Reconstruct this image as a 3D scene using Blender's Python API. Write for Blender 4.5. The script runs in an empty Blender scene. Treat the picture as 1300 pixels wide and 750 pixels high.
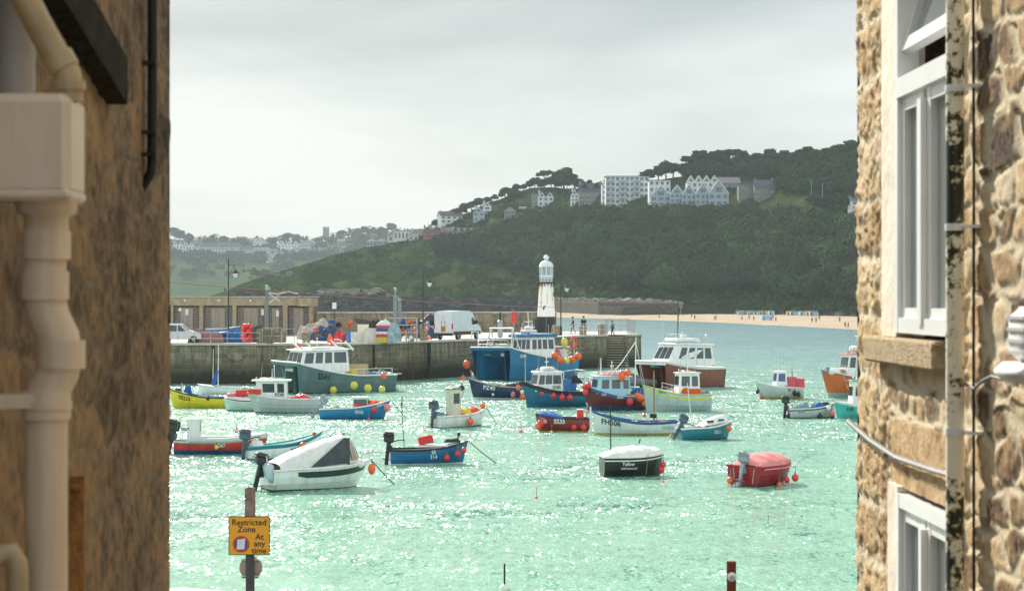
import bpy, math, random
import numpy as np
from mathutils import Vector, Matrix
rnd = random.Random(7)
PI = math.pi
F = 2528.0; H = 8.5; Y0 = 378.0; DECK = 3.88
S = bpy.context.scene; COL = S.collection
R = math.radians
def Dw(py): return H*F/(py-Y0)
def Dd(py): return (H-DECK)*F/(py-Y0)
def P(px, D, z=0.0): return Vector(((px-650)/F*D, D, z))
def zat(py, D): return H-(py-Y0)*D/F

# ---------------------------------------------------------------- materials
MC = {}
def M(name, rgb, rough=.55, var=.18, scale=3.0, metal=0.0, bump=0.0, rgb2=None, streak=False, spec=None, w2=.5, coat=0):
    if name in MC: return MC[name]
    m = bpy.data.materials.new(name); m.use_nodes = True
    nt = m.node_tree; n = nt.nodes; l = nt.links; b = n['Principled BSDF']
    b.inputs['Roughness'].default_value = rough; b.inputs['Metallic'].default_value = metal
    if spec is None and rough >= .7: spec = .12
    if spec is not None: b.inputs['Specular IOR Level'].default_value = spec
    if coat: b.inputs['Coat Weight'].default_value = coat
    tc = n.new('ShaderNodeTexCoord'); mp = n.new('ShaderNodeMapping')
    l.new(tc.outputs['Object'], mp.inputs[0])
    if streak: mp.inputs['Scale'].default_value = (1, 1, .14)
    nz = n.new('ShaderNodeTexNoise'); nz.inputs['Scale'].default_value = scale; nz.inputs['Detail'].default_value = 6
    nz.inputs['Roughness'].default_value = .65
    l.new(mp.outputs[0], nz.inputs['Vector'])
    cr = n.new('ShaderNodeValToRGB'); l.new(nz.outputs[0], cr.inputs[0])
    c2 = rgb2 if rgb2 else tuple(c*(1-var) for c in rgb)
    c1 = rgb if rgb2 else tuple(min(1, c*(1+var*.5)) for c in rgb)
    cr.color_ramp.elements[0].position = w2-.17; cr.color_ramp.elements[1].position = w2+.17
    cr.color_ramp.elements[0].color = (*c2, 1); cr.color_ramp.elements[1].color = (*c1, 1)
    l.new(cr.outputs[0], b.inputs['Base Color'])
    if bump:
        bp = n.new('ShaderNodeBump'); bp.inputs['Strength'].default_value = bump; bp.inputs['Distance'].default_value = .05
        n2 = n.new('ShaderNodeTexNoise'); n2.inputs['Scale'].default_value = scale*4; n2.inputs['Detail'].default_value = 5
        l.new(tc.outputs['Object'], n2.inputs['Vector']); l.new(n2.outputs[0], bp.inputs['Height']); l.new(bp.outputs[0], b.inputs['Normal'])
    MC[name] = m; return m
white = M('white gelcoat', (.8,.81,.8), .3, .1, 4, rgb2=(.58,.53,.44), w2=.36, streak=True)
cream = M('cream paint', (.7,.68,.55), .4, .15)
offw = M('offwhite', (.66,.68,.66), .4, .12, streak=True)
palegrey = M('pale grey paint', (.5,.53,.52), .4, .12, streak=True)
paleblue = M('pale blue paint', (.38,.62,.72), .4, .12)
seagrey = M('sea grey paint', (.1,.17,.17), .4, .2, 1.5, streak=True)
blue = M('mid blue paint', (.012,.13,.30), .35, .25, 1.5)
bluebig = M('cat blue paint', (.01,.17,.36), .35, .3, .8, streak=True)
navy = M('navy paint', (.012,.03,.09), .35, .2, 2, streak=True)
teal = M('teal paint', (.01,.19,.24), .4, .2)
turq = M('turquoise paint', (.05,.42,.38), .4, .2)
yellow = M('yellow paint', (.78,.62,.02), .4, .15)
lime = M('lime yellow paint', (.6,.62,.06), .4, .15)
red = M('red paint', (.5,.03,.02), .4, .25, streak=True)
maroon = M('maroon paint', (.13,.012,.016), .4, .3, 2, streak=True)
brownred = M('brown red paint', (.24,.07,.045), .45, .25, 2, streak=True)
orangep = M('orange paint', (.62,.13,.02), .4, .2, 1.5, streak=True)
blackp = M('black paint', (.012,.013,.013), .35, .3)
green_af = M('green weed', (.05,.14,.04), .7, .4)
darkaf = M('dark antifoul', (.02,.03,.03), .7, .4)
blueaf = M('blue antifoul', (.02,.08,.2), .6, .4)
redaf = M('red antifoul', (.25,.04,.03), .6, .4)
yelaf = M('yellow boot', (.6,.45,.05), .6, .4)
glassm = M('window glass', (.03,.05,.06), .08, .4, 1.5, spec=.8)
blackr = M('black rubber', (.02,.02,.022), .5, .3)
motor = M('motor black', (.025,.028,.03), .3, .3)
motorb = M('motor blue grey', (.07,.1,.14), .35, .3)
motorg = M('motor grey', (.3,.34,.38), .35, .3)
steel = M('galvanised steel', (.38,.40,.40), .4, .25, 6, .6)
alum = M('aluminium', (.6,.6,.6), .35, .2, 6, .5)
woodm = M('weathered wood', (.3,.22,.14), .75, .35, 4, bump=.3)
rope = M('rope', (.3,.27,.2), .9, .3, 20)
bluerope = M('blue net', (.02,.13,.35), .9, .4, 9, bump=.6)
ofl = M('orange float', (.85,.14,.03), .4, .15)
rfl = M('red float', (.75,.04,.04), .4, .2)
pfl = M('pink float', (.8,.2,.2), .45, .15)
yfl = M('yellow float', (.7,.6,.08), .45, .2)
wfl = M('white float', (.75,.75,.72), .45, .15)
kfl = M('black float', (.015,.015,.02), .45, .15)
FC = dict(o=ofl, r=rfl, p=pfl, y=yfl, w=wfl, k=kfl)
FN = dict(o='orange', r='red', p='pink', y='yellow', w='white', k='black')
canvas = M('grey canvas', (.08,.085,.1), .8, .2, 3, bump=.3)
wcanvas = M('white canvas', (.75,.73,.7), .75, .15, 3, bump=.4)
pcanvas = M('pink canvas', (.72,.26,.25), .8, .2, 1.5, bump=.4)
bcanvas = M('blue canvas', (.03,.12,.4), .7, .25, 3, bump=.4)
redplastic = M('red plastic', (.7,.03,.03), .4, .15)
blueplastic = M('blue plastic', (.03,.16,.45), .4, .2)
yelplastic = M('yellow plastic', (.75,.5,.03), .4, .2)
whiteplastic = M('white plastic', (.75,.72,.68), .5, .2)
netm = M('tan net', (.3,.24,.17), .95, .5, 12, bump=1)
darknet = M('dark net', (.05,.055,.055), .95, .5, 9, bump=1)
greynet = M('blue grey net', (.22,.32,.36), .95, .4, 12, bump=.8)

# ---------------------------------------------------------------- mesh builder
class MB:
    def __init__(s): s.v = []; s.f = []; s.m = []; s.sm = []
    def add(s, vs, fs, mi=0, smooth=False):
        o = len(s.v); s.v += [tuple(v) for v in vs]
        for f in fs: s.f.append([i+o for i in f]); s.m.append(mi); s.sm.append(smooth)
        return s
    def box(s, c, d, mi=0, rz=0, ry=0, taper=1.0, rx=0):
        x, y, z = [a/2 for a in d]; vs = []
        Rm = Matrix.Rotation(rz,3,'Z') @ Matrix.Rotation(ry,3,'Y') @ Matrix.Rotation(rx,3,'X')
        for sz in (-1,1):
            k = taper if sz > 0 else 1
            for sx, sy in ((-1,-1),(1,-1),(1,1),(-1,1)): vs.append(Rm @ Vector((sx*x*k, sy*y*k, sz*z)) + Vector(c))
        return s.add(vs, [(3,2,1,0),(4,5,6,7),(0,1,5,4),(1,2,6,5),(2,3,7,6),(3,0,4,7)], mi)
    def bbox(s, c, d, b=.03, mi=0, rz=0, ry=0, smooth=False):
        # box with chamfered vertical edges and top
        x, y, z = [a/2 for a in d]; Rm = Matrix.Rotation(rz,3,'Z') @ Matrix.Rotation(ry,3,'Y')
        def ring(xx, yy, zz, bb):
            return [(-xx+bb,-yy,zz),(xx-bb,-yy,zz),(xx,-yy+bb,zz),(xx,yy-bb,zz),(xx-bb,yy,zz),(-xx+bb,yy,zz),(-xx,yy-bb,zz),(-xx,-yy+bb,zz)]
        rs = [ring(x-b,y-b,-z,b*.6), ring(x,y,-z+b,b), ring(x,y,z-b,b), ring(x-b,y-b,z,b*.6)]
        vs = [Rm @ Vector(p) + Vector(c) for r in rs for p in r]
        fs = [tuple(range(7,-1,-1)), tuple(range(24,32))]
        for k in range(3):
            for i in range(8): j = (i+1) % 8; fs.append((k*8+i, k*8+j, k*8+8+j, k*8+8+i))
        return s.add(vs, fs, mi, smooth)
    def tube(s, pts, r, n=6, mi=0, r2=None, caps=True, smooth=True):
        pts = [Vector(p) for p in pts]; N = len(pts); vs = []; fs = []
        up = Vector((0,0,1)); prev = None
        for i, p in enumerate(pts):
            d = (pts[min(i+1,N-1)] - pts[max(i-1,0)])
            if d.length < 1e-9: d = Vector((0,0,1))
            d.normalize()
            if prev is None:
                a = Vector((1,0,0)) if abs(d.z) > .9 else up
                u = d.cross(a).normalized()
            else:
                u = (prev - d*prev.dot(d)); u = u.normalized() if u.length > 1e-6 else d.cross(up).normalized()
            prev = u; w = d.cross(u)
            rr = r if r2 is None else r + (r2-r)*i/(N-1)
            if isinstance(r, (list,tuple)): rr = r[i]
            for k in range(n): a = 2*PI*k/n; vs.append(p + (u*math.cos(a) + w*math.sin(a))*rr)
        for i in range(N-1):
            for k in range(n): j = (k+1) % n; fs.append((i*n+k, i*n+j, (i+1)*n+j, (i+1)*n+k))
        s.add(vs, fs, mi, smooth)
        if caps: s.add(vs[:n], [tuple(range(n-1,-1,-1))], mi); s.add(vs[-n:], [tuple(range(n))], mi)
        return s
    def lathe(s, prof, c=(0,0,0), n=16, mi=0, smooth=True, axis='z'):
        vs = []; fs = []; c = Vector(c)
        for r, z in prof:
            for k in range(n):
                a = 2*PI*k/n
                q = Vector((r*math.cos(a), r*math.sin(a), z))
                if axis == 'x': q = Vector((q.z, q.x, q.y))
                if axis == 'y': q = Vector((q.x, q.z, q.y))
                vs.append(q + c)
        for i in range(len(prof)-1):
            for k in range(n): j = (k+1) % n; fs.append((i*n+k, i*n+j, (i+1)*n+j, (i+1)*n+k))
        return s.add(vs, fs, mi, smooth)
    def ball(s, c, r, n=12, mi=0, sz=1.0, sx=1.0, sy=1.0):
        m = n//2; vs = []; fs = []
        for i in range(m+1):
            a = PI*i/m
            for k in range(n): b = 2*PI*k/n; vs.append((c[0]+r*sx*math.sin(a)*math.cos(b), c[1]+r*sy*math.sin(a)*math.sin(b), c[2]-r*sz*math.cos(a)))
        for i in range(m):
            for k in range(n): j = (k+1) % n; fs.append((i*n+k, i*n+j, (i+1)*n+j, (i+1)*n+k))
        return s.add(vs, fs, mi, True)
    def build(s, name, mats, parent=None):
        me = bpy.data.meshes.new(name)
        me.from_pydata(s.v, [], s.f)
        if not isinstance(mats, (list,tuple)): mats = [mats]
        for m in mats: me.materials.append(m)
        me.polygons.foreach_set('material_index', s.m); me.polygons.foreach_set('use_smooth', s.sm)
        me.update()
        o = bpy.data.objects.new(name, me); COL.objects.link(o)
        if parent: o.parent = parent
        return o
def tag(o, label=None, cat=None, group=None, kind=None):
    if label: o['label'] = label
    if cat: o['category'] = cat
    if group: o['group'] = group
    if kind: o['kind'] = kind
    return o
def empty(name, loc=(0,0,0), rz=0, label=None, cat=None, group=None):
    o = bpy.data.objects.new(name, None); COL.objects.link(o); o.location = loc; o.rotation_euler.z = rz
    return tag(o, label, cat, group)
def kids(o): return [c for c in COL.objects if c.parent == o]
def copy_tree(o, parent=None, ch=None):
    if ch is None:
        ch = {}
        for c in COL.objects:
            if c.parent: ch.setdefault(c.parent.name, []).append(c)
    c = o.copy(); COL.objects.link(c); c.parent = parent
    for k in ch.get(o.name, []): copy_tree(k, c, ch)
    return c
def struct(o): o['kind'] = 'structure'; return o

# ---------------------------------------------------------------- text
def text_poly(txt, size):
    cu = bpy.data.curves.new('t', 'FONT'); cu.body = txt; cu.size = size; cu.align_x = 'CENTER'; cu.align_y = 'CENTER'
    cu.offset = size*.018; cu.resolution_u = 3
    o = bpy.data.objects.new('t', cu); COL.objects.link(o)
    bpy.context.view_layer.update()
    me = o.to_mesh(); vs = [tuple(v.co) for v in me.vertices]; fs = [tuple(p.vertices) for p in me.polygons]
    o.to_mesh_clear(); bpy.data.objects.remove(o); bpy.data.curves.remove(cu)
    return vs, fs

# ---------------------------------------------------------------- hulls
class Hull:
    def __init__(s, L, B, fs, fm, fb, st=.8, p=2.3, rake=.35, dr=.35, wf=.45):
        s.L=L; s.B=B; s.fs=fs; s.fm=fm; s.fb=fb; s.st=st; s.p=p; s.rake=rake; s.dr=dr; s.wf=wf
    def hb(s, t):
        if t < s.wf: return s.B/2*(s.st+(1-s.st)*math.sin(PI/2*t/s.wf))
        return s.B/2*(1-((t-s.wf)/(1-s.wf))**s.p)+.012
    def zs(s, t): return s.fm+(s.fs-s.fm)*max(0,(.4-t)/.4)**2+(s.fb-s.fm)*max(0,(t-.3)/.7)**2
    def zk(s, t): return -s.dr
    def q(s, t, z):
        u = min(1, max(0, (z-s.zk(t))/(s.zs(t)-s.zk(t))))
        n = 3.6-2.2*t**1.5
        y = s.hb(t)*(1-(1-u)**n)
        x = -s.L/2+s.L*t + s.rake*(u-1)*max(0,(t-.5)/.5)**2
        return x, y
    def build(s, parent, bot, side, top, stripe=.12, boot=.06, inner=offw, deckc=palegrey, gun=white, fd=.65, floor=.35, gw=.05, nt=40):
        mb = MB(); rows = []
        ts = [i/nt for i in range(nt+1)]
        for t in ts:
            z0 = s.zk(t); z3 = s.zs(t)-stripe; z1 = boot
            lv = [z0, z0*.5, 0, z1, z1+(z3-z1)*.35, z1+(z3-z1)*.7, z3, s.zs(t)]
            rows.append([(s.q(t,z)[0], s.q(t,z)[1], z) for z in lv])
        mi = [0,0,0,1,1,1,2]
        for sg in (-1,1):
            vs = [(x, sg*y, z) for r in rows for x,y,z in r]
            n = 8
            for k in range(7):
                fs = []
                for i in range(nt):
                    f = (i*n+k, (i+1)*n+k, (i+1)*n+k+1, i*n+k+1)
                    fs.append(f if sg < 0 else f[::-1])
                mb.add(vs, fs, mi[k], True)
        r0 = rows[0]                                  # transom
        for k in range(7):
            a = r0[k]; b = r0[k+1]
            mb.add([(a[0],-a[1],a[2]),(a[0],a[1],a[2]),(b[0],b[1],b[2]),(b[0],-b[1],b[2])], [(3,2,1,0)], mi[k])
        h = mb.build('hull', [bot, side, top], parent)
        # gunwale
        mb = MB()
        for sg in (-1,1):
            vs = []
            for t in ts:
                x, y = s.q(t, s.zs(t)); z = s.zs(t); yi = max(0, y-gw-.02)
                vs += [(x, sg*(y+.035), z-.05), (x, sg*(y+.035), z+.03), (x, sg*yi, z+.03), (x, sg*yi, z-.05)]
            fs = []
            for i in range(nt):
                for k in range(4):
                    f = (i*4+k, (i+1)*4+k, (i+1)*4+(k+1)%4, i*4+(k+1)%4); fs.append(f if sg<0 else f[::-1])
            mb.add(vs, fs, 0, True)
        x, y = s.q(0, s.fs)
        mb.box((x+.02, 0, s.zs(0)-.01), (.1, 2*y+.06, .082))
        mb.build('gunwale', gun, parent)
        # interior (liner + sole)
        mb = MB(); vs = []; tt = [i/16*(fd-.03)+.03 for i in range(17)] if fd < 1 else [i/16*.93+.03 for i in range(17)]
        for t in tt:
            z = s.zs(t)-.03; zf = max(.05, z-floor)
            x, y = s.q(t, z); x2, y2 = s.q(t, zf); y = max(.01,y-gw); y2 = max(.01,min(y, y2-.05-.16*max(0,(t-.5)/.3)))
            vs += [(x,-y,z),(x,-y2,zf),(x,y2,zf),(x,y,z)]
        fs = []
        for i in range(16):
            for k in range(3): fs.append((i*4+k, i*4+k+1, (i+1)*4+k+1, (i+1)*4+k))
        fs.append((0,3,2,1)); fs.append((64,65,66,67))
        mb.add(vs, fs); mb.build('interior', inner, parent)
        if fd < 1:
            mb = MB(); vs = []; fs = []
            for i in range(11):
                t = fd+(1-fd)*i/10*.99; z = s.zs(t)+.012; x, y = s.q(t, s.zs(t)); y = max(.004,y-.01)
                vs += [(x,-y,z),(x,-y*.5,z+.05*min(1,y*2)),(x,y*.5,z+.05*min(1,y*2)),(x,y,z)]
            for i in range(10):
                for k in range(3): fs.append((i*4+k, i*4+k+1, (i+1)*4+k+1, (i+1)*4+k)[::-1])
            mb.add(vs, fs, 0, True); mb.build('foredeck', deckc, parent)
        return h
    def text(s, parent, txt, xc, zc, size, m, side, name='registration_number', slope=0):
        vs, fs = text_poly(txt, size); out = []
        for a, b, _ in vs:
            x = xc + (a if side < 0 else -a); z = zc+b+slope*(x-xc)
            t = (x+s.L/2)/s.L
            for _k in range(5):
                t = min(1, max(0, t)); xx, yy = s.q(t, z); t += (x-xx)/s.L
            t = min(1, max(0, t)); _, yy = s.q(t, z)
            out.append((x, side*(yy+.03), z))
        mb = MB(); mb.add(out, fs); return mb.build(name, m, parent)

class Cat:
    def __init__(s, L, B, fs, fb, w=.36, taper=.06):
        s.L=L; s.B=B; s.fs=fs; s.fb=fb; s.w=w; s.tp=taper; s.dr=.4
    def zs(s, t): return s.fs+(s.fb-s.fs)*max(0,(t-.35)/.65)**1.5
    def yo(s, t): return s.B/2*(1-s.tp*t**4)
    def q(s, t, z):
        u = min(1, max(0, (z+s.dr)/(s.zs(t)+s.dr)))
        y = s.yo(t)*(1-.16*(1-u)**2) - .18*(1-u)*t**2*s.B/4
        x = -s.L/2+s.L*t + .55*(u-1)*max(0,(t-.6)/.4)**2
        return x, y
    def build(s, parent, bot, side, top, gun=white, stripe=.12, inner=offw, nt=20):
        mb = MB(); ts = [i/nt for i in range(nt+1)]
        def sec(t):
            zt = s.zs(t); out = []
            for z in (zt, zt-stripe, .1+(zt-stripe-.1)*.5, .1, -s.dr):
                x, y = s.q(t, z); out.append((x, y, z))
            x, y = s.q(t, -s.dr)
            wi = s.w*s.B*(1-t**2.2)+.03
            out.append((x, max(.05,y-wi*.8), -s.dr))
            zt2 = .35+(zt-.5)*t**1.6                        # tunnel roof rises to the bow
            x2, _ = s.q(t, zt2)
            out.append((x2, max(.05, y-wi), .1)); out.append((x2, max(0.0, y-wi-.45*(1-t)-.1), zt2)); out.append((x2, 0, zt2+.03))
            return out
        mi = [2,1,1,0,0,0,1,1]
        n = 9
        for sg in (-1,1):
            vs = [(x,sg*y,z) for t in ts for x,y,z in sec(t)]
            for k in range(n-1):
                fs = []
                for i in range(nt):
                    f = (i*n+k, i*n+k+1, (i+1)*n+k+1, (i+1)*n+k); fs.append(f if sg<0 else f[::-1])
                mb.add(vs, fs, mi[k], k not in (0,))
        a = sec(0)
        mb.add([(x,-y,z) for x,y,z in a]+[(x,y,z) for x,y,z in a[::-1]], [tuple(range(2*n))], 1)
        a = sec(1)                                          # front beam
        zt = s.zs(1); x, y = s.q(1, zt)
        mb.box((x-.05, 0, zt-.14), (.1, 2*y, .24), 2)
        h = mb.build('hull', [bot, side, top], parent)
        mb = MB()
        pts = [(s.q(t, s.zs(t))[0], -s.q(t, s.zs(t))[1]-.02, s.zs(t)+.03) for t in ts]
        mb.tube(pts, .07, 6); mb.tube([(a,-b,c) for a,b,c in pts], .07, 6)
        mb.tube([pts[-1], (pts[-1][0]+.12, 0, pts[-1][2]), (pts[-1][0], -pts[-1][1], pts[-1][2])], .07, 6)
        mb.tube([pts[0], (pts[0][0], -pts[0][1], pts[0][2])], .06, 6)
        mb.build('gunwale', gun, parent)
        mb = MB(); vs = []
        for t in ts:
            x, y = s.q(t, s.zs(t)); vs += [(x,-y+.02,s.zs(t)-.06),(x,y-.02,s.zs(t)-.06)]
        mb.add(vs, [(2*i, 2*i+2, 2*i+3, 2*i+1) for i in range(nt)]); mb.build('deck', inner, parent)
        return h
    text = Hull.text

def cabin(parent, x0, x1, w, zb, h, col, rf=.25, rb=.05, side=((.08,.42),(.5,.9)), front=2, roofc=white, wz=(.5,.88), over=.12, tw=.9, back=False, rt=.06, visor=0, drop=0, glass=None, ft=.72):
    glass = glass or glassm
    """wheelhouse; x1 is the front. windows are children"""
    b = [(x0,-w,zb),(x1,-w*ft,zb),(x1,w*ft,zb),(x0,w,zb)]
    wt = w*tw; t = [(x0+rb,-wt,zb+h-drop),(x1-rf,-wt*ft,zb+h),(x1-rf,wt*ft,zb+h),(x0+rb,wt,zb+h-drop)]
    mb = MB(); mb.add(b+t, [(0,1,5,4),(1,2,6,5),(2,3,7,6),(3,0,4,7),(4,5,6,7),(3,2,1,0)])
    c = mb.build('cabin', col, parent)
    V = [Vector(v) for v in b+t]
    def panel(a, bb, cc, d, u0, u1, v0, v1, name='window'):
        nrm = (bb-a).cross(d-a).normalized()
        def bl(u, v): return (a*(1-u)+bb*u)*(1-v) + (d*(1-u)+cc*u)*v
        k = .03
        qs = [bl(u0,v0), bl(u1,v0), bl(u1,v1), bl(u0,v1)]
        qs = [p+nrm*.012 for p in qs]; ce = sum(qs, Vector())/4
        mb = MB(); mb.add(qs, [(0,1,2,3)], 0)
        o = [ce+(p-ce)*1.0+ (p-ce).normalized()*.035 + nrm*.008 for p in qs]; i = [p+nrm*.014 for p in qs]
        mb.add(o+i, [(0,1,5,4),(1,2,6,5),(2,3,7,6),(3,0,4,7)], 1)
        mb.build(name, [glass, blackr], c)
    for u0, u1 in side:
        panel(V[0],V[1],V[5],V[4],u0,u1,*wz)
        panel(V[2],V[3],V[7],V[6],1-u1,1-u0,*wz)
    for i in range(front):
        g = .05; u0 = g+i*(1-g)/front; panel(V[1],V[2],V[6],V[5],u0,u0+(1-g)/front-g,*wz)
    if back: panel(V[3],V[0],V[4],V[7],.15,.45,.1,.85,'door')
    mb = MB()
    zr = zb+h+.004
    a = [(x0+rb-over,-wt-over*.6,zr-drop),(x1-rf+over+visor,-wt*ft-over*.6,zr),(x1-rf+over+visor,wt*ft+over*.6,zr),(x0+rb-over,wt+over*.6,zr-drop)]
    k = .1
    tp = [(a[0][0]+k,a[0][1]+k,zr+rt-drop),(a[1][0]-k,a[1][1]+k,zr+rt),(a[2][0]-k,a[2][1]-k,zr+rt),(a[3][0]+k,a[3][1]-k,zr+rt-drop)]
    mid = [(q[0],q[1],q[2]+rt*.6) for q in a]
    mb.add(a+mid+tp, [(3,2,1,0),(0,1,5,4),(1,2,6,5),(2,3,7,6),(3,0,4,7),(4,5,9,8),(5,6,10,9),(6,7,11,10),(7,4,8,11),(8,9,10,11)])
    mb.build('roof', roofc, c)
    if w > .55:
        zq = zb+h+rt; mb = MB()
        for sg in (-1,1): mb.tube([(x0+rb+.2,sg*wt*.8,zq-drop),(x0+rb+.25,sg*wt*.8,zq+.1-drop),(x1-rf-.25,sg*wt*ft*.8,zq+.1),(x1-rf-.2,sg*wt*ft*.8,zq)],.016,5)
        mb.build('roof_rail', alum, c)
        mb = MB(); xm = (x0+x1)/2-.1; mb.tube([(xm,0,zq-.1),(xm,0,zq+.85)],.03,6); mb.tube([(xm,-.3,zq+.6),(xm,.3,zq+.6)],.018,5); mb.ball((xm,0,zq+.9),.06,8); mb.ball((xm,.3,zq+.66),.05,6); mb.lathe([(0,0),(.14,.02),(.14,.1),(0,.16)],(xm+.25,-.25,zq),10); mb.build('mast_head', white, c)
        for ax, ay, ah in ((x0+rb+.15,.5,1.7),(x1-rf-.3,-.55,1.2)): mb = MB(); mb.tube([(ax,ay*w*ft,zq-.05),(ax-.15,ay*w*ft,zq+ah)],.014,5); mb.build('whip_antenna', steel, c)
        mb = MB(); mb.ball((x1-rf-.05,wt*.4,zq+.12),.09,8); mb.tube([(x1-rf-.05,wt*.4,zq-.02),(x1-rf-.05,wt*.4,zq+.08)],.02,5); mb.build('search_light', steel, c)
        mb = MB(); xr = x0+rb*.5+.02; mb.tube([((x0+.35)+.2*math.cos(a*PI/6), -(w*.955)-.05, zb+h*.3+.2*math.sin(a*PI/6)) for a in range(13)],.045,6); mb.build('life_ring', M('life ring orange',(.75,.18,.04),.5), c)
    return c

def cabin_text(c, txt, x, z, size, m, x0, x1, w, zb, h, rf, rb, ft=.72, tw=.9):
    # lettering lying on the port (+y) side panel of a wheelhouse
    vs, fs = text_poly(txt, size); out = []
    for a, b_, _ in vs:
        X = x-a; Z = z+b_; v = (Z-zb)/h; xa = x0+rb*v; xb = x1-rf*v; u = (X-xa)/(xb-xa); y = w*(1-(1-tw)*v)*(1+(ft-1)*u)
        out.append((X, y+.022, Z))
    mb = MB(); mb.add(out, fs); return mb.build('registration_number', m, c)
def outboard(parent, x, y=0, z=.45, sc=1.0, tilt=0, col=motor, steer=0):
    o = MB(); T = Matrix.Translation((x,y,z)) @ Matrix.Rotation(steer,4,'Z') @ Matrix.Rotation(tilt,4,'Y') @ Matrix.Scale(sc,4)
    def tr(mb): mb.v = [tuple(T @ Vector(v)) for v in mb.v]; return mb
    mb = MB(); mb.bbox((-.14,0,.1),(.2,.16,.5),.03); mb.box((-.02,0,.02),(.1,.26,.26)); mb.bbox((-.16,0,-.35),(.17,.09,.6),.02)
    mb.box((-.2,0,-.42),(.36,.22,.025))
    r = tr(mb).build('outboard_motor', col, parent)
    mb = MB(); mb.bbox((-.16,0,.42),(.46,.34,.3),.05); mb.bbox((-.18,0,.6),(.5,.36,.2),.07); mb.box((-.18,0,.5),(.53,.375,.03))
    tr(mb).build('cowling', col, r)
    mb = MB(); mb.lathe([(0,-.28),(.05,-.22),(.055,.1),(.0,.16)],(-.16,0,-.68),8,axis='x')
    for k in range(3):
        a = 2*PI*k/3; mb.box((-.42,.1*math.cos(a),-.68+.1*math.sin(a)),(.03,.1,.16),rx=a)
    tr(mb).build('propeller', steel, r)
    mb = MB(); mb.tube([(0,0,.3),(.25,0,.4),(.55,.03,.44)],.025,6); tr(mb).build('tiller', blackr, r)
    return r

def pole(parent, x, y, z0, h, r=.03, m=alum, name='mast', lean=0, leany=0):
    mb = MB(); mb.tube([(x,y,z0),(x+lean,y+leany,z0+h)], r, 6, r2=r*.6); return mb.build(name, m, parent)
def rails(parent, pts, h=.5, n=None, r=.018, name='guard_rail', m=alum, mid=True):
    mb = MB(); pts = [Vector(p) for p in pts]
    mb.tube([p+Vector((0,0,h)) for p in pts], r, 5)
    if mid: mb.tube([p+Vector((0,0,h*.5)) for p in pts], r*.7, 5)
    for p in pts: mb.tube([p, p+Vector((0,0,h))], r, 5)
    return mb.build(name, m, parent)
def rnd_canvas(parent, hull, t0, t1, hgt, m, ridge=.5, name='cover', drop=.08, seed=1, sh=1.0):
    """a draped boat cover from gunwale to gunwale over a ridge"""
    rr = random.Random(seed); nt = 22; nu = 14; vs = []; fs = []
    for i in range(nt+1):
        f = i/nt; t = t0+(t1-t0)*f
        hh = hgt*(math.sin(PI*min(1,max(0,f))**sh)**.6 if 0 < f < 1 else 0)
        z = hull.zs(t); x, y = hull.q(t, z); y += .05
        for k in range(nu+1):
            u = -1+2*k/nu
            zz = z+.04 + hh*(1-abs(u)**1.7) + rr.uniform(-.02,.02)*(1 if abs(u)<.95 else 0) + .03*math.sin(t*30+u*4)*(1-abs(u))
            if abs(u) == 1: zz = z-drop
            vs.append((x, u*y if abs(u)<1 else u*(y+.01), zz))
    for i in range(nt):
        for k in range(nu): a = i*(nu+1)+k; fs.append((a, a+nu+1, a+nu+2, a+1))
    mb = MB(); mb.add(vs, fs, 0, True); return mb.build(name, m, parent)
def fender(px, py, rp, D, col, boatname, shape='ball', name='fender'):
    """round fender seen at px, py hanging beside a hull at distance D"""
    c = P(px, D, zat(py, D)); r = rp*.93*D/F
    mb = MB(); sz = 1.6 if shape == 'long' else 1.12
    mb.ball((0,0,0), r, 14, 0, sz); mb.lathe([(0,r*sz+.1),(r*.2,r*sz+.09),(r*.24,r*sz*.9),(0,r*sz*.85)], n=8, mi=1)
    mb.tube([(0,0,r*sz+.08),(.03,.06,r*sz+.35)], .014, 4, mi=2)
    o = mb.build(name, [FC[col], blueplastic if col in 'opr' else kfl, rope], None); o.location = c
    return o
def fenders(lst, D, group, labels):
    """lst: (px,py,r,colour[,shape]); labels: one per fender or one for all"""
    for i, f in enumerate(lst):
        o = fender(f[0], f[1], f[2], D-(f[5] if len(f)>5 else 0), f[3], '', f[4] if len(f)>4 else 'ball')
        lb = labels if isinstance(labels, str) else labels[i]
        tag(o, lb.replace('#', FN[f[3]]), 'fender', group)

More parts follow.
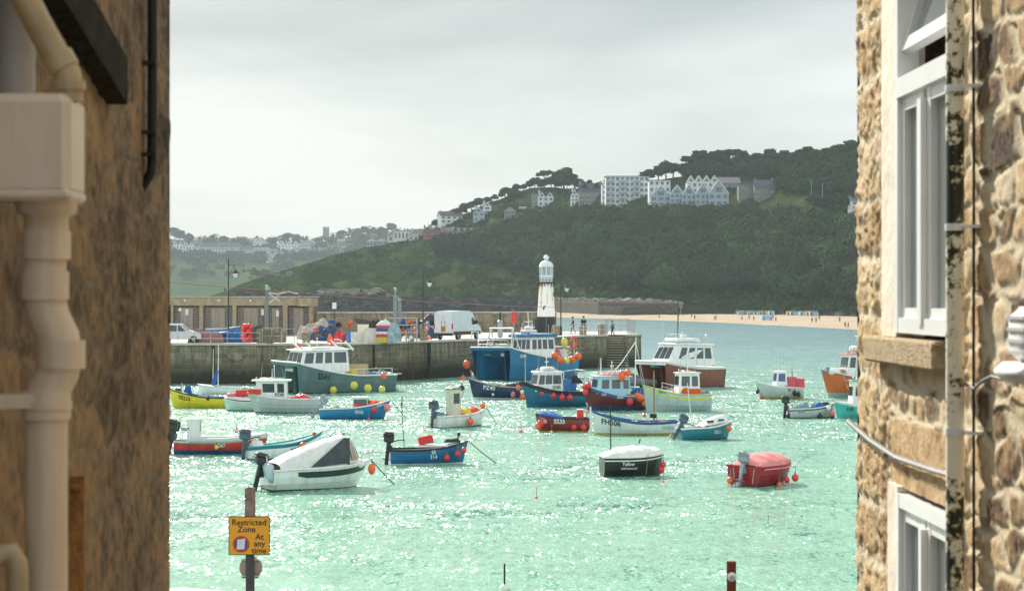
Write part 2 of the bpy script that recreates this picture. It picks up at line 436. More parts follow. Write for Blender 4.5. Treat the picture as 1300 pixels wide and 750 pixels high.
def crate(loc, d, m, label, rz=0, name='crate', cat='crate', group=None, lip=True, fill=None):
    mb = MB(); x,y,z = d; w = .03
    mb.box((0,0,w/2),(x,y,w))
    for sg in (-1,1):
        mb.box((sg*(x/2-w/2),0,z/2),(w,y,z-.002)); mb.box((0,sg*(y/2-w/2),z/2),(x-.002,w,z))
        if lip: mb.box((sg*(x/2+.005),0,z-.03),(.03,y+.05,.05)); mb.box((0,sg*(y/2+.005),z-.032),(x+.05,.03,.05))
    for k in range(-2,3): mb.box((k*x/5.5,-y/2-.006,z*.45),(.03,.014,z*.7)); mb.box((k*x/5.5,y/2+.006,z*.45),(.03,.014,z*.7))
    o = mb.build(name, m); o.location = loc; o.rotation_euler.z = rz; tag(o, label, cat, group); return o
def heap(loc, rx, ry, h, m, name, label, cat, seed=0, rz=0, group=None, n=26, amp=.35, pw=.55):
    rr = random.Random(seed); ph = [rr.uniform(0,6.28) for _ in range(8)]
    vs = []; fs = []
    for i in range(n+1):
        for j in range(n+1):
            u = -1+2*i/n; v = -1+2*j/n
            # square -> disc
            x = u*math.sqrt(max(0,1-v*v/2)); y = v*math.sqrt(max(0,1-u*u/2)); r = min(1,math.hypot(x,y))
            b = 1+.14*math.sin(3*math.atan2(y,x)+ph[0])+.08*math.sin(7*math.atan2(y,x)+ph[1])
            z = h*.86*max(0,(1-r**2.6))**pw*(1+amp*.8*(math.sin(4*x+ph[2])*math.sin(3*y+ph[3])+.35*math.sin(9*x+ph[4])*math.cos(8*y+ph[5])+.2*math.sin(17*x+ph[6])*math.sin(14*y+ph[7]))) + (rr.uniform(-.022,.022)*h if r<.97 else 0)
            vs.append((x*rx*b, y*ry*b, max(0,z)))
    for i in range(n):
        for j in range(n): a = i*(n+1)+j; fs.append((a, a+n+1, a+n+2, a+1))
    mb = MB(); mb.add(vs, fs, 0, True); o = mb.build(name, m); o.location = loc; o.rotation_euler.z = rz
    return tag(o, label, cat, group)
# ---------------------------------------------------------------- boats
def boat(name, px, py, deg, label, cat='boat', group=None):
    D = Dw(py); r = empty(name, P(px, D, 0), R(deg), label, cat, group)
    r.rotation_euler.x = R(rnd.uniform(-1.2,1.2)); r.rotation_euler.y = R(rnd.uniform(-.8,.8)); r.scale = BS; return r, D
BS = (1.05,1.05,1.13)
def on(r, x, y, z):
    a = r.rotation_euler.z; x, y, z = (x*r.scale.x, y*r.scale.y, z*r.scale.z); return Vector((r.location.x+x*math.cos(a)-y*math.sin(a), r.location.y+x*math.sin(a)+y*math.cos(a), r.location.z+z))
def thwarts(r, hu, ts, m=woodm, dz=.18):
    for t in ts:
        z = hu.zs(t)-dz; x, y = hu.q(t, z); mb = MB(); mb.box((x,0,z),(.24,2*y-.12,.04)); mb.build('thwart', m, r)
def mooring(r, hu, dx=1.6, m=blackr, t=1.0):
    x, y = hu.q(t, hu.zs(t)); z = hu.zs(t); mb = MB(); pts = [(x,0,z+.02),(x+dx*.35,0,z*.6),(x+dx*.7,0,z*.22),(x+dx,0,-.1)]
    mb.tube(pts, .022, 5); mb.build('mooring_rope', m, r)
def stuff_in(r, hu, seed, ts=(.2,.5), names=('net','crate')):
    pass

# 1 yellow open boat
r, D = boat('fishing_boat', 257, 517, 187, 'yellow open boat moored beside the pier wall, cut by the left stone wall', 'boat')
hu = Hull(4.9, 1.9, .62, .72, 1.3, st=.75, rake=.4); hu.build(r, yelaf, yellow, yellow, stripe=.05, gun=blackp, fd=.72, deckc=offw)
hu.text(r, 'SS225', 1.3, .66, .36, blackp, 1, slope=.16); thwarts(r, hu, (.25,.5))
pole(r, 1.55, .2, .7, 1.0, .03, steel, 'post'); mb = MB(); mb.tube([(1.5,-.35,.8),(1.5,-.35,1.6),(1.5,.35,1.6),(1.5,.35,.8)],.03,6); mb.build('hauler_frame', steel, r)
o = heap(on(r,1.1,0,.7), .35,.3,.95, bluerope, 'net', 'bright blue net bundled in the bow of the yellow boat', 'net', 3)
crate(on(r,1.75,0,.95),(.5,.4,.4), blackr, 'black crate in the bow of the yellow boat by the left wall', .2)
heap(on(r,-.3,0,.55), 1.0,.6,.42, greynet, 'net', 'pale rope and net heap lying amidships in the yellow boat', 'net', 4)
fenders([(264,505.5,2.6,'k')], D-.9, None, 'black fender on the side of the yellow boat')
# mast with blue sail, behind
r, D = boat('sailing_dinghy', 281, 500, 170, 'small white sailing dinghy with furled blue sail, behind the yellow boat', 'boat')
hu = Hull(4.2,1.6,.55,.55,.75); hu.build(r, white, white, white, gun=offw, fd=.6)
pole(r,.3,0,.3,3.6,.045,white); pole(r,.75,0,.3,3.2,.035,white)
mb = MB(); mb.tube([(.35,0,1.8),(.55,0,1.2),(.9,0,.3)],[.1,.2,.12],8); mb.build('furled_sail', bcanvas, r)
# 2 covered small tender with red basket
r, D = boat('dinghy', 309, 521, 190, 'small pale green dinghy with grey cover, between the yellow boat and PZ49', 'dinghy')
hu = Hull(2.9,1.5,.62,.66,.85,st=.8); hu.build(r, green_af, M('pale green paint',(.5,.66,.58),.4), white, stripe=.12, gun=blackr, fd=1)
rnd_canvas(r, hu, .02,.97,.28,wcanvas,seed=3)
crate(on(r,-.1,0,1.0),(1.35,.8,.42), redplastic, 'red fish basket full of rope on the covered dinghy', .2, 'fish_basket','basket')
heap(on(r,-.1,0,1.2),.5,.34,.42, M('mixed rope',(.55,.55,.42),.9,.5,14,bump=.8),'rope_coil','yellow and blue rope coiled in the red basket','rope',5)
heap(on(r,.9,0,1.0),.35,.3,.25, pfl,'net','pink net lying on the bow of the covered dinghy','net',8)
# 3 PZ49
r, D = boat('fishing_boat', 360, 523.5, 183, 'pale grey clinker fishing boat PZ49 with small white wheelhouse', 'boat')
hu = Hull(5.1,2.1,.95,.95,1.35,st=.8,rake=.7); hu.build(r, darkaf, palegrey, palegrey, stripe=.06, gun=white, fd=.8, deckc=offw, floor=.5)
for k in range(3):
    mb = MB(); vs = []
    for sg in (-1,1):
        pts = []
        for i in range(21):
            t = i/20; z = .18+(hu.zs(t)-.2)*(k+1)/4; x, y = hu.q(t, z); pts.append((x, sg*(y+.006), z))
        mb.tube(pts, .014, 4)
    mb.build('plank_strake', palegrey, r)
c = cabin(r, -.3, 1.8, .72, .8, 1.3, white, rf=-.12, rb=.05, side=((.1,.3),(.42,.78)), front=2, wz=(.45,.85), over=.3)
cabin_text(c, 'PZ49', .25, 1.2, .3, blackp, -.3, 1.8, .72, .8, 1.3, -.12, .05)
pole(r,.8,0,2.05,.8,.03,white); pole(r,-.2,.4,2.05,1.0,.02,steel,'antenna',lean=.35)
crate(on(r,2.0,.5,1.25),(.9,.5,.35), redplastic, 'red plastic crate on the bow of the boat PZ49', .1)
heap(on(r,-1.3,.1,.8),.6,.5,.5, redplastic,'net','red and white net piled in the stern of PZ49','net',12)
mb = MB(); mb.tube([(-.4,.7,.95),(-1.2,.75,1.35),(-2.2,.7,1.0)],.03,6); mb.build('hoop_rail', alum, r)
# 4 SS41 grey catamaran
r, D = boat('catamaran', 424, 497, 216, 'large sea grey catamaran workboat SS41 with white wheelhouse', 'catamaran')
hu = Cat(9.9,4.6,1.35,2.45); hu.build(r, darkaf, seagrey, seagrey, gun=white)
c = cabin(r, -.5, 4.2, 1.75, 1.7, 1.65, white, rf=.5, rb=.15, side=((.05,.3),(.36,.5),(.56,.7),(.76,.93)), front=3, wz=(.42,.88), over=.35, drop=-.1)
mb = MB(); mb.bbox((1.2,0,3.53),(3.2,2.0,.16),.05); mb.build('hatch', white, c)
for x in (-.3,3.6):
    mb = MB()
    for y in (-1.2,1.2): mb.box((x-.45,y,3.75),(.16,.1,1.1),ry=R(50),taper=.6); mb.box((x-.9,y,4.1),(.5,.12,.08),ry=R(-20))
    mb.build('radar_arch', white, c)
pole(r,-.6,1.2,2.0,2.6,.03,steel,'antenna')
hu.text(r,'SS41',2.3,1.32,.66,blackp,1,slope=.12)
rails(r,[(-4.6,2.1,1.3),(-3.2,2.15,1.3),(-1.6,2.2,1.3),(-.7,2.2,1.3)],.6,m=white); rails(r,[(-4.6,-2.1,1.3),(-3.2,-2.15,1.3),(-1.2,-2.2,1.3)],.6,m=white)
mb = MB(); mb.box((-5.0,0,1.42),(1.4,3.8,.08)); mb.build('stern_platform', palegrey, r)
o = crate(on(r,-1.9,.6,1.3),(1.9,1.1,1.0), M('ply wood',(.5,.38,.24),.7), 'pale wooden pot rack on the stern deck of the grey catamaran', R(216), 'pot_rack','rack')
outboard(r,-5.1,1.3,.9,1.3); outboard(r,-5.1,-1.3,.9,1.3)
crate(on(r,-.9,1.6,1.3),(.7,.7,.6), yelplastic, 'yellow box behind the wheelhouse of the grey catamaran', R(216))
fenders([(378,441,4.6,'r'),(420,440.5,4.6,'r')], D+1, None, ['red float on the grey catamaran roof, the one nearer its bow','red float on the grey catamaran roof, the one nearer its stern'])
fenders([(423,495,5,'y'),(449.5,489,5.2,'y',0,2),(467,492.5,5.2,'y',0,2),(485,494,4.6,'y')], D-3.0, None,
  ['yellow fender on the grey catamaran below the registration, behind pink net','yellow fender second from the bow on the grey catamaran','yellow fender amidships on the grey catamaran side','yellow fender nearest the stern of the grey catamaran'])
fenders([(487,477,4.4,'o')], D-2, None, 'orange float on the stern rail of the grey catamaran')
# 5 SS66 blue boat
r, D = boat('fishing_boat', 452, 531, -4, 'bright blue open boat SS66 with a raised grey outboard', 'boat')
hu = Hull(4.7,1.9,.62,.66,1.15,st=.8,p=2.2,rake=.6); hu.build(r, blueaf, M('bright blue paint',(.01,.2,.42),.35,.2), M('bright blue paint',(0,0,0)), gun=white, fd=.8, deckc=offw, inner=offw)
hu.text(r,'SS66',.35,.42,.3,white,-1); hu.text(r,'SS66',1.75,.85,.26,white,-1,slope=.2)
outboard(r,-2.35,0,.62,1.15,R(38),motorg)
cabin(r,-.2,.9,.32,.35,.95,M('clear screen',(.6,.66,.66),.2),rf=.1,side=((.1,.9),),front=1,over=.03,rt=.03)
thwarts(r,hu,(.3,))
heap(on(r,1.35,0,.8),.7,.5,.42, M('orange net',(.75,.12,.04),.9,.3,12,bump=.8),'net','orange net heaped in the bow of the blue boat SS66','net',15)
heap(on(r,.2,-.3,.5),.45,.4,.5, redplastic,'net','red bag beside the console of the blue boat SS66','bag',16)
heap(on(r,-1.4,0,.35),.5,.5,.5, greynet,'net','grey rope heap in the stern of the blue boat SS66','net',17)
pole(r,-2.1,.5,.6,.9,.03,steel,'post',lean=-.3)
mooring(r,hu,1.1)
fenders([(474,519.5,4.8,'r'),(491.5,517,4.8,'p')], D-.6, None, ['red fender near the bow of the blue boat SS66','pink fender at the stem of the blue boat SS66'])
# 6 SS267 red and blue
r, D = boat('workboat', 281, 575, 4, 'long red and blue workboat with two black outboards', 'boat')
hu = Hull(4.8,1.8,.6,.56,.82,st=.85,p=2.4,rake=.3); hu.build(r, blueaf, red, red, boot=.2, stripe=.06, gun=palegrey, fd=.75, deckc=offw)
mb = MB()
for sg in (-1,1): mb.tube([(-1.6,sg*.86,.66),(0,sg*.9,.66),(1.2,sg*.72,.74),(2.0,sg*.36,.84),(2.3,0,.9)],.13,8)
mb.build('fender_tube', palegrey, r)
hu.text(r,'SS267',.0,.42,.22,white,-1)
outboard(r,-2.4,.45,.72,1.15,R(14)); outboard(r,-2.4,-.42,.76,1.25,R(8))
cabin(r,-1.75,-1.1,.42,.4,1.25,offw,rf=.0,rb=0,side=(),front=1,over=.02,rt=.03,wz=(.55,.9))
rails(r,[(.7,-.5,.66),(1.4,-.45,.7),(1.4,.45,.7),(.7,.5,.66)],.45,m=white)
fenders([(275,567.5,3,'y')], D-1, None,'small yellow fender on the red and blue workboat')
fenders([(300,547,2.6,'r')], D, None,'small red float on the rail of the red and blue workboat')
# 7 SS173 teal dinghy
r, D = boat('dinghy', 362, 581, 24, 'white dinghy SS173 with teal stripe behind the covered cruiser', 'dinghy')
hu = Hull(4.0,1.6,.6,.66,1.2,st=.8,rake=.5,p=2.1); hu.build(r, darkaf, white, teal, stripe=.16, gun=M('teal gunwale',(.02,.32,.34),.5), fd=1, inner=white)
hu.text(r,'SS173',.45,.38,.34,blackp,-1,slope=.08); outboard(r,-1.95,0,.6,1.15,R(6),motorb); thwarts(r,hu,(.3,.6))
heap(on(r,-1.5,0,.5),.35,.35,.5, wcanvas,'bag','white bag in the stern of the dinghy SS173','bag',20)
fenders([(384.5,566,5,'o'),(399,550.5,2.8,'r')], D-.7, None,['orange fender on the side of the dinghy SS173','small red float at the bow of the dinghy SS173'])
# 8 cabin cruiser with canopy
r, D = boat('motor_cruiser', 405, 619, 27, 'white cabin cruiser under a white and grey canopy with a black outboard', 'motor cruiser')
hu = Hull(4.7,2.0,.78,.86,1.08,st=.88,p=2.6,rake=.85); hu.build(r, green_af, white, white, boot=.04, stripe=.1, gun=white, fd=.5, deckc=white, floor=.3)
mb = MB(); vs = []
for i in range(19):
    t = .22+.73*i/18
    for z in (hu.zs(t)-.36+.1*max(0,(.3-t)/.1), hu.zs(t)-.12):
        x, y = hu.q(t, z); vs.append((x,-(y+.008),z))
mb.add(vs, [(2*i,2*i+2,2*i+3,2*i+1) for i in range(18)]); 
vs2 = [(x,-y,z) for x,y,z in vs]; mb.add(vs2, [(2*i,2*i+1,2*i+3,2*i+2) for i in range(18)])
mb.build('hull_stripe', M('dark green stripe',(.012,.035,.035),.3), r)
# canopy: white stern part rising to the screen, grey side panel
def loft(secs, name, mat, smooth=True):
    mb = MB(); n = len(secs[0]); vs = [p for s_ in secs for p in s_]
    mb.add(vs, [(i*n+k,(i+1)*n+k,(i+1)*n+k+1,i*n+k+1) for i in range(len(secs)-1) for k in range(n-1)], 0, smooth); return mb.build(name, mat, r)
rr = random.Random(3); secs = []
for i in range(15):
    f = i/14; x = -2.1+f*3.0; hw = .9+.02*math.sin(f*9); ht = .2+1.02*f**.75; zb = .84+.06*f
    secs.append([(x, -hw, zb), (x+.02, -hw*.97, zb+ht*.3), (x,-hw*.86+rr.uniform(-.02,.02), zb+ht*.68), (x,-hw*.55, zb+ht*.93+rr.uniform(-.03,.03)), (x,0,zb+ht+rr.uniform(-.02,.02)), (x,hw*.55,zb+ht*.93), (x,hw*.86,zb+ht*.68), (x,hw,zb)])
loft(secs, 'canopy', wcanvas)
mb = MB(); mb.add([(-.75,-.955,.9),(1.02,-.95,1.02),(1.05,-.80,2.02),(.75,-.80,2.0),(.2,-.9,1.62)],[(0,1,2,3,4)]); mb.add([(-.75,.955,.9),(1.02,.95,1.02),(1.05,.80,2.02),(.75,.8,2.0),(.2,.9,1.62)],[(4,3,2,1,0)])
mb.build('canopy_panel', canvas, r)
mb = MB(); mb.add([(1.05,-.88,1.0),(1.62,-.5,1.08),(1.62,.5,1.08),(1.05,.88,1.0),(.9,-.8,2.02),(1.25,-.45,1.98),(1.25,.45,1.98),(.9,.8,2.02)],[(0,1,5,4),(1,2,6,5),(2,3,7,6),(4,5,6,7)])
wsf = mb.build('windscreen', white, r)
mb = MB()
for a in [((1.14,-.86,1.12),(1.5,-.6,1.14),(1.22,-.49,1.86),(.99,-.76,1.88)),((1.64,-.42,1.18),(1.64,.42,1.18),(1.3,.36,1.9),(1.3,-.36,1.9))]:
    mb.add([Vector(p)+Vector((.02,-.02,0)) for p in a],[(0,1,2,3)])
mb.build('window', M('tan window',(.35,.27,.17),.15), wsf)
mb = MB(); mb.bbox((.95,0,.95),(1.9,1.3,.3),.12,smooth=True); mb.build('cabin_top', white, r)
outboard(r,-2.5,.15,.6,1.15,R(14)); 
mb = MB(); mb.box((-2.5,-.55,.18),(.5,.7,.06)); mb.tube([(-2.7,-.8,.2),(-2.7,-.8,-.3)],.03,6); mb.tube([(-2.7,-.3,.2),(-2.7,-.3,-.3)],.03,6); mb.tube([(-2.7,-.8,-.05),(-2.7,-.3,-.05)],.03,6)
mb.build('swim_platform', steel, r)
mb = MB(); mb.bbox((-2.42,-.45,.7),(.3,.75,.75),.1,ry=R(-12),smooth=True); mb.build('motor_cover', M('silver cover',(.45,.52,.6),.3), r)
mb = MB(); mb.tube([(-2.35,-.05,.85),(-2.42,-.1,1.3),(-2.35,.6,1.3),(-2.3,.7,.85)],.03,6); mb.build('push_rail', alum, r)
rails(r,[(1.6,-.8,1.03),(2.1,-.5,1.1),(2.45,0,1.2),(2.1,.5,1.1),(1.6,.8,1.03)],.3,mid=False)
mooring(r,hu,1.3)
fenders([(472,594.5,5.2,'o','long')], D-.3, None, 'long orange fender at the bow of the covered cruiser')
mb = MB(); mb.ball((0,0,0),.05,8); o = mb.build('anchor_light', blackp, r); o.location=(1.1,0,2.12)
# 9 SS314
r, D = boat('dinghy', 545, 588.5, 7, 'dark blue open dinghy SS314 holding a red crate, black outboard', 'dinghy')
hu = Hull(3.8,1.6,.68,.68,1.02,st=.82,p=2.2,rake=.35); hu.build(r, M('white boot',(.7,.72,.68)), M('royal blue paint',(.008,.12,.28),.35), M('royal blue paint',(0,0,0)), boot=.07, gun=blackp, fd=.7, deckc=white, inner=offw, floor=.35)
hu.text(r,'SS',.15,.58,.24,white,-1); hu.text(r,'314',.15,.36,.24,white,-1); outboard(r,-1.85,0,.68,1.1,R(6)); thwarts(r,hu,(.25,.5))
mb = MB(); mb.tube([(-1.2,.1,.6),(-1.35,.1,2.7)],.022,5); mb.box((-1.35,.1,2.74),(.06,.06,.12)); mb.build('antenna', M('olive pole',(.12,.15,.08)), r)
mb = MB(); mb.tube([(1.35,0,1.0),(1.45,0,1.28)],.04,6); mb.ball((1.45,0,1.34),.09,8); mb.build('bow_roller', blackp, r)
mooring(r,hu,1.5)
mb = MB(); mb.bbox((.1,0,.82),(1.6,.9,.1),.04); mb.build('storage_box', offw, r)
crate(on(r,-.15,0,.92),(.75,.55,.38), redplastic, 'red fish crate tipped up in the blue dinghy SS314', R(7), 'fish_crate').rotation_euler.y=R(-12)
heap(on(r,1.1,0,.98),.42,.36,.2, darknet,'net','black net lying on the foredeck of the blue dinghy SS314','net',25)
fenders([(544.5,581.5,4.4,'r'),(567,580.5,4.3,'r'),(581,575.5,3.8,'r'),(589,571,3.8,'r')], D-.55, None,
 ['red fender nearest the stern of the blue dinghy SS314','red fender amidships on the blue dinghy SS314','red fender below the bow of the blue dinghy SS314','red fender at the stem of the blue dinghy SS314'])
# 10 white console boat
r, D = boat('workboat', 585, 541, 36, 'white open workboat with a tall narrow console and grey outboard', 'boat')
hu = Hull(3.9,1.75,.68,.72,1.05,st=.88,p=2.3,rake=.5); hu.build(r, green_af, white, offw, gun=white, fd=1, inner=offw, floor=.3)
c = cabin(r,-.9,-.15,.36,.45,1.75,M('ivory console',(.62,.6,.48),.4),rf=.02,rb=0,side=((.2,.8),),front=1,over=.04,rt=.1,tw=1.0,wz=(.55,.85),roofc=M('bronze roof',(.2,.15,.12)))
hu.text(r,'SS',0,.4,.2,blackp,-1)
outboard(r,-1.95,0,.72,1.25,R(8),motorb,R(10))
heap(on(r,.75,0,.75),.75,.5,.4, M('orange net',(.75,.12,.04)),'net','orange and yellow net in the bow of the white console boat','net',27)
heap(on(r,.2,-.3,.75),.3,.3,.4, yelplastic,'bag','yellow bag beside the console of the white workboat','bag',28)
mooring(r,hu,.9)
fenders([(597,535,4.6,'o'),(613,515,3.8,'o')], D-1.0, None, ['orange fender on the side of the white console boat','orange float on the bow of the white console boat'])
# 11 big blue catamaran
r, D = boat('catamaran', 667, 480.5, 232, 'largest bright blue catamaran fishing boat, bow towards the viewer', 'catamaran')
hu = Cat(11.2,5.2,1.9,2.95,w=.34); hu.build(r, M('cat antifoul',(.01,.1,.16),.5), bluebig, bluebig, gun=white, stripe=.14)
hu.text(r,'SS695',3.6,2.15,.42,white,1)
c = cabin(r,-2.9,.7,1.7,2.0,1.85,white,rf=.2,rb=.1,side=((.06,.26),(.33,.5),(.56,.7),(.76,.93)),front=4,wz=(.42,.86),over=.3,roofc=blue,rt=.3,visor=.3)
mb = MB(); mb.bbox((-.6,0,4.4),(.9,1.6,.3),.1); mb.bbox((-.6,0,4.75),(.5,.9,.25),.08); mb.tube([(-.6,0,4.8),(-.5,0,6.2)],.05,6); mb.tube([(-.6,-.5,5.3),(-.6,.5,5.3)],.03,5); mb.build('radar_mast', white, c)
mb = MB()
for y in (-1.6,1.6): mb.tube([(4.3,y,2.8),(3.8,y*.85,4.7)],.08,6); mb.tube([(2.9,y,2.7),(3.7,y*.85,4.6)],.06,6)
mb.tube([(3.8,-1.5,4.7),(3.8,1.5,4.7)],.08,6); mb.tube([(4.05,-1.5,3.8),(4.05,1.5,3.8)],.05,6); mb.build('gantry', alum, r)
mb = MB(); mb.bbox((3.9,.3,3.05),(.9,1.6,.5),.08); mb.lathe([(.2,-.3),(.2,.3)],(4.2,-.9,3.3),10,axis='y'); mb.build('winch', steel, r)
rails(r,[(5.2,-1.9,2.9),(5.4,0,2.95),(5.2,1.9,2.9)],.7,m=alum)
rails(r,[(-5.5,2.4,1.9),(-4.3,2.45,1.9),(-3.1,2.5,1.9)],.9,m=alum); rails(r,[(-5.5,-2.4,1.9),(-4.3,-2.45,1.9),(-3.1,-2.5,1.9)],.9,m=alum)
mb = MB(); mb.tube([(5.4,.6,2.95),(5.7,1.6,1.2),(6.0,2.4,0)],.035,5,mi=0); mb.tube([(5.4,-1.4,2.95),(5.6,-1.5,1.4),(5.9,-1.3,0)],.035,5); mb.build('mooring_rope', darknet, r)
for a in (-4.2,-3.9,-3.4): pole(r,a,.4,2,rnd.uniform(2.5,4.2),.025,white,'antenna')
fenders([(592.5,462.5,5.4,'o'),(588,481.5,5,'o')], D-2, None, ['orange fender high on the far bow of the blue catamaran','orange fender low by the bow of the dark blue boat'])
fenders([(704.5,451.5,5,'o'),(711,457,5.6,'o'),(720,458,4,'y'),(727,456,4.6,'o'),(734,452,5,'o'),(716.5,434.5,4.5,'y','long')], D-3, 'floats stacked at the catamaran stern',
 ['orange float leftmost in the bunch at the blue catamaran stern','largest orange float in the bunch at the blue catamaran stern','small yellow float among the orange ones at the blue catamaran stern','orange float right of the yellow one in the stern bunch','rightmost orange float on the stern rail of the blue catamaran','yellow float on a stick above the stern of the blue catamaran'])
mb = MB()
for x in (-5.3,-3.6):
    for y in (-2.2,2.2): mb.tube([(x,y,1.9),(x,y,3.9)],.06,6)
for z in (2.9,3.9):
    mb.tube([(-5.3,-2.2,z),(-5.3,2.2,z)],.05,6); mb.tube([(-3.6,2.2,z),(-5.3,2.2,z)],.05,6)
mb.build('stern_frame', alum, r)
mb = MB(); mb.tube([(-5.0+.5*math.cos(a/12*2*PI),2.32,3.3+.5*math.sin(a/12*2*PI)) for a in range(13)],.13,8); o = mb.build('lifebuoy', M('lifebuoy red',(.65,.08,.04),.5)); o.location = r.location; o.scale = BS; o.rotation_euler.z = r.rotation_euler.z; tag(o,'red lifebuoy ring hung on the stern frame of the largest catamaran','lifebuoy')
for k,(x,y) in enumerate([(-4.6,1.2),(-4.6,-.2),(-3.6,.8)]): crate(on(r,x,y,1.85),(1.0,.9,.9),[white,blueplastic,redplastic][k],'%s fish tub on the stern deck of the largest blue catamaran'%['white','blue','red'][k],R(232),'tub','tub')
# 12 PZ40
r, D = boat('fishing_boat', 636, 506, 183, 'navy blue open boat PZ40 moored below the big blue catamaran', 'boat')
hu = Hull(5.3,2.1,.85,.9,1.55,st=.8,rake=.55,p=2.2); hu.build(r, M('white boot',(0,0,0)), navy, navy, boot=.1, gun=M('pale worn wood',(.42,.38,.32),.7), fd=.8, deckc=woodm, floor=.5)
hu.text(r,'PZ40',1.0,.82,.44,white,1,slope=.08); thwarts(r,hu,(.3,.55)); mooring(r,hu,.6)
mb = MB(); mb.tube([(2.3,0,1.5),(2.45,0,2.1)],.05,6); mb.tube([(2.2,-.3,1.55),(2.3,0,1.95),(2.2,.3,1.55)],.035,5); mb.build('bow_post', steel, r)
heap(on(r,-1.2,.3,.75),.9,.6,.6, darknet,'net','dark net and rope heap in the navy boat PZ40','net',31)
heap(on(r,.6,.2,.85),.7,.5,.35, netm,'net','tan net lying amidships in the navy boat PZ40','net',32)
fenders([(586,492,3.8,'k')], D-.6, None,'black fender hanging at the stem of the navy boat PZ40')
fenders([(643.5,495.5,3,'p'),(651,499,4,'p','long'),(657.5,492.5,4.3,'o'),(662.5,497,3.4,'w'),(663.5,503.5,4.6,'o'),(626,500,2.3,'w')], D-.8, 'floats on the side of PZ40',
 ['small pink fender nearest the lettering of PZ40','long pink fender on the side of PZ40','upper orange float at the stern of PZ40','white float at the stern of PZ40','lower orange float at the stern of PZ40','small white float on the lettering of PZ40'])
# 13 SS85 blue boat white cabin
r, D = boat('fishing_boat', 703, 516, 203, 'blue fishing boat with rounded white five window wheelhouse', 'boat')
hu = Hull(5.1,2.2,.95,1.05,1.8,st=.85,rake=.45,p=2.4); hu.build(r, M('blue antifoul pale',(.02,.16,.3),.6), M('petrol blue paint',(.008,.14,.25),.35, streak=True), blackp, boot=.06, stripe=.28, gun=blackp, fd=.8, deckc=white, floor=.5)
c = cabin(r,-.4,1.75,.85,1.1,1.25,white,rf=.3,rb=.08,side=((.06,.36),(.42,.66),(.72,.92)),front=3,wz=(.42,.87),over=.12,rt=.14)
cabin_text(c,'SS85',.1,1.36,.34,M('dark slate paint',(.04,.06,.08)),-.4,1.75,.85,1.1,1.25,.3,.08)
mb = MB(); mb.bbox((.5,0,2.62),(1.0,.8,.3),.12,smooth=True); mb.build('liferaft', whiteplastic, c)
pole(r,2.3,0,1.7,1.9,.02,white,'antenna'); 
for k,(x,y) in enumerate([(-.9,.5),(-1.1,-.4),(-1.4,.3)]):
    o = crate(on(r,x,y,.7+.0*k),(.5,.5,1.3-.15*k),[blueplastic,yelplastic,blueplastic][k],['blue drum standing behind the white wheelhouse','yellow drum standing behind the white wheelhouse','shorter blue drum at the stern of the blue fishing boat'][k],.3,'drum','drum')
mb = MB(); mb.tube([(-2.2,-.8,1),(-2.2,-.8,2.5),(-2.2,.8,2.5),(-2.2,.8,1)],.04,6); mb.tube([(-1.2,-.8,1),(-1.2,-.8,2.4),(-2.2,-.8,2.5)],.04,6); mb.build('stern_frame', alum, r)
heap(on(r,-1.7,0,1.6),.6,.6,.6, darknet,'net','dark net and tyres heaped on the blue fishing boat stern','net',35)
fenders([(688.5,498.5,4.4,'r'),(702.5,502,4.3,'r'),(713.5,504.5,4.4,'r'),(723.5,505,4.0,'r')], D-1.1, 'red fenders on the blue fishing boat',
 ['red fender nearest the bow of the white cabin boat','second red fender from the bow of the white cabin boat','third red fender from the bow of the white cabin boat','red fender nearest the stern of the white cabin boat'])
# 14 SS35
r, D = boat('dinghy', 714, 547, 184, 'small dark red boat SS35 with a blue cover on its bow', 'dinghy')
hu = Hull(3.3,1.5,.72,.74,1.0,st=.85,rake=.25,p=2.4); hu.build(r, yelaf, M('oxblood paint',(.22,.02,.02),.4), M('oxblood paint',(0,0,0)), boot=.05, gun=blackp, fd=.9, deckc=woodm, inner=netm)
hu.text(r,'SS35',.25,.58,.36,white,1); hu.text(r,'SS',1.25,.7,.2,white,1,slope=.1); thwarts(r,hu,(.35,)); mooring(r,hu,.6,t=0)
rnd_canvas(r,hu,.5,.95,.22,bcanvas,seed=5,drop=.02)
cabin(r,-1.3,-.85,.2,.5,.7,redplastic,rf=.05,side=(),front=0,over=.02,rt=.05)
rails(r,[(-1.5,-.3,.75),(-1.5,.3,.75)],.8,m=steel,mid=False)
fenders([(686,538,5.2,'r'),(683.5,540.5,4.8,'o'),(728.5,542,4.2,'r'),(740.5,542.5,4.4,'r'),(692,535,3.2,'p')], D-.6, 'fenders hung on the dark red boat',
 ['large red fender at the bow of the dark red boat SS35','orange fender at the stem of the dark red boat SS35','red fender left of the other at the stern of SS35','red fender rightmost at the stern of SS35','small pink fender next to the bow fenders of SS35'])
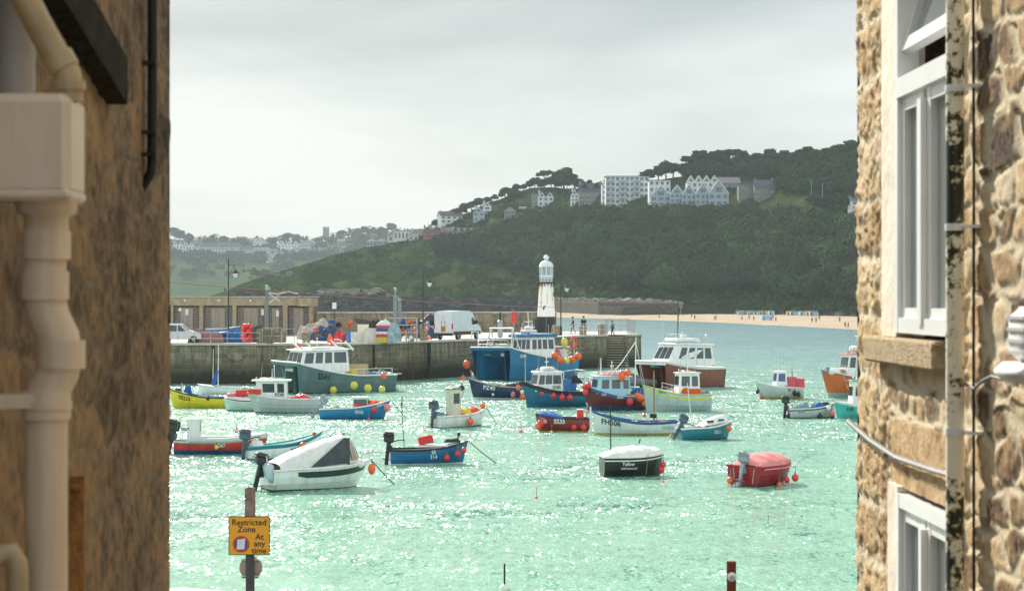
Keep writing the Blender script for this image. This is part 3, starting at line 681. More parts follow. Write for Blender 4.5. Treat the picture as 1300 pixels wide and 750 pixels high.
# 15 light blue cabin
r, D = boat('fishing_boat', 783, 520, 199, 'dark maroon and blue fishing boat with a light blue wheelhouse', 'boat')
hu = Hull(5.3,2.2,.85,.95,1.75,st=.85,rake=.4,p=2.4); hu.build(r, blueaf, maroon, M('royal blue stripe',(.02,.1,.32),.4), boot=.3, stripe=.22, gun=paleblue, fd=.85, deckc=paleblue, floor=.45)
c = cabin(r,-.7,1.8,.85,1.1,1.15,paleblue,rf=.1,rb=.05,side=((.05,.2),(.32,.55),(.66,.86)),front=3,wz=(.35,.8),over=.18,roofc=offw)
hu.text(r,'SS59',.2,.9,.24,white,1); hu.text(r,'UY',1.35,1.06,.24,white,1,slope=.12)
pole(r,-1.4,0,1,3.9,.045,white); mb = MB(); mb.tube([(-1.4,0,4.6),(-.2,.3,3.2),(1.2,.6,1.9)],.03,5); mb.tube([(-1.4,0,4.6),(-2.1,.5,1)],.012,4); mb.tube([(-1.4,0,4.6),(-2.3,-.5,1)],.012,4); mb.build('boom', white, r)
pole(r,1.3,0,2.3,1.2,.05,white,'antenna')
heap(on(r,.6,0,2.32),.8,.6,.3, M('pink net',(.7,.35,.35),.9,.4,12,bump=.8),'net','pink net on the light blue wheelhouse roof','net',37)
heap(on(r,-1.7,0,.7),.7,.7,.9, bluerope,'net','blue net heap in the stern beside the orange floats','net',38)
fenders([(747,489,4,'r'),(743.5,497,4.2,'r'),(741,491,3,'r'),(799.5,509.5,4.8,'r'),(813,504.5,5,'o'),(818.5,512,4.2,'o'),(789.5,477,5,'o','long'),(797,473,4.5,'o'),(809,502,4,'o')], D-1.3, 'fenders on the light blue cabin boat',
 ['upper red fender at the bow of the maroon boat','lower red fender at the bow of the maroon boat','small red fender behind the two bow fenders of the maroon boat','red fender amidships on the maroon boat','upper orange fender at the stern of the maroon boat','lower orange fender at the stern of the maroon boat','orange float left on the light blue wheelhouse roof','orange float right on the light blue wheelhouse roof','orange fender half behind the upper stern fender of the maroon boat'])
# grey inflatable behind
r, D = boat('inflatable_boat', 800, 492, 190, 'grey inflatable boat with blue side behind the light blue wheelhouse', 'inflatable boat')
mb = MB()
for sg in (-1,1): mb.tube([(-2.2,sg*.9,.45),(0,sg*.95,.5),(1.4,sg*.7,.6),(2.1,0,.75)],.32,10)
mb.tube([(-2.0,-.8,.4),(-2.0,.8,.4)],.2,8); h = mb.build('tube', M('inflatable grey',(.14,.15,.17),.5), r)
mb = MB(); mb.bbox((0,0,.35),(3.8,1.4,.3),.1); mb.build('sole', blue, r)
heap(on(r,.2,0,.6),1.4,.7,.7, M('inflatable grey',(0,0,0)),'tarpaulin','grey tarpaulin bundled on the inflatable boat','tarpaulin',39)
# 16 brown catamaran
r, D = boat('catamaran', 864, 491, 222, 'brown red catamaran with a long white wheelhouse, behind the yellow trimmed boat', 'catamaran')
hu = Cat(8.0,3.9,1.6,2.2,w=.34); hu.build(r, M('brown antifoul',(.06,.03,.03),.6), brownred, white, gun=white, stripe=.1)
c = cabin(r,-3.0,3.0,1.5,1.85,1.75,white,rf=1.3,rb=.3,side=((.06,.2),(.25,.4),(.46,.6),(.66,.8)),front=3,wz=(.35,.85),over=.2,rt=.12,drop=.1)
mb = MB(); mb.bbox((-.2,0,3.95),(3.2,1.8,.35),.15,smooth=True); mb.build('upper_deck', white, c); rails(c,[(-1.9,1.1,3.9),(-.6,1.2,3.9),(.7,1.1,3.9),(.7,-1.1,3.9),(-.6,-1.2,3.9),(-1.9,-1.1,3.9)],.55,mid=False)
pole(r,.6,.2,1.8,5.6,.075,M('dark mast',(.06,.05,.05))); pole(r,2.4,0,3.5,2.2,.02,white,'antenna'); pole(r,.9,.4,3.8,3.0,.02,white,'antenna',lean=-.5)
mb = MB(); mb.lathe([(0,0),(.3,.02),(.3,.2),(0,.24)],(-.3,0,4.2),12); mb.build('radar', white, c)
mb = MB(); mb.tube([(-3.4,0,1.6),(-3.4,0,4.2)],.04,6); mb.bbox((-3.4,0,4.3),(.3,.3,.3),.08); mb.build('stern_light', alum, r)
mb = MB(); mb.box((-3.0,1.90,1.35),(.9,.03,.3)); mb.build('name_plate', white, r)
# 17 cream boat, yellow trim
r, D = boat('fishing_boat', 858, 521, 195, 'pale grey fishing boat with lime yellow trim and small white cabin', 'boat')
hu = Hull(5.0,2.2,1.1,1.1,1.75,st=.7,rake=.3,p=2.2); hu.build(r, M('pale hull',(.5,.58,.58),.4, streak=True), M('pale hull',(0,0,0)), M('pale hull',(0,0,0)), boot=.04, gun=lime, fd=.5, deckc=offw, floor=.5)
mb = MB(); vs = []
for sg in (1,-1):
    vs = []
    for i in range(31):
        t = i/30
        for dz in (-.36,-.24): z = hu.zs(t)+dz; x, y = hu.q(t,z); vs.append((x,sg*(y+.008),z))
    mb.add(vs,[(2*i,2*i+2,2*i+3,2*i+1) if sg<0 else (2*i,2*i+1,2*i+3,2*i+2) for i in range(30)])
mb.build('hull_stripe', lime, r)
hu.text(r,'SS75',1.3,1.28,.24,M('dark slate paint',(0,0,0)),1,slope=.1)
c = cabin(r,-1.6,-.0,.72,1.0,1.5,white,rf=.1,rb=.05,side=((.1,.36),(.5,.86)),front=2,wz=(.45,.85),over=.12)
rails(r,[(-.1,.85,1.2),(.6,.85,1.25),(1.3,.7,1.4)],.5,m=white); pole(r,-.8,0,2.5,1.1,.02,steel,'antenna')
heap(on(r,-.9,.55,1.15),.75,.3,.5, M('orange net',(0,0,0)),'net','orange net bundle beside the white cabin of the yellow trimmed boat','net',41)
# 18 FH506
r, D = boat('sailing_boat', 806, 551.5, 181, 'white double ended open boat FH506 with blue gunwale and wooden mast', 'boat')
hu = Hull(5.0,1.7,.75,.7,1.35,st=.55,rake=.12,p=2.0); hu.build(r, M('ochre boot',(.55,.4,.06),.6), offw, offw, boot=.12, stripe=.06, gun=M('strong blue gunwale',(.02,.09,.3),.4), fd=.88, deckc=offw, inner=M('buff inner',(.55,.45,.33),.6))
mb = MB(); vs = []
for i in range(31):
    t = i/30
    for dz in (-.12,-.02): z = hu.zs(t)+dz; x, y = hu.q(t,z); vs.append((x,(y+.01),z))
mb.add(vs,[(2*i,2*i+1,2*i+3,2*i+2) for i in range(30)]); mb.build('rubbing_band', M('strong blue gunwale',(0,0,0)), r)
hu.text(r,'FH506',1.45,.7,.42,blackp,1,slope=.12); hu.text(r,'FH506',-1.95,.4,.26,M('pale lettering',(.35,.4,.38)),1)
thwarts(r,hu,(.25,.42,.6)); pole(r,-1.15,0,.3,3.2,.07,woodm)
mb = MB(); mb.tube([(-1.3,0,1.0),(-.9,0,1.05)],.12,8); mb.build('mast_collar', darknet, r)
mb = MB(); mb.box((2.62,0,.75),(.1,.07,1.6)); mb.box((2.62,0,.1),(.24,.06,.4)); mb.build('stem_post', offw, r)
crate(on(r,-.6,.1,.45),(.6,.4,.3),M('pink plastic',(.6,.2,.15)),'pinkish box lying amidships in the boat FH506',.1)
# 19 teal cuddy
r, D = boat('dinghy', 896, 557, 14, 'small teal cuddy boat with white cabin top and orange fenders', 'boat')
hu = Hull(3.2,1.45,.6,.64,.95,st=.85,p=2.3,rake=.4); hu.build(r, M('dark teal af',(.01,.08,.12),.6), teal, teal, gun=white, fd=.5, deckc=white)
mb = MB(); secs = []
r_ = r; secs = []
for i in range(9):
    f = i/8; x = -.35+1.75*f; hw = .6*(1-f**2.5)+.02; ht = .42*math.sin(PI*(.2+.8*min(1,1.1-f)))**.5 if f<1 else 0
    secs.append([(x,-hw,.72+.2*f),(x,-hw*.85,.72+.2*f+ht*.8),(x,0,.72+.2*f+ht),(x,hw*.85,.72+.2*f+ht*.8),(x,hw,.72+.2*f)])
cud = loft(secs,'cuddy',white)
mb = MB(); mb.box((.05,-.575,.97),(.45,.04,.13)); mb.box((.75,-.53,1.03),(.36,.04,.11),rz=.12); mb.build('window', glassm, cud)
hu.text(r,'SS21',.5,.4,.24,white,-1); outboard(r,-1.5,-.2,.6,1.05,R(30),motorb); pole(r,-.8,0,.5,2.5,.03,white,lean=-.3)
fenders([(925.5,543.5,3.8,'o'),(866,551,3.6,'o')], D-.5, None, ['orange fender at the bow of the teal cuddy boat','orange fender at the stern of the teal cuddy boat'])
# 20 black boat white cover
r, D = boat('dinghy', 803, 603.5, 9, 'black hulled boat under a taut white cover with a thin black pole', 'boat')
hu = Hull(2.85,1.5,.86,.86,.98,st=.86,p=3.0,rake=.2); hu.build(r, green_af, blackp, blackp, boot=.05, gun=white, fd=1)
mb = MB(); vs = []
for i in range(21):
    t = i/20
    for dz in (-.2,-.15): z = hu.zs(t)+dz; x, y = hu.q(t,z); vs.append((x,-(y+.01),z))
mb.add(vs,[(2*i,2*i+2,2*i+3,2*i+1) for i in range(20)]); mb.build('white_line', white, r)
rnd_canvas(r,hu,.01,.985,.36,wcanvas,seed=9,drop=.06)
hu.text(r,'Tullow',-.35,.55,.2,white,-1,'boat_name'); hu.text(r,'RESTRONGUET',-.3,.36,.11,white,-1,'home_port')
mb = MB(); mb.tube([(-.98,.15,.9),(-1.0,.15,3.0)],.03,5); mb.build('pole', blackp, r)
mb = MB(); mb.tube([(.3,0,1.36),(.36,0,1.55)],.03,5); mb.build('cover_tie', blackp, r)
mb = MB(); mb.tube([(.55,-.78,.95),(.45,-.8,.1)],.015,4); mb.build('side_rope', rope, r)
fenders([(839.5,596,4.6,'r'),(842,589.5,4,'r')], D-.3, None, ['red fender in front at the bow of the black covered boat','red fender behind the other at the bow of the black covered boat'])
# 21 red boat pink cover
r, D = boat('dinghy', 971, 614, 47, 'red dinghy under a faded pink cover, outboard towards the viewer', 'dinghy')
hu = Hull(3.1,1.95,.78,.8,.95,st=.9,p=2.6,rake=.3); hu.build(r, M('dark boot',(.02,.02,.05)), M('deep red paint',(.3,.006,.012),.35), M('deep red paint',(0,0,0)), boot=.05, gun=M('deep red paint',(0,0,0)), fd=1)
rnd_canvas(r,hu,.06,.97,.42,pcanvas,seed=11,drop=.1,sh=.75)
outboard(r,-1.55,0,.62,1.05,R(16),motorg,R(5))
for y in (-.55,.55):
    mb = MB(); mb.tube([(-1.56,y,.72),(-1.56,y*.85,.12)],.014,4); mb.build('stern_rope', whiteplastic, r)
fenders([(927,609.5,4.8,'o'),(989.5,615.5,4.4,'o'),(999,609,4,'r'),(1009.5,606,4.8,'r')], D-1.0, None,
 ['orange fender left of the transom of the pink covered dinghy','orange fender at the right corner of the pink covered dinghy transom','small red fender on the side of the pink covered dinghy','red fender at the bow of the pink covered dinghy'])
# 22 white boat
r, D = boat('fishing_boat', 988, 505.5, 196, 'small white boat with yellow boot stripe and pink crates aft', 'boat')
hu = Hull(3.9,1.7,.75,.85,1.35,st=.8,rake=.5); hu.build(r, M('ochre boot',(0,0,0)), palegrey, offw, boot=.16, gun=white, fd=.55, deckc=white)
c = cabin(r,-.6,.35,.5,.95,1.05,white,rf=.15,side=((.2,.8),),front=2,wz=(.35,.85),over=.06,glass=M('blue glass',(.05,.1,.28),.1)); pole(r,0,0,2.0,1.6,.02,white,'antenna')
hu.text(r,'SS',-.6,.65,.3,M('dark slate paint',(0,0,0)),1); rails(r,[(1.7,.2,1.3),(1.1,.6,1.1),(.4,.75,1.0)],.35,mid=False)
crate(on(r,-1.0,.2,.9),(.8,.7,.8),M('pink red plastic',(.7,.08,.12)),'pink red crate nearer the cabin of the small white boat',.2)
crate(on(r,-1.75,.2,.8),(.7,.7,.75),M('pink red plastic',(0,0,0)),'pink red crate at the stern end of the small white boat',.2)
mb = MB(); mb.tube([(-1.4,-.5,.9),(-1.5,-.5,2.0),(-2.1,.3,2.1)],.03,5); mb.build('boom', steel, r)
fenders([(961.5,497,2.8,'k'),(966,504.5,2.6,'r'),(1009,499,3.2,'k'),(1014,500.5,3,'k')], D-.6, None, ['black fender at the stem of the small white boat','small red float below the bow of the small white boat','black fender at the stern of the small white boat, nearer','rearmost black fender of the small white boat'])
# 23 cluttered dinghy
r, D = boat('dinghy', 1031, 530, 8, 'grey cluttered dinghy with black outboard and blue nets', 'dinghy')
hu = Hull(3.4,1.6,.55,.6,.95,st=.85,rake=.4); hu.build(r, green_af, palegrey, blackr, gun=offw, fd=.9)
outboard(r,-1.7,0,.6,1.1,R(5)); pole(r,-1.3,.3,.5,2.6,.03,woodm,'pole')
heap(on(r,.6,0,.6),.7,.5,.45,darknet,'net','black net in the bow of the cluttered grey dinghy','net',44)
heap(on(r,.3,-.35,.65),.45,.3,.35,bcanvas,'cloth','blue cloth lying in the cluttered grey dinghy','cloth',45)
heap(on(r,-.6,0,.5),.5,.5,.5,greynet,'net','grey rope heap aft in the cluttered dinghy','net',46)
fenders([(1001,527.5,3.4,'k'),(1041,529,3.8,'k'),(1056,524,4.6,'p'),(1057,528.5,3,'k'),(1052,517.5,3.4,'w')], D-.7, None, ['black fender at the stern of the cluttered dinghy','black fender amidships on the cluttered dinghy','pink fender at the bow of the cluttered dinghy','black fender under the pink one of the cluttered dinghy','white ring float in the bow of the cluttered dinghy'])
# 24 orange fishing boat
r, D = boat('fishing_boat', 1093, 504, 197, 'orange hulled fishing boat with white wheelhouse, cut by the right wall', 'boat')
hu = Hull(7.2,2.9,1.3,1.4,2.15,st=.8,rake=.8,p=2.2); hu.build(r, M('pale green af',(.3,.42,.36),.6), orangep, blackp, boot=.35, stripe=.1, gun=white, fd=.8, deckc=white, floor=.4)
c = cabin(r,-1.6,1.7,1.05,1.5,1.75,white,rf=.3,rb=.05,side=((.06,.2),(.3,.48),(.56,.7),(.8,.94)),front=3,wz=(.45,.85),over=.2,roofc=M('orange roof',(.7,.14,.04)))
mb = MB(); mb.bbox((.2,0,3.65),(1.4,1.0,.5),.15,smooth=True); mb.tube([(.2,0,3.8),(.2,0,6.6)],.05,6); mb.tube([(.2,-.6,4.6),(.2,.6,4.6)],.03,5); mb.build('radar_mast', white, c)
for x, h in ((1.2,1.8),(.9,1.4),(-.7,2.2),(-1.0,1.6)): pole(r,x,.5,3.3,h,.025,steel,'antenna')
mb = MB(); mb.bbox((2.3,0,1.95),(1.6,1.3,.5),.15,smooth=True); mb.build('fore_cabin', white, r); rails(r,[(3.3,0,2.1),(2.7,.7,1.95),(1.9,1.1,1.75)],.6,m=white)
mb = MB(); mb.tube([(2.2,1.1,1.9),(2.6,2.8,.8),(3.1,5,0)],.03,5); mb.build('mooring_rope', rope, r)
# 25 turquoise boat
r, D = boat('fishing_boat', 1095, 533, 190, 'turquoise hulled boat with a white cabin, half behind the right wall', 'boat')
hu = Hull(4.0,1.8,.85,.9,1.2,st=.8,rake=.35); hu.build(r, white, turq, white, boot=.08, gun=white, fd=.7, deckc=white)
cabin(r,-.6,.9,.6,.95,1.45,white,rf=.1,side=((.1,.4),(.5,.85)),front=2,wz=(.4,.75),over=.15,roofc=turq); hu.text(r,'SS8',1.1,.7,.3,M('dark slate paint',(0,0,0)),1)
mooring(r,hu,.4)
GN = 0
def gear(r, bn, pts, z):
    global GN
    for k, (x, y) in enumerate(pts):
        q = (k+GN) % 4; zz_ = z
        if q == 0: crate(on(r,x,y,zz_),(.7,.5,.32),[blueplastic,redplastic,yelplastic,whiteplastic][(k+GN//2)%4],'small fish box on the deck of the %s'%bn,rnd.uniform(0,1.5),'fish_box','fish box','fish boxes aboard the %s'%bn)
        elif q == 1:
            mb = MB(); mb.lathe([(0,0),(.15,0),(.19,.34),(.17,.34),(.13,.03),(0,.03)],n=12); mb.tube([(-.18,0,.33),(-.1,0,.48),(.1,0,.48),(.18,0,.33)],.01,4); o = mb.build('bucket',[blackr,yelplastic,whiteplastic][GN%3]); o.location = on(r,x,y,zz_); tag(o,'bucket standing on the deck of the %s'%bn,'bucket','buckets aboard the %s'%bn)
        elif q == 2:
            mb = MB(); mb.tube([((.22+.03*math.sin(i*1.7))*math.cos(i*.5),(.22+.03*math.cos(i*2.1))*math.sin(i*.5),.03+i*.0035) for i in range(70)],.022,5); o = mb.build('rope_coil',[rope,bluerope,M('orange rope',(.6,.2,.05),.9)][GN%3]); o.location = on(r,x,y,zz_); tag(o,'coil of rope on the deck of the %s'%bn,'rope','rope coils aboard the %s'%bn)
        else: heap(on(r,x,y,zz_),.5,.4,.45,[darknet,netm,bluerope,greynet][(k+GN)%4],'net','small net heap on the deck of the %s'%bn,'net',90+GN+k,group='small net heaps aboard the %s'%bn)
    GN += 1
BT = {}
for o in list(COL.objects):
    if not o.parent and 'label' in o: BT[o['label']] = o
def gb(key): return [o for l_, o in BT.items() if l_.startswith(key) and o.type == 'EMPTY'][0]
gear(gb('large sea grey'),'grey catamaran',[(-2.6,-.8),(-3.3,.8),(-3.8,-.4),(-4.2,1.2),(-2.9,1.6),(-4.6,.3)],1.3)
gear(gb('largest bright'),'largest blue catamaran',[(1.6,1.6),(2.6,-1.5),(4.4,-1.2),(4.7,1.1),(-5.0,1.8),(-4.2,-1.4)],2.2)
gear(gb('navy blue'),'navy boat PZ40',[(-.2,.3),(-1.9,0),(.9,.05),(.1,-.3)],.75)
gear(gb('blue fishing boat'),'white cabin fishing boat',[(-1.9,-.3),(-1.2,.5),(-.9,-.5)],.8)
gear(gb('dark maroon'),'maroon boat',[(-1.2,.3),(-1.0,-.4),(-2.1,.2)],.75)
gear(gb('pale grey fishing boat with'),'yellow trimmed boat',[(.6,.3),(1.2,-.2),(-2.0,.2),(.3,-.4)],1.0)
gear(gb('pale grey clinker'),'boat PZ49',[(-.8,.4),(-1.8,-.3),(-.9,-.5)],.7)
gear(gb('yellow open'),'yellow boat',[(.5,.3),(-1.2,-.2),(-1.8,.3)],.45)
gear(gb('bright blue open'),'blue boat SS66',[(-.8,.2),(.9,-.3),(-.5,-.5)],.4)
gear(gb('brown red'),'brown catamaran',[(-3.5,.8),(-3.4,-.9),(3.4,.2)],1.75)
gear(gb('white open workboat'),'white console boat',[(.2,.4),(-1.3,.4),(1.2,0)],.5)
gear(gb('white double'),'boat FH506',[(.9,.2),(-1.8,0),(0,-.3)],.45)
gear(gb('long red'),'red and blue workboat',[(.2,.2),(.9,-.2),(-.6,.3)],.4)
gear(gb('grey cluttered'),'cluttered grey dinghy',[(-.2,.3),(1.1,.1),(-1.0,-.4)],.4)
gear(gb('orange hulled'),'orange fishing boat',[(1.9,.6),(3.0,.1)],1.9)
# loose buoys in the water
for px, py, rp, c, lb in ((661,547.5,2.6,'o','small orange mooring buoy left of the dark red boat'),(681,631,2.0,'o','tiny orange buoy alone in open water below the boats'),(833,534,3,'p','pink buoy floating above the boat FH506'),
     (746,523,2.6,'p','pink buoy floating left of the boat FH506'),(818,528,2.5,'r','red buoy afloat below the maroon boat stern'),(975,667,1.8,'w','tiny white buoy in open water at lower right'),(842,611,1.6,'o','tiny orange buoy below the black covered boat'),(468,532,2.2,'r','small red buoy under the blue boat SS66'),(700,548,1.8,'w','tiny white buoy beside the dark red boat'),(648,474,3,'w','white pick up buoy beside the pier wall')):
    fender(px,py,rp,Dw(py+1),c,'', name='buoy'); o = COL.objects[-1]; tag(o, lb, 'buoy')
# thin withies / pole buoys
for px, py, h, lb in ((345,518,1.0,'white stick buoy in front of the boat PZ49'),(510.5,532,1.6,'thin dark stick buoy right of the blue boat SS66'),(640.5,747.5,.75,'white buoy with a dark stick at the bottom edge of the view')):
    D = Dw(py); mb = MB(); mb.ball((0,0,.0),.16,10); o = mb.build('stick_buoy', wfl); o.location = P(px,D,0); tag(o, lb, 'buoy')
    mb = MB(); mb.tube([(0,0,0),(0,0,h)],.03,6); mb.build('stick', [white,blackp,blackp][(345,510.5,640.5).index(px)], o)
# ================================================================ PIER
def stone_mat(name, c1, c2, mortar, sx=1.2, sz=.45, weed=True, rough=.9):
    m = bpy.data.materials.new(name); m.use_nodes = True; nt = m.node_tree; n = nt.nodes; l = nt.links; b = n['Principled BSDF']
    b.inputs['Roughness'].default_value = rough; b.inputs['Specular IOR Level'].default_value = .12
    ge = n.new('ShaderNodeNewGeometry'); sp = n.new('ShaderNodeSeparateXYZ'); l.new(ge.outputs['Position'], sp.inputs[0])
    ad = n.new('ShaderNodeMath'); ad.operation = 'MULTIPLY_ADD'; l.new(sp.outputs['Y'], ad.inputs[0]); ad.inputs[1].default_value = .8; l.new(sp.outputs['X'], ad.inputs[2])
    cb = n.new('ShaderNodeCombineXYZ'); l.new(ad.outputs[0], cb.inputs[0]); l.new(sp.outputs['Z'], cb.inputs[1])
    nd = n.new('ShaderNodeTexNoise'); nd.inputs['Scale'].default_value = .8; l.new(cb.outputs[0], nd.inputs['Vector'])
    mx = n.new('ShaderNodeMixRGB'); mx.inputs[0].default_value = .12; l.new(cb.outputs[0], mx.inputs[1]); l.new(nd.outputs['Color'], mx.inputs[2])
    br = n.new('ShaderNodeTexBrick'); l.new(mx.outputs[0], br.inputs['Vector']); br.inputs['Scale'].default_value = 1
    br.inputs['Brick Width'].default_value = sx; br.inputs['Row Height'].default_value = sz; br.inputs['Mortar Size'].default_value = .022; br.inputs['Mortar Smooth'].default_value = .5
    br.inputs['Color1'].default_value = (*c1,1); br.inputs['Color2'].default_value = (*c2,1); br.inputs['Mortar'].default_value = (*mortar,1)
    nz = n.new('ShaderNodeTexNoise'); nz.inputs['Scale'].default_value = 1; nz.inputs['Detail'].default_value = 8; nz.inputs['Roughness'].default_value = .7
    mp = n.new('ShaderNodeMapping'); mp.inputs['Scale'].default_value = (1.6,.28,1); l.new(cb.outputs[0], mp.inputs[0]); l.new(mp.outputs[0], nz.inputs['Vector'])
    cr = n.new('ShaderNodeValToRGB'); l.new(nz.outputs[0], cr.inputs[0]); cr.color_ramp.elements[0].position=.32; cr.color_ramp.elements[1].position=.68
    cr.color_ramp.elements[0].color=(.35,.35,.33,1); cr.color_ramp.elements[1].color=(1.5,1.45,1.35,1)
    mu = n.new('ShaderNodeMixRGB'); mu.blend_type='MULTIPLY'; mu.inputs[0].default_value=1; l.new(br.outputs[0], mu.inputs[1]); l.new(cr.outputs[0], mu.inputs[2])
    out = mu.outputs[0]
    if weed:
        ma = n.new('ShaderNodeMath'); ma.operation='MULTIPLY_ADD'; l.new(nz.outputs[0], ma.inputs[0]); ma.inputs[1].default_value=-2.4; l.new(sp.outputs['Z'], ma.inputs[2])
        rg = n.new('ShaderNodeMapRange'); rg.inputs['From Min'].default_value=-.4; rg.inputs['From Max'].default_value=1.2; l.new(ma.outputs[0], rg.inputs[0])
        m2 = n.new('ShaderNodeMixRGB'); l.new(rg.outputs[0], m2.inputs[0]); m2.inputs[1].default_value=(.045,.042,.03,1); l.new(out, m2.inputs[2]); out = m2.outputs[0]
    l.new(out, b.inputs['Base Color'])
    bp = n.new('ShaderNodeBump'); bp.inputs['Distance'].default_value=.12; bp.inputs['Strength'].default_value=.6
    sb = n.new('ShaderNodeMath'); sb.operation='SUBTRACT'; l.new(nz.outputs[0], sb.inputs[0]); l.new(br.outputs['Fac'], sb.inputs[1]); l.new(sb.outputs[0], bp.inputs['Height']); l.new(bp.outputs[0], b.inputs['Normal'])
    return m
pierstone = stone_mat('pier granite', (.26,.23,.17), (.16,.145,.11), (.36,.33,.27))
parstone = stone_mat('parapet granite', (.3,.26,.19), (.2,.17,.13), (.33,.3,.24), .9, .4, False)
deckm = M('pale concrete deck', (.56,.53,.48), .85, .2, .35, rgb2=(.4,.37,.33), w2=.42)
granite = M('dressed granite', (.42,.35,.24), .85, .3, 1.5, rgb2=(.28,.22,.15), bump=.3)
coping = M('pale coping', (.5,.47,.4), .85, .25, 1.2)
front = [(60,197),(435,197),(610,218),(700,234),(745,240),(770,243.2),(770,250),(795,250),(795,245),(814,246.5)]
back = [(797,276),(700,274),(600,270),(500,267),(420,264),(60,264)]
pier = empty('stone_pier', P(500,230,0), 0, 'long granite pier with pale deck running out to the lighthouse', 'pier')
off = pier.location.copy()
ring = [P(a,d,0)-off for a,d in front+back]
mb = MB(); n = len(ring)
for i in range(n):
    a, b = ring[i], ring[(i+1)%n]; seg = 8
    k = 1.0
    mb.add([(a.x,a.y-.35,-3),(b.x,b.y-.35,-3),(b.x,b.y,DECK-.02),(a.x,a.y,DECK-.02)], [(0,1,2,3)])
mb.build('wall', pierstone, pier)
mb = MB(); mb.add([(v.x,v.y,DECK) for v in ring], [tuple(range(n))]); mb.build('deck', deckm, pier)
for i in range(9):
    if i in (5,6,7): continue
    mb = MB()
    a, b = ring[i], ring[i+1]; d = (b-a); L = d.length; ang = math.atan2(d.y,d.x); c = (a+b)/2
    mb.box((c.x, c.y+.2, DECK+.03), (L, .6, .2), rz=ang); mb.build('coping', coping, pier)
mb = MB(); mt_ = MB(); nst = 13
x0 = ring[5].x; x1 = ring[7].x
for i in range(nst):
    z = DECK-(i+1)*.3; y = ring[6].y-(i+1)*.5; mb.box(((x0+x1)/2, y+.25-.0, z-1.53), (x1-x0-.02, .5, 2.94)); mt_.box(((x0+x1)/2, y+.23, z-.03), (x1-x0-.03, .54, .06))
st_ = mb.build('stairs', pierstone, pier); mt_.build('lit_tread', coping, st_)  # paler tread tops put the sunlight on the steps into their colour
def ladder(px, D, label):
    r = empty('ladder', P(px,D,DECK), 0, label, 'ladder'); mb = MB()
    for x in (-.22,.22): mb.tube([(x,-.5,-3.9),(x,-.5,.9),(x,.1,.95)],.03,5)
    mb.build('stile', M('rusty steel dark',(.12,.08,.06),.85,.4,6), r)
    for k in range(13): mb = MB(); mb.tube([(-.22,-.5,-3.8+k*.33),(.22,-.5,-3.8+k*.33)],.022,5); mb.build('rung', MC['rusty steel dark'], r)
ladder(343,196.8,'rusty ladder down the pier wall below the davit crane'); ladder(522,206.6,'rusty ladder down the pier wall left of the lamp by the van'); ladder(676,230,'rusty ladder down the pier wall behind the blue catamaran')
for px, D in ((545,209),(475,201),(402,196.6),(272,196.6)):
    mb = MB(); mb.tube([(0,-.55,-3.9),(0,-.5,-.1)],.13 if px!=545 else .2,8); o = mb.build('fender_pile', M('dark wet timber',(.05,.042,.035),.8,.4,3)); o.location = P(px,D,DECK); tag(o,'dark vertical timber pile against the pier wall','pile','timber piles on the pier wall')
for px, D in ((300,196.6),(440,196.9),(590,215),(620,219),(740,239)):
    mb = MB(); mb.tube([(-1.2,-.45,-.9),(-.6,-.48,-1.5),(0,-.5,-1.7),(.6,-.48,-1.5),(1.2,-.45,-.9)],.05,5); o = mb.build('mooring_chain', M('rusty steel dark',(0,0,0))); o.location = P(px,D,DECK); tag(o,'looped rusty mooring chain on the face of the pier wall','chain','chains on the pier wall')
# parapet
par = empty('parapet_wall', P(520,266,DECK), 0, 'high granite parapet wall behind the van along the far edge of the pier', 'wall')
off2 = par.location.copy(); mb = MB(); mc = MB()
for (a,da),(b,db) in (((398,263),(560,266)),((560,266),(705,272))):
    A = P(a,da,0)-off2; B = P(b,db,0)-off2; d = B-A; ang = math.atan2(d.y,d.x); c = (A+B)/2
    mb.box((c.x,c.y,1.3),(d.length,.8,2.6),rz=ang); mc.box((c.x,c.y,2.68),(d.length,1.0,.16),rz=ang)
mb.build('wall', parstone, par); mc.build('coping', coping, par)

# lighthouse
LD = 262; lt = P(693.5, LD, DECK); s_ = LD/F
lh = empty('lighthouse', lt, 0, 'white lighthouse with black base, rust stains and domed lantern at the pier', 'lighthouse')
mwt = bpy.data.materials.new('rusty white render'); mwt.use_nodes = True
nt = mwt.node_tree; nn = nt.nodes; ll = nt.links; b = nn['Principled BSDF']; b.inputs['Roughness'].default_value=.7
tc = nn.new('ShaderNodeTexCoord'); mp = nn.new('ShaderNodeMapping'); mp.inputs['Scale'].default_value=(1.4,1.4,.22); ll.new(tc.outputs['Object'], mp.inputs[0])
nz = nn.new('ShaderNodeTexNoise'); nz.inputs['Scale'].default_value=1.6; nz.inputs['Detail'].default_value=7; ll.new(mp.outputs[0], nz.inputs['Vector'])
sp = nn.new('ShaderNodeSeparateXYZ'); ll.new(tc.outputs['Object'], sp.inputs[0])
ma = nn.new('ShaderNodeMath'); ma.operation='MULTIPLY_ADD'; ll.new(sp.outputs['Z'], ma.inputs[0]); ma.inputs[1].default_value=.045; ll.new(nz.outputs[0], ma.inputs[2])
cr = nn.new('ShaderNodeValToRGB'); ll.new(ma.outputs[0], cr.inputs[0]); e = cr.color_ramp.elements
e[0].position=.75; e[0].color=(.84,.84,.8,1); e[1].position=.91; e[1].color=(.45,.22,.07,1); x=e.new(.81); x.color=(.76,.7,.58,1)
ll.new(cr.outputs[0], b.inputs['Base Color'])
zz = lambda py: (421-py)*s_*.985+.0
blk = M('matt black paint', (.02,.022,.025), .6, .4)
mb = MB(); rb = 12.0*s_
mb.lathe([(rb*1.04,0),(rb*1.0,zz(400)),(0,zz(400))], n=8, smooth=False); mb.box((-1.2,-.3,.9),(.7,1.4,1.9)); mb.build('base', blk, lh)
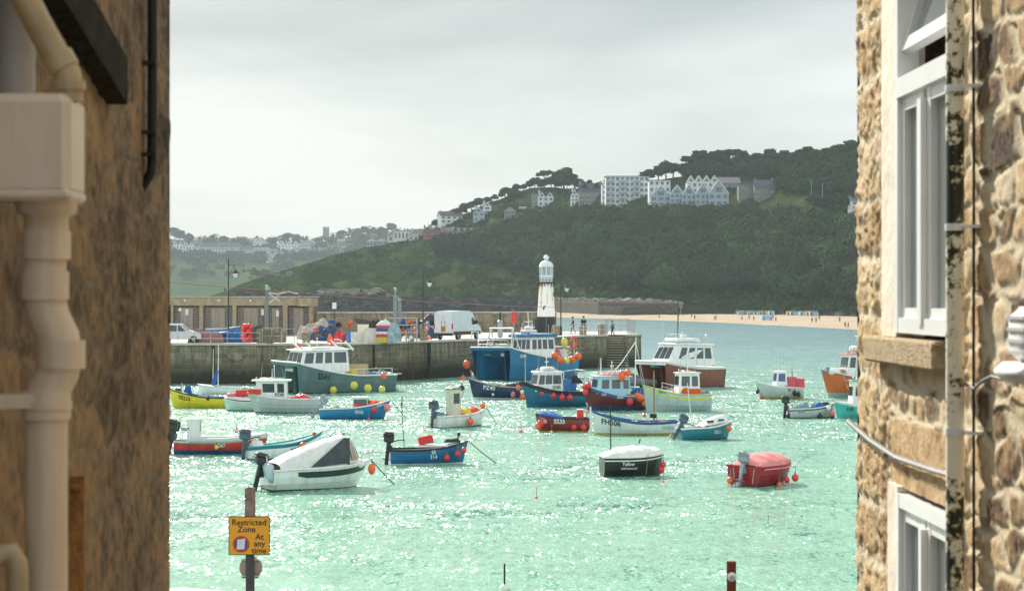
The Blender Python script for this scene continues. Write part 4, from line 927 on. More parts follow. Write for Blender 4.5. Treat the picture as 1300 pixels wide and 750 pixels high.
mb = MB(); mb.lathe([(11.3*s_,zz(400)),(8.8*s_,zz(357))], n=24); mb.build('tower', mwt, lh)
mb = MB(); mb.lathe([(.0,0),(.34,0),(.34,.08),(0,.08)], (0,0,0), 14, axis='y'); o = mb.build('porthole', M('dark port',(.1,.08,.06),.4), lh); o.location=(-.15,-10.2*s_-.02,zz(389)); 
mb = MB(); mb.box((0,0,0),(.1,.4,.5)); o = mb.build('side_window', blk, lh); o.location = (9.6*s_,-.3,zz(371))
mb = MB(); mb.lathe([(8.8*s_,zz(357.5)),(11.6*s_,zz(356.8)),(11.6*s_,zz(355.6)),(8*s_,zz(355.4))], n=24)
for k in range(16):
    a = 2*PI*k/16; x, y = 11.2*s_*math.cos(a), 11.2*s_*math.sin(a); mb.tube([(x,y,zz(356)),(x,y,zz(350))],.025,4)
for zq in (350,353): mb.tube([(11.2*s_*math.cos(2*PI*k/24), 11.2*s_*math.sin(2*PI*k/24), zz(zq)) for k in range(25)], .022, 4)
for k in range(14):
    a = 2*PI*k/14; mb.tube([(8.85*s_*math.cos(a),8.85*s_*math.sin(a),zz(362-(k%3))),(11*s_*math.cos(a),11*s_*math.sin(a),zz(357))],.06,4)
mb.build('gallery', blk, lh)
mb = MB(); mb.lathe([(8.6*s_,zz(356)),(8.6*s_,zz(347)),(8.2*s_,zz(346.5)),(0,zz(346.5))], n=8, smooth=False); mb.build('lantern_base', M('lantern white',(.72,.76,.78),.4), lh)
mb = MB(); mb.lathe([(7.7*s_,zz(346.5)),(7.7*s_,zz(336))], n=8, smooth=False); ln = mb.build('lantern_glass', M('lantern glass',(.3,.38,.38),.1,.2), lh)
mb = MB()
for k in range(8):
    a = 2*PI*k/8; mb.tube([(8.0*s_*math.cos(a),8.0*s_*math.sin(a),zz(346.5)),(8.0*s_*math.cos(a),8.0*s_*math.sin(a),zz(335.5))],.075,4)
mb.build('glazing_bar', MC['lantern white'], ln)
mb = MB(); pr = [(9.2*s_,zz(336)),(9.2*s_,zz(335))]+[(8.8*s_*math.cos(a*PI/2/7)+.02, zz(335-7.2*math.sin(a*PI/2/7))) for a in range(8)]
mb.lathe(pr, n=20); mb.lathe([(.22,zz(328.5)),(.2,zz(326.5)),(.34,zz(325.5)),(.4,zz(323.6)),(.3,zz(322)),(.1,zz(321.4)),(.06,zz(319.8)),(0,zz(319.6))], n=12); mb.build('dome', MC['lantern white'], lh)
mb = MB(); mb.tube([(-11.5*s_,-.9,0),(-11.5*s_,-.9,1.6),(-14*s_,-.9,1.6)],.03,5); mb.build('hand_rail', steel, lh)

# pier store building
SD = 246; store = empty('pier_store', P(290,SD,DECK), 0, 'low granite store building with grey slatted doors on the pier, left', 'building')
sc = SD/F; X = lambda px: (px-290)*sc
zt = zat(376,SD)-DECK; mb = MB()
mb.box((X(248),3.6,zt*.5-.2),((397-100)*sc,6.0,zt-.5))
mb.build('wall', stone_mat('store dark wall', (.2,.17,.12),(.15,.13,.1),(.2,.18,.15),.7,.25,False), store)
mb = MB(); mb.box((X(240),3.5,zt-.62),((380-100)*sc,6.9,1.05)); mb.box((X(388),3.2,zt-.72),((397.4-379.6)*sc,7.4,1.02)); mb.build('fascia', granite, store)
mb = MB(); mb.box((X(249),3.6,zt-.06),((398.5-98)*sc,7.4,.1)); mb.build('roof', coping, store)
for a, b_ in ((217,220),(253,258),(295,300),(336,340),(359,365),(392,397)):
    mb = MB(); mb.box((X((a+b_)/2),.25,(zt-1.15)/2),((b_-a)*sc,.7,zt-1.15)); mb.build('pillar', granite, store)
slat = M('weathered slats', (.3,.27,.25), .8, .35, 3, bump=.3)
doorm = M('weathered door', (.33,.285,.23), .8, .25, 2, streak=True, bump=.3)
for a, b_ in ((221,252),(259,294),(301,335),(341,358),(366,391)):
    w = (b_-a)*sc; mb = MB(); k = 0
    while .15+k*.2 < zt-1.3: mb.box((X((a+b_)/2),.42,.15+k*.2),(w,.06,.13)); k += 1
    mb.build('slatted_screen', slat, store)
    mb = MB(); dw = w*.52
    for q in (-1,1): mb.box((X((a+b_)/2)+q*dw/4,.33,(zt-1.5)/2),(dw/2-.03,.07,zt-1.5))
    d = mb.build('door', doorm, store)
for px, py in ((228,393),(237,396),(333,396),(352,398)): mb = MB(); mb.box((X(px),.26,zat(py,SD)-DECK),(.36,.04,.75 if px!=228 else .4)); mb.build('notice', whiteplastic, store)
for px in (235,278,318):
    mb = MB(); mb.ball((X(px),-.1,zt-.55),.16,8); mb.build('bulkhead_light', whiteplastic, store)

# street lamps
def lamp(px, pyt, pyb, side, label, double=False):
    D = Dd(pyb) if pyb < 437 else 198; D = min(D, 262); h = (pyb-pyt)*D/F; z0 = DECK
    h = zat(pyt, D)-DECK
    r = empty('street_lamp', P(px,D,z0), 0, label, 'street lamp', 'street lamps along the pier')
    mb = MB(); mb.tube([(0,0,0),(0,0,1.2),(0,0,1.25),(0,0,h)], [.16,.15,.08,.06], 8); mb.lathe([(.22,0),(.2,.1),(.12,.16)], n=8); mb.build('post', blk, r)
    mb = MB(); mb.tube([(0,0,h*.9),(side*.25,0,h*.93),(side*.62,0,h*.92),(side*.72,0,h*.88)],.035,6); mb.tube([(0,0,h*.8),(side*.35,0,h*.86),(side*.6,0,h*.92)],.025,5); mb.build('bracket', blk, r)
    mb = MB(); x = side*.72; z = h*.82
    mb.lathe([(.0,.5),(.05,.45),(.1,.3),(.32,.08),(.36,0),(.3,0)],(x,0,z),12); c = mb.build('lamp_shade', blk, r)
    mb = MB(); mb.lathe([(.27,0),(.27,-.12),(.16,-.42),(.0,-.48)],(x,0,z),12); mb.build('globe', M('lamp glass',(.6,.64,.62),.15), c)
lamp(290,328,434,1,'black street lamp before the pier store, leftmost of three')
lamp(537,343,430,1,'black street lamp just left of the white van')
lamp(712,352,427,1,'black street lamp right of the lighthouse')

def railing(pts, h, label, group=None, z=DECK, step=4.0, m=steel, nr=2):
    A = P(*pts[0],0); r = empty('railing', (A.x,A.y,z), 0, label, 'railing', group)
    pp = [P(*p,0)-Vector((A.x,A.y,0)) for p in pts]
    mb = MB()
    for k in range(nr): mb.tube([p+Vector((0,0,h*(k+1)/nr)) for p in pp], .03, 5)
    mb.build('rail', m, r)
    for a, b_ in zip(pp, pp[1:]):
        n = max(1, round((b_-a).length/step))
        for i in range(n+1 if b_ is pp[-1] else n):
            p = a+(b_-a)*i/n; mb = MB(); mb.tube([p, p+Vector((0,0,h))], .035, 5); mb.build('post', m, r)
railing([(205,198.5),(330,198.5)], 1.15, 'grey two bar railing along the pier edge in front of the small car', step=1.55)
railing([(333,199),(345,199),(357,199)], 1.6, 'taller rail frame at the ladder beside the granite block', step=1.0)
railing([(358,199),(374,199)], 1.5, 'short grey rail gate left of the granite bollard', step=.9)
railing([(393,199),(404,199)], 1.2, 'short brown rail right of the granite bollard', m=M('rusty steel',(.2,.13,.09),.8), step=.8)
railing([(515,209),(530,211)], 1.3, 'short grey rail beside the boxes left of the van', step=.6)
railing([(533,212),(543,213)], 1.3, 'short brown rail around the lamp post by the van', m=MC['rusty steel'], step=.6)
railing([(727,240),(768,245)], 1.5, 'grey railing on the pier edge left of the steps', step=1.0, m=alum)
railing([(769,252),(772,258),(796,258),(806,248)], 1.9, 'grey railing guarding the top of the stone steps', step=.9)
railing([(716,272),(796,275)], 1.2, 'far railing behind the walkers beyond the lighthouse', step=1.6, m=alum)
# railings, davit crane, poles
def gpole(name, px, D, h, r, m, label, cat, parts=None):
    t = empty(name, P(px,D,DECK), 0, label, cat)
    mb = MB(); mb.tube([(0,0,0),(0,0,h)], r, 10, r2=r*.8); mb.lathe([(r*2.2,0),(r*2.2,.12),(r,.14)], n=10); mb.build('post', m, t); return t
dav = gpole('davit_crane', 339, 205, zat(369,205)-DECK, .2, M('crane grey',(.16,.19,.2),.6), 'grey quayside davit crane in front of the pier store', 'crane')
mb = MB(); h = zat(369,205)-DECK
mb.tube([(0,0,h-.2),(.5,0,h-.5),(1.3,0,h-1.1)],.08,6); mb.tube([(.2,0,h-.2),(1.0,0,h-.35),(2.2,0,h-.1),(3.2,0,h-.3)],.09,6); mb.tube([(0,0,h-1.4),(.6,0,h-1.0),(1.2,0,h-.5)],.07,6); mb.build('jib', M('pale jib',(.5,.5,.46),.6), dav)
mb = MB(); mb.bbox((0,0,h+.3),(.35,.35,.6),.08); mb.ball((.15,0,h+.2),.22,8); mb.build('winch_head', steel, dav)
cr2 = gpole('hoist_post', 502, 232, zat(369,232)-DECK, .14, M('hoist green grey',(.2,.25,.25),.6), 'grey green hoist post standing among the stacked boxes', 'hoist')
h = zat(369,232)-DECK; mb = MB(); mb.bbox((0,0,h*.45),(.5,.4,h*.9),.06); mb.bbox((.5,0,h*.38),(.4,.4,h*.76),.08); mb.build('housing', MC['hoist green grey'], cr2)
mb = MB(); mb.bbox((0,0,h+.15),(.3,.3,.4),.08); mb.ball((.45,0,h*.8),.25,8); mb.tube([(.4,0,h*.8),(.6,0,h*.5),(.45,0,h*.3)],.05,5); mb.build('winch_head', steel, cr2)
sg = gpole('sign_post', 424.5, 240, zat(375,240)-DECK, .05, blk, 'thin black post with white notice above the sacks', 'sign post')
mb = MB(); mb.box((0,-.08,zat(388,240)-DECK),(.5,.04,.75)); mb.build('sign_panel', whiteplastic, sg)
mb = MB(); mb.box((.2,0,zat(374.5,240)-DECK),(.7,.06,.08)); mb.build('arm', blk, sg)
lb = gpole('lifebuoy_post', 652, 236, 3.3, .06, steel, 'grey post carrying a red lifebuoy case left of the lighthouse', 'lifebuoy post')
mb = MB(); mb.bbox((.0,-.2,2.3),(.6,.35,1.35),.12,smooth=True); mb.build('lifebuoy_case', redplastic, lb)
tp = gpole('winch_post', 635, 226, 3.0, .12, darknet, 'dark capstan post with cross bar beyond the blue catamaran', 'winch')
mb = MB(); mb.tube([(-.9,0,2.9),(.9,0,2.9)],.06,6); mb.bbox((0,0,1.1),(.6,.6,2.0),.12); mb.build('cross_bar', steel, tp)
# bollards / planters
def bollard(px, D, r, h, label):
    mb = MB(); mb.lathe([(r,0),(r*1.0,h*.8),(r*1.12,h*.84),(r*1.08,h),(r*.7,h*1.06),(0,h*1.08)], n=12); o = mb.build('bollard', M('granite bollard',(.3,.26,.19),.9,.4,3,bump=.5)); o.location = P(px,D,DECK+.13 if D<201 else DECK); tag(o, label, 'bollard', 'granite bollards along the pier')
bollard(388.5,199,.42,1.05,'granite bollard in front of the pier store doors, nearest the sacks')
bollard(538,216,.42,1.2,'granite bollard at the foot of the lamp post by the van')
bollard(706.5,244,.5,1.2,'granite bollard at the foot of the lamp beside the lighthouse')
bollard(764,248,.5,1.3,'granite bollard beside the railing at the top of the steps')
bollard(740,248,.45,1.1,'granite bollard between the two walkers')
mb = MB(); mb.bbox((0,0,.7),(1.7,1.2,1.4),.08); o = mb.build('granite_block', M('mossy granite',(.2,.19,.12),.9,.4,1.5,bump=.5)); o.location = P(337,200,DECK+.08); tag(o,'mossy granite block at the foot of the davit crane','block')
mb = MB(); mb.bbox((0,0,.55),(2.6,.9,1.1),.08); o = mb.build('granite_block', MC['mossy granite']); o.location = P(347,203,DECK+.08); tag(o,'long mossy granite block right of the davit crane','block')
# parked small van (left)
def wheel(parent, x, y, r=.33, w=.2):
    mb = MB(); mb.lathe([(r*.5,-w/2),(r*.95,-w/2),(r,-w/3),(r,w/3),(r*.95,w/2),(r*.5,w/2)],(x,y,r),16,axis='y'); t = mb.build('wheel', blackr, parent)
    mb = MB(); mb.lathe([(0,-w/2+.01),(r*.55,-w/2+.0),(r*.55,w/2),(0,w/2-.01)],(x,y,r),12,axis='y'); mb.build('rim', steel, t)
def vehicle(name, loc, rz, label, cat, prof, w, belt, wins, wheels, col, scale=1.0, tumble=.86):
    """prof: side outline (x,z) closed; body tapers above the belt"""
    r = empty(name, loc, rz, label, cat); r.scale = (scale,)*3
    mb = MB(); n = len(prof); hw = w/2
    def yy(z, f): return f*hw*(1 if z <= belt else 1-(1-tumble)*(z-belt)/(max(p[1] for p in prof)-belt))
    rows = [[(x, yy(z,f)*(1 if abs(f)<1 else .985), z) for x,z in prof] for f in (-1,-.93,.93,1)]
    # shrink outline slightly at the outermost ring for rounded edges
    cx = sum(p[0] for p in prof)/n; cz = sum(p[1] for p in prof)/n
    for q in (0,3): rows[q] = [(cx+(x-cx)*.985, y, cz+(z-cz)*.965) for x,y,z in rows[q]]
    vs = [p for rw in rows for p in rw]; fs = []
    for q in range(3):
        for i in range(n): j = (i+1)%n; fs.append((q*n+i, q*n+j, (q+1)*n+j, (q+1)*n+i))
    fs.append(tuple(range(n-1,-1,-1))); fs.append(tuple(range(3*n,4*n)))
    mb.add(vs, fs); body = mb.build('body', col, r)
    for wn in wins:
        for sgn in (-1,1):
            mb = MB(); q = [(x, sgn*(abs(yy(z,1))*.985+.012), z) for x,z in wn]
            mb.add(q, [tuple(range(len(q)))]); mb.build('window', glassm, r)
    for x in wheels:
        for y in (-hw+.08, hw-.08): wheel(r, x, y)
    return r, body
car = vehicle('parked_car', P(229,204,DECK), 0, 'small silver white car parked at the left end of the pier', 'car',
  [(-2.1,.35),(-2.1,1.0),(-2.0,1.5),(-1.6,1.72),(.1,1.72),(.75,1.15),(1.75,.95),(2.0,.7),(2.0,.35)], 1.7, 1.0, [[(-1.0,1.05),(-1.0,1.58),(-.2,1.58),(-.2,1.05)],[(-.1,1.05),(-.1,1.58),(.1,1.58),(.6,1.08)]], (-1.3,1.3), M('silver white car paint',(.55,.57,.6),.25,.08), 1.15)
r = car[0]; mb = MB(); mb.add([(.12,-.72,1.66),(.12,.72,1.66),(.76,.8,1.17),(.76,-.8,1.17)],[(0,3,2,1)]); mb.v=[(x+.015,y,z+.02) for x,y,z in mb.v]; mb.build('windscreen', glassm, r)
mb = MB(); mb.box((2.0,0,.5),(.08,1.6,.3)); mb.build('bumper', blackr, r)
# van
vr, vb = vehicle('delivery_van', P(581,222,DECK), R(64), 'white high roof delivery van with rusty rear doors on the pier', 'van',
  [(-2.8,.42),(-2.85,.9),(-2.78,2.35),(-2.6,2.62),(-1,2.68),(.9,2.62),(1.35,2.45),(2.05,1.5),(2.75,1.15),(2.95,.85),(2.95,.42)], 1.98, 1.2, [[(1.0,1.35),(1.0,2.0),(1.45,2.0),(1.85,1.4)]], (-1.75,2.0), M('pale van paint',(.58,.64,.66),.3,.1,1), 1.2, .9)
mb = MB(); mb.box((0,-.98,.62),(5.4,.05,.28)); mb.box((0,.98,.62),(5.4,.05,.28)); mb.box((-2.85,0,.5),(.15,1.9,.25)); mb.build('rubbing_strip', blackr, vr)
for y in (-.47,.47):
    mb = MB(); mb.box((-2.83,y,1.5),(.05,.9,1.9)); d = mb.build('rear_door', MC['pale van paint'], vr)
    mb = MB(); mb.box((-2.865,y*.25,1.0),(.02,.22,.5)); mb.box((-2.866,y*.4,1.5),(.02,.05,.5)); mb.build('rust_patch', M('rust stain',(.4,.2,.06),.9,.4,6), d)
for y in (-.93,.93): mb = MB(); mb.box((-2.83,y,1.25),(.09,.12,.5)); mb.build('tail_lamp', M('tail lamp red',(.5,.02,.03),.3), vr)
mb = MB(); mb.box((1.7,-1.1,1.6),(.12,.2,.35)); mb.box((1.7,1.1,1.6),(.12,.2,.35)); mb.build('door_mirror', blackr, vr)
mb = MB(); mb.add([(1.4,-.8,2.4),(1.4,.8,2.4),(2.06,.86,1.5),(2.06,-.86,1.5)],[(0,3,2,1)]); mb.v=[(x+.03,y,z+.03) for x,y,z in mb.v]; mb.build('windscreen', glassm, vr)

# pier clutter
sc = 203/F
def dk(px, D, dz=0): return P(px, D, DECK+dz)
for px, D, rz, lb in ((268,206,R(8),'blue punt upturned on the pier beside the small car, lower'),(284,211,R(-6),'blue and white punt behind the upturned one on the pier')):
    t = empty('punt', dk(px,D,.75 if D>208 else .3), rz, lb, 'boat', 'punts stored on the pier'); hu = Hull(3.6,1.5,.6,.6,.9,dr=.25); hu.build(t, blueplastic, blueplastic, M('sky blue punt',(.05,.3,.6),.4), gun=offw)
heap(dk(262,204,0),1.7,.8,1.5,M('faded red net',(.45,.15,.08),.9,.5,8,rgb2=(.1,.15,.2),bump=.8),'net','red and grey net heap just right of the small car','net',50)
heap(dk(300,206,0),1.3,.8,1.3,bluerope,'net','blue net pile left of the red float bundle','net',51)
heap(dk(327,208,0),1.6,.7,1.7,M('tyre heap dark',(.1,.1,.08),.9,.5,8,bump=.8),'net','dark rope pile behind the mossy granite block','net',52)
t = empty('float_bundle', dk(313.5,200,0), 0, 'tall bundle of red floats at the pier edge', 'floats')
for k in range(18):
    a = k*2.4; z = .45+(k//3)*.27; rr_ = .38 if k<14 else .25; mb = MB(); mb.ball((rr_*math.cos(a),rr_*.7*math.sin(a),z),.26,10); mb.build('float', rfl, t)
# sacks, tubs
heap(dk(402,222,0),2.0,1.0,2.2,M('pale pink sacking',(.6,.48,.38),.9,.4,3,rgb2=(.22,.24,.28),bump=.8),'sack_pile','pile of pale pink sacks and rope right of the pier store','sacks',53)
heap(dk(415,215,0),1.7,.9,1.6,M('blue black net',(.06,.1,.17),.95,.5,8,bump=.8),'net','blue black net heap in front of the pale sacks','net',54)
heap(dk(393,226,0),1.2,.9,1.5,netm,'net','tan net heap against the end of the pier store','net',56)
heap(dk(437,208,0),1.2,.8,1.25,M('red netting',(.6,.05,.05),.9,.4,10,bump=.8),'net','bright red net heap left of the pale tubs','net',55)
heap(dk(419,205,0),.3,.3,.9,ofl,'net','small orange float bundle below the sign post','net',57)
for k,(px,D,w,h,lb) in enumerate(((448,206,18,14,'blue pallet box half hidden behind the pale tubs'),(455,203.5,19,14,'pale plastic tub on the pier, left of the two large ones'),(470,203,16,19,'taller pale plastic tub right of the other'),(461,206,14,23,'pale lidded tub at the top behind the two others'))):
    w = w*D/F; h = h*D/F
    crate(dk(px,D), (w,1.2,h), [blueplastic,M('pale tub',(.62,.58,.54),.6,.15,2),M('pale tub',(0,0,0)),cream][k], lb, .05, 'tub','tub')
for i in range(6):
    m = [yelplastic,yelplastic,M('fish box red',(.55,.06,.07),.5),whiteplastic,M('fish box navy',(.05,.07,.25),.5),M('fish box red',(0,0,0))][i]
    crate(dk(487,202.5,.06+i*.29),(1.45,.8,.27),m,'%s fish box, %s in the striped stack'%(['yellow','yellow','red','white','navy','red'][i],['lowest','second from the bottom','third from the bottom','fourth from the bottom','fifth from the bottom','topmost'][i]),.03,'fish_box','fish box','fish boxes in the striped stack')
heap(dk(488,203,1.8),.75,.4,.55,wcanvas,'cloth','white sheeting on top of the striped fish box stack','sheet',58)
heap(dk(499.5,202.5,0),.72,.6,2.3,M('pale blue sheet',(.42,.52,.56),.6,.4,2,rgb2=(.15,.2,.25),bump=.6),'tarpaulin','pale blue plastic wrapped stack right of the striped fish boxes','tarpaulin',59,amp=.15,pw=.35)
t = empty('rack', dk(509,214,0), 0, 'metal rack of pots behind the plastic wrapped stack', 'rack')
mb = MB()
for x in (-1.6,-.5,.6,1.7):
    for y in (-.5,.5): mb.tube([(x,y,0),(x,y,2.5)],.05,5)
for z in (.9,1.7,2.45): mb.box((0,0,z),(3.4,1.1,.06))
mb.build('frame', steel, t)
for k in range(9):
    px = 477+rnd.uniform(0,68); 
    heap(dk(px,rnd.uniform(224,246),0),rnd.uniform(.9,1.9),.8,rnd.uniform(1.0,2.2),[darknet,netm,M('blue black net',(0,0,0)),darknet,M('grey pots',(.25,.25,.24),.9,.5,7,bump=.8)][k%5],'net','net and pot heap in the jumble between the tubs and the van','net',60+k,group='net heaps between the tubs and the van')
heap(dk(546,250,0),1.8,1,2.4,M('black polythene',(.03,.03,.035),.4,.4,3,bump=.8),'net','tall black polythene heap left of the van','net',80)
heap(dk(548,240,0),1.1,.7,1.7,M('blue white bags',(.45,.55,.65),.6,.4,2,rgb2=(.08,.15,.3)),'bag','blue and white bags against the van','bags',81)
heap(dk(428,245,0),3.0,1,2.2,netm,'net','tan net heap against the parapet behind the sign post','net',82)
heap(dk(450,252,0),3.2,1,1.9,M('tyre heap dark',(0,0,0)),'net','dark net heap against the parapet above the tubs','net',83)
def pot(px, D, dz, k, label, group):
    mb = MB(); L_ = .8; n_ = 8; r_ = .3; fr_m = [darknet,netm,M('blue net cord',(.03,.12,.3),.9),M('orange net cord',(.6,.15,.05),.9)][k%4]
    for i in range(5):
        x = -L_/2+L_*i/4; mb.tube([(x,-r_,0)]+[(x,-r_*math.cos(a*PI/6),r_*math.sin(a*PI/6)*1.2+.1) for a in range(7)]+[(x,r_,0)],.03,4)
    for a in range(7): mb.tube([(-L_/2,-r_*math.cos(a*PI/6),r_*math.sin(a*PI/6)*1.2+.1),(L_/2,-r_*math.cos(a*PI/6),r_*math.sin(a*PI/6)*1.2+.1)],.022,4)
    mb.box((0,0,.03),(L_,2*r_,.05)); mb.lathe([(.0,-.3),(.2,-.25),(.24,.25),(0,.3)],(0,0,.25),7,axis='x')
    o = mb.build('lobster_pot', fr_m); o.location = dk(px,D,dz); o.rotation_euler = (rnd.uniform(-.3,.3),rnd.uniform(-.2,.2),rnd.uniform(0,3)); return tag(o,label,'lobster pot',group)
for k in range(46):
    if k < 30: px = rnd.uniform(505,552); D = rnd.uniform(218,244); dz = rnd.choice([0,.4,.8,1.2,1.6])
    else: px = rnd.uniform(396,446); D = rnd.uniform(212,246); dz = rnd.choice([0,.3,.7,1.1,1.5])
    pot(px,D,dz,k,'lobster pot in the jumble between the boxes and the van' if k<30 else 'lobster pot in the jumble right of the pier store','lobster pots by the van' if k<30 else 'lobster pots by the pier store')
for k in range(16):
    px = rnd.choice([rnd.uniform(398,445),rnd.uniform(508,550),rnd.uniform(260,330)]); D = rnd.uniform(203,215); c = rnd.choice(['o','r','w','p','y','k'])
    o = fender(px, 0, 2.6, D, c, '', name='float'); o.location = dk(px,D,rnd.uniform(.2,1.4)); tag(o,'loose %s float lying among the gear on the pier'%FN[c],'float','loose %s floats on the pier'%FN[c])
mb = MB(); mb.tube([(0,0,-.3),(0,0,.9),(.7,0,.9),(.7,0,-1.5)],.09,6); o = mb.build('vent_pipe', white); o.location = P(599,217,DECK); tag(o,'white bent pipe on the pier edge below the van','pipe')
for px, D, h in ((665,240,1.0),(672,243,1.2)):
    mb = MB(); mb.bbox((0,0,h/2),(.7,.5,h),.06); mb.tube([(-.3,0,h),(0,0,h+.8),(.3,0,h)],.03,5); o = mb.build('power_pedestal', steel); o.location = dk(px,D); tag(o,'grey service pedestal left of the lighthouse, %s'%('nearer' if D<242 else 'farther'),'pedestal')
t = empty('wall_sign', P(878,900,0)) ; COL.objects.unlink(t); bpy.data.objects.remove(t)

# people
def person(loc, h, label, top, bottom, rz=0, pose='walk', group=None, hair=(.06,.04,.03), simple=False):
    r = empty('person', loc, rz, label, 'person', group); k = h/1.75
    st = .22 if pose == 'walk' else .06; ln = .0
    J = {'pel':(0,0,.95),'che':(.03,0,1.3),'nec':(.04,0,1.5),'hed':(.06,0,1.66),
         'hl':(0,.1,.9),'kl':(st*.7,.11,.5),'al':(st,.11,.08),'tl':(st+.15,.11,.03),'hr':(0,-.1,.9),'kr':(-st*.3,-.11,.48),'ar':(-st*1.3,-.11,.1),'tr':(-st*1.3+.14,-.11,.03),
         'sl':(.03,.19,1.42),'el':(-.06,.25,1.14),'wl':(.1,.25,.93),'gl':(.15,.25,.86),'sr':(.03,-.19,1.42),'er':(.02,-.25,1.14),'wr':(.2,-.24,.98),'gr':(.26,-.23,.92)}
    E = [('pel','che'),('che','nec'),('nec','hed'),('pel','hl'),('hl','kl'),('kl','al'),('al','tl'),('pel','hr'),('hr','kr'),('kr','ar'),('ar','tr'),('che','sl'),('sl','el'),('el','wl'),('wl','gl'),('che','sr'),('sr','er'),('er','wr'),('wr','gr')]
    RD = dict(pel=.14,che=.15,nec=.055,hed=.1,hl=.095,hr=.095,kl=.06,kr=.06,al=.04,ar=.04,tl=.035,tr=.035,sl=.065,sr=.065,el=.045,er=.045,wl=.032,wr=.032,gl=.04,gr=.04)
    def sk(name, keys, grow, m, parent, root):
        ks = [q for q in J if q in keys]; me = bpy.data.meshes.new(name)
        me.from_pydata([tuple(c*k for c in J[q]) for q in ks], [(ks.index(a),ks.index(b)) for a,b in E if a in ks and b in ks], [])
        me.materials.append(m); o = bpy.data.objects.new(name, me); COL.objects.link(o); o.parent = parent
        md = o.modifiers.new('skin','SKIN'); md.use_smooth_shade = True
        for i, q in enumerate(ks):
            me.skin_vertices[0].data[i].radius = ((RD[q]+grow)*k,)*2; me.skin_vertices[0].data[i].use_root = (q == root)
        sb = o.modifiers.new('sub','SUBSURF'); sb.levels = 1; sb.render_levels = 1; return o
    skin = M('skin', (.5,.3,.2), .6, .1)
    sk('body', set(J), 0, skin, r, 'pel')
    sk('jacket', {'pel','che','sl','el','wl','sr','er','wr'}, .018, M('cloth %.2f %.2f %.2f'%top, top, .85, .2), r, 'pel')
    sk('trousers', {'pel','hl','kl','al','hr','kr','ar'}, .012, M('cloth %.2f %.2f %.2f'%bottom, bottom, .85, .2), r, 'pel')
    mb = MB(); mb.ball((.045*k,0,1.71*k),.115*k,10,0,.95); mb.build('hair', M('hair',hair,.8), r)
    return r
person(dk(727.5,256),2.15,'walker in a dark top strolling left near the lamp beside the lighthouse',(.03,.03,.05),(.25,.2,.2),R(180))
person(dk(741,257),2.2,'walker in a navy jacket, right of the other near the lamp',(.015,.02,.04),(.02,.02,.02),R(100))
pp = person(P(777.5,250.2,DECK-.1),1.85,'person in a teal top and dark trousers stepping down the stone steps',(.01,.2,.2),(.015,.015,.02),R(200))
# ================================================================ LAND BEYOND
def lerp(tab, x):
    if x <= tab[0][0]: return tab[0][1]
    for (a,b),(c,d) in zip(tab, tab[1:]):
        if x <= c: return b+(d-b)*(x-a)/(c-a)
    return tab[-1][1]
rng = np.random.default_rng(5)
_g = rng.random((256,256))
def vnoise(x, y):
    x = np.asarray(x, float); y = np.asarray(y, float)
    xi = np.floor(x).astype(int); yi = np.floor(y).astype(int); fx = x-xi; fy = y-yi
    fx = fx*fx*(3-2*fx); fy = fy*fy*(3-2*fy)
    g = lambda a,b: _g[a % 256, b % 256]
    return (g(xi,yi)*(1-fx)+g(xi+1,yi)*fx)*(1-fy)+(g(xi,yi+1)*(1-fx)+g(xi+1,yi+1)*fx)*fy
def fbm(x, y, o=4):
    s = 0; a = .5; t = 0
    for k in range(o): s = s+a*vnoise(x*2**k+k*17.3, y*2**k+k*5.1); t += a; a *= .5
    return s/t
CREST = [(250,381),(290,368),(330,352),(350,346),(400,331),(450,317),(500,307),(540,298),(560,286),(580,275),(600,266),(631,253),(671,239),(700,238),(760,240),(800,236),(850,226),(900,216),(950,213),(1000,209),(1050,204),(1090,201),(1250,195),(1500,190)]
DB = [(250,960),(650,985),(712,930),(760,850),(841,806),(906,803),(971,785),(1087,700),(1200,640),(1500,560)]
def hd(px, u):
    db = lerp(DB, px); yb = Y0+(H-1.9)*F/db; yc = lerp(CREST, px)
    yc = min(yc, yb-2); py = yb+(yc-yb)*(u**.92); D = db+(230+max(0,(330-abs(px-330)))*.0)*u
    return py, D
def ground(px, py):
    lo, hi = 0, 1
    for _ in range(24):
        m = (lo+hi)/2
        if hd(px, m)[0] > py: lo = m
        else: hi = m
    D = hd(px, lo)[1]; return P(px, D, zat(py, D)), lo
def grid_mesh(name, pts, nx, ny, mat, smooth=True):
    me = bpy.data.meshes.new(name); me.vertices.add(nx*ny); me.vertices.foreach_set('co', np.asarray(pts, np.float32).ravel())
    i, j = np.meshgrid(np.arange(nx-1), np.arange(ny-1), indexing='ij'); a = (i*ny+j).ravel()
    q = np.stack([a, a+ny, a+ny+1, a+1], 1); nf = len(q)
    me.loops.add(nf*4); me.loops.foreach_set('vertex_index', q.ravel().astype(np.int32)); me.polygons.add(nf)
    me.polygons.foreach_set('loop_start', (np.arange(nf)*4).astype(np.int32)); me.polygons.foreach_set('use_smooth', [smooth]*nf)
    me.materials.append(mat); me.update(); me.validate(); o = bpy.data.objects.new(name, me); COL.objects.link(o); return o
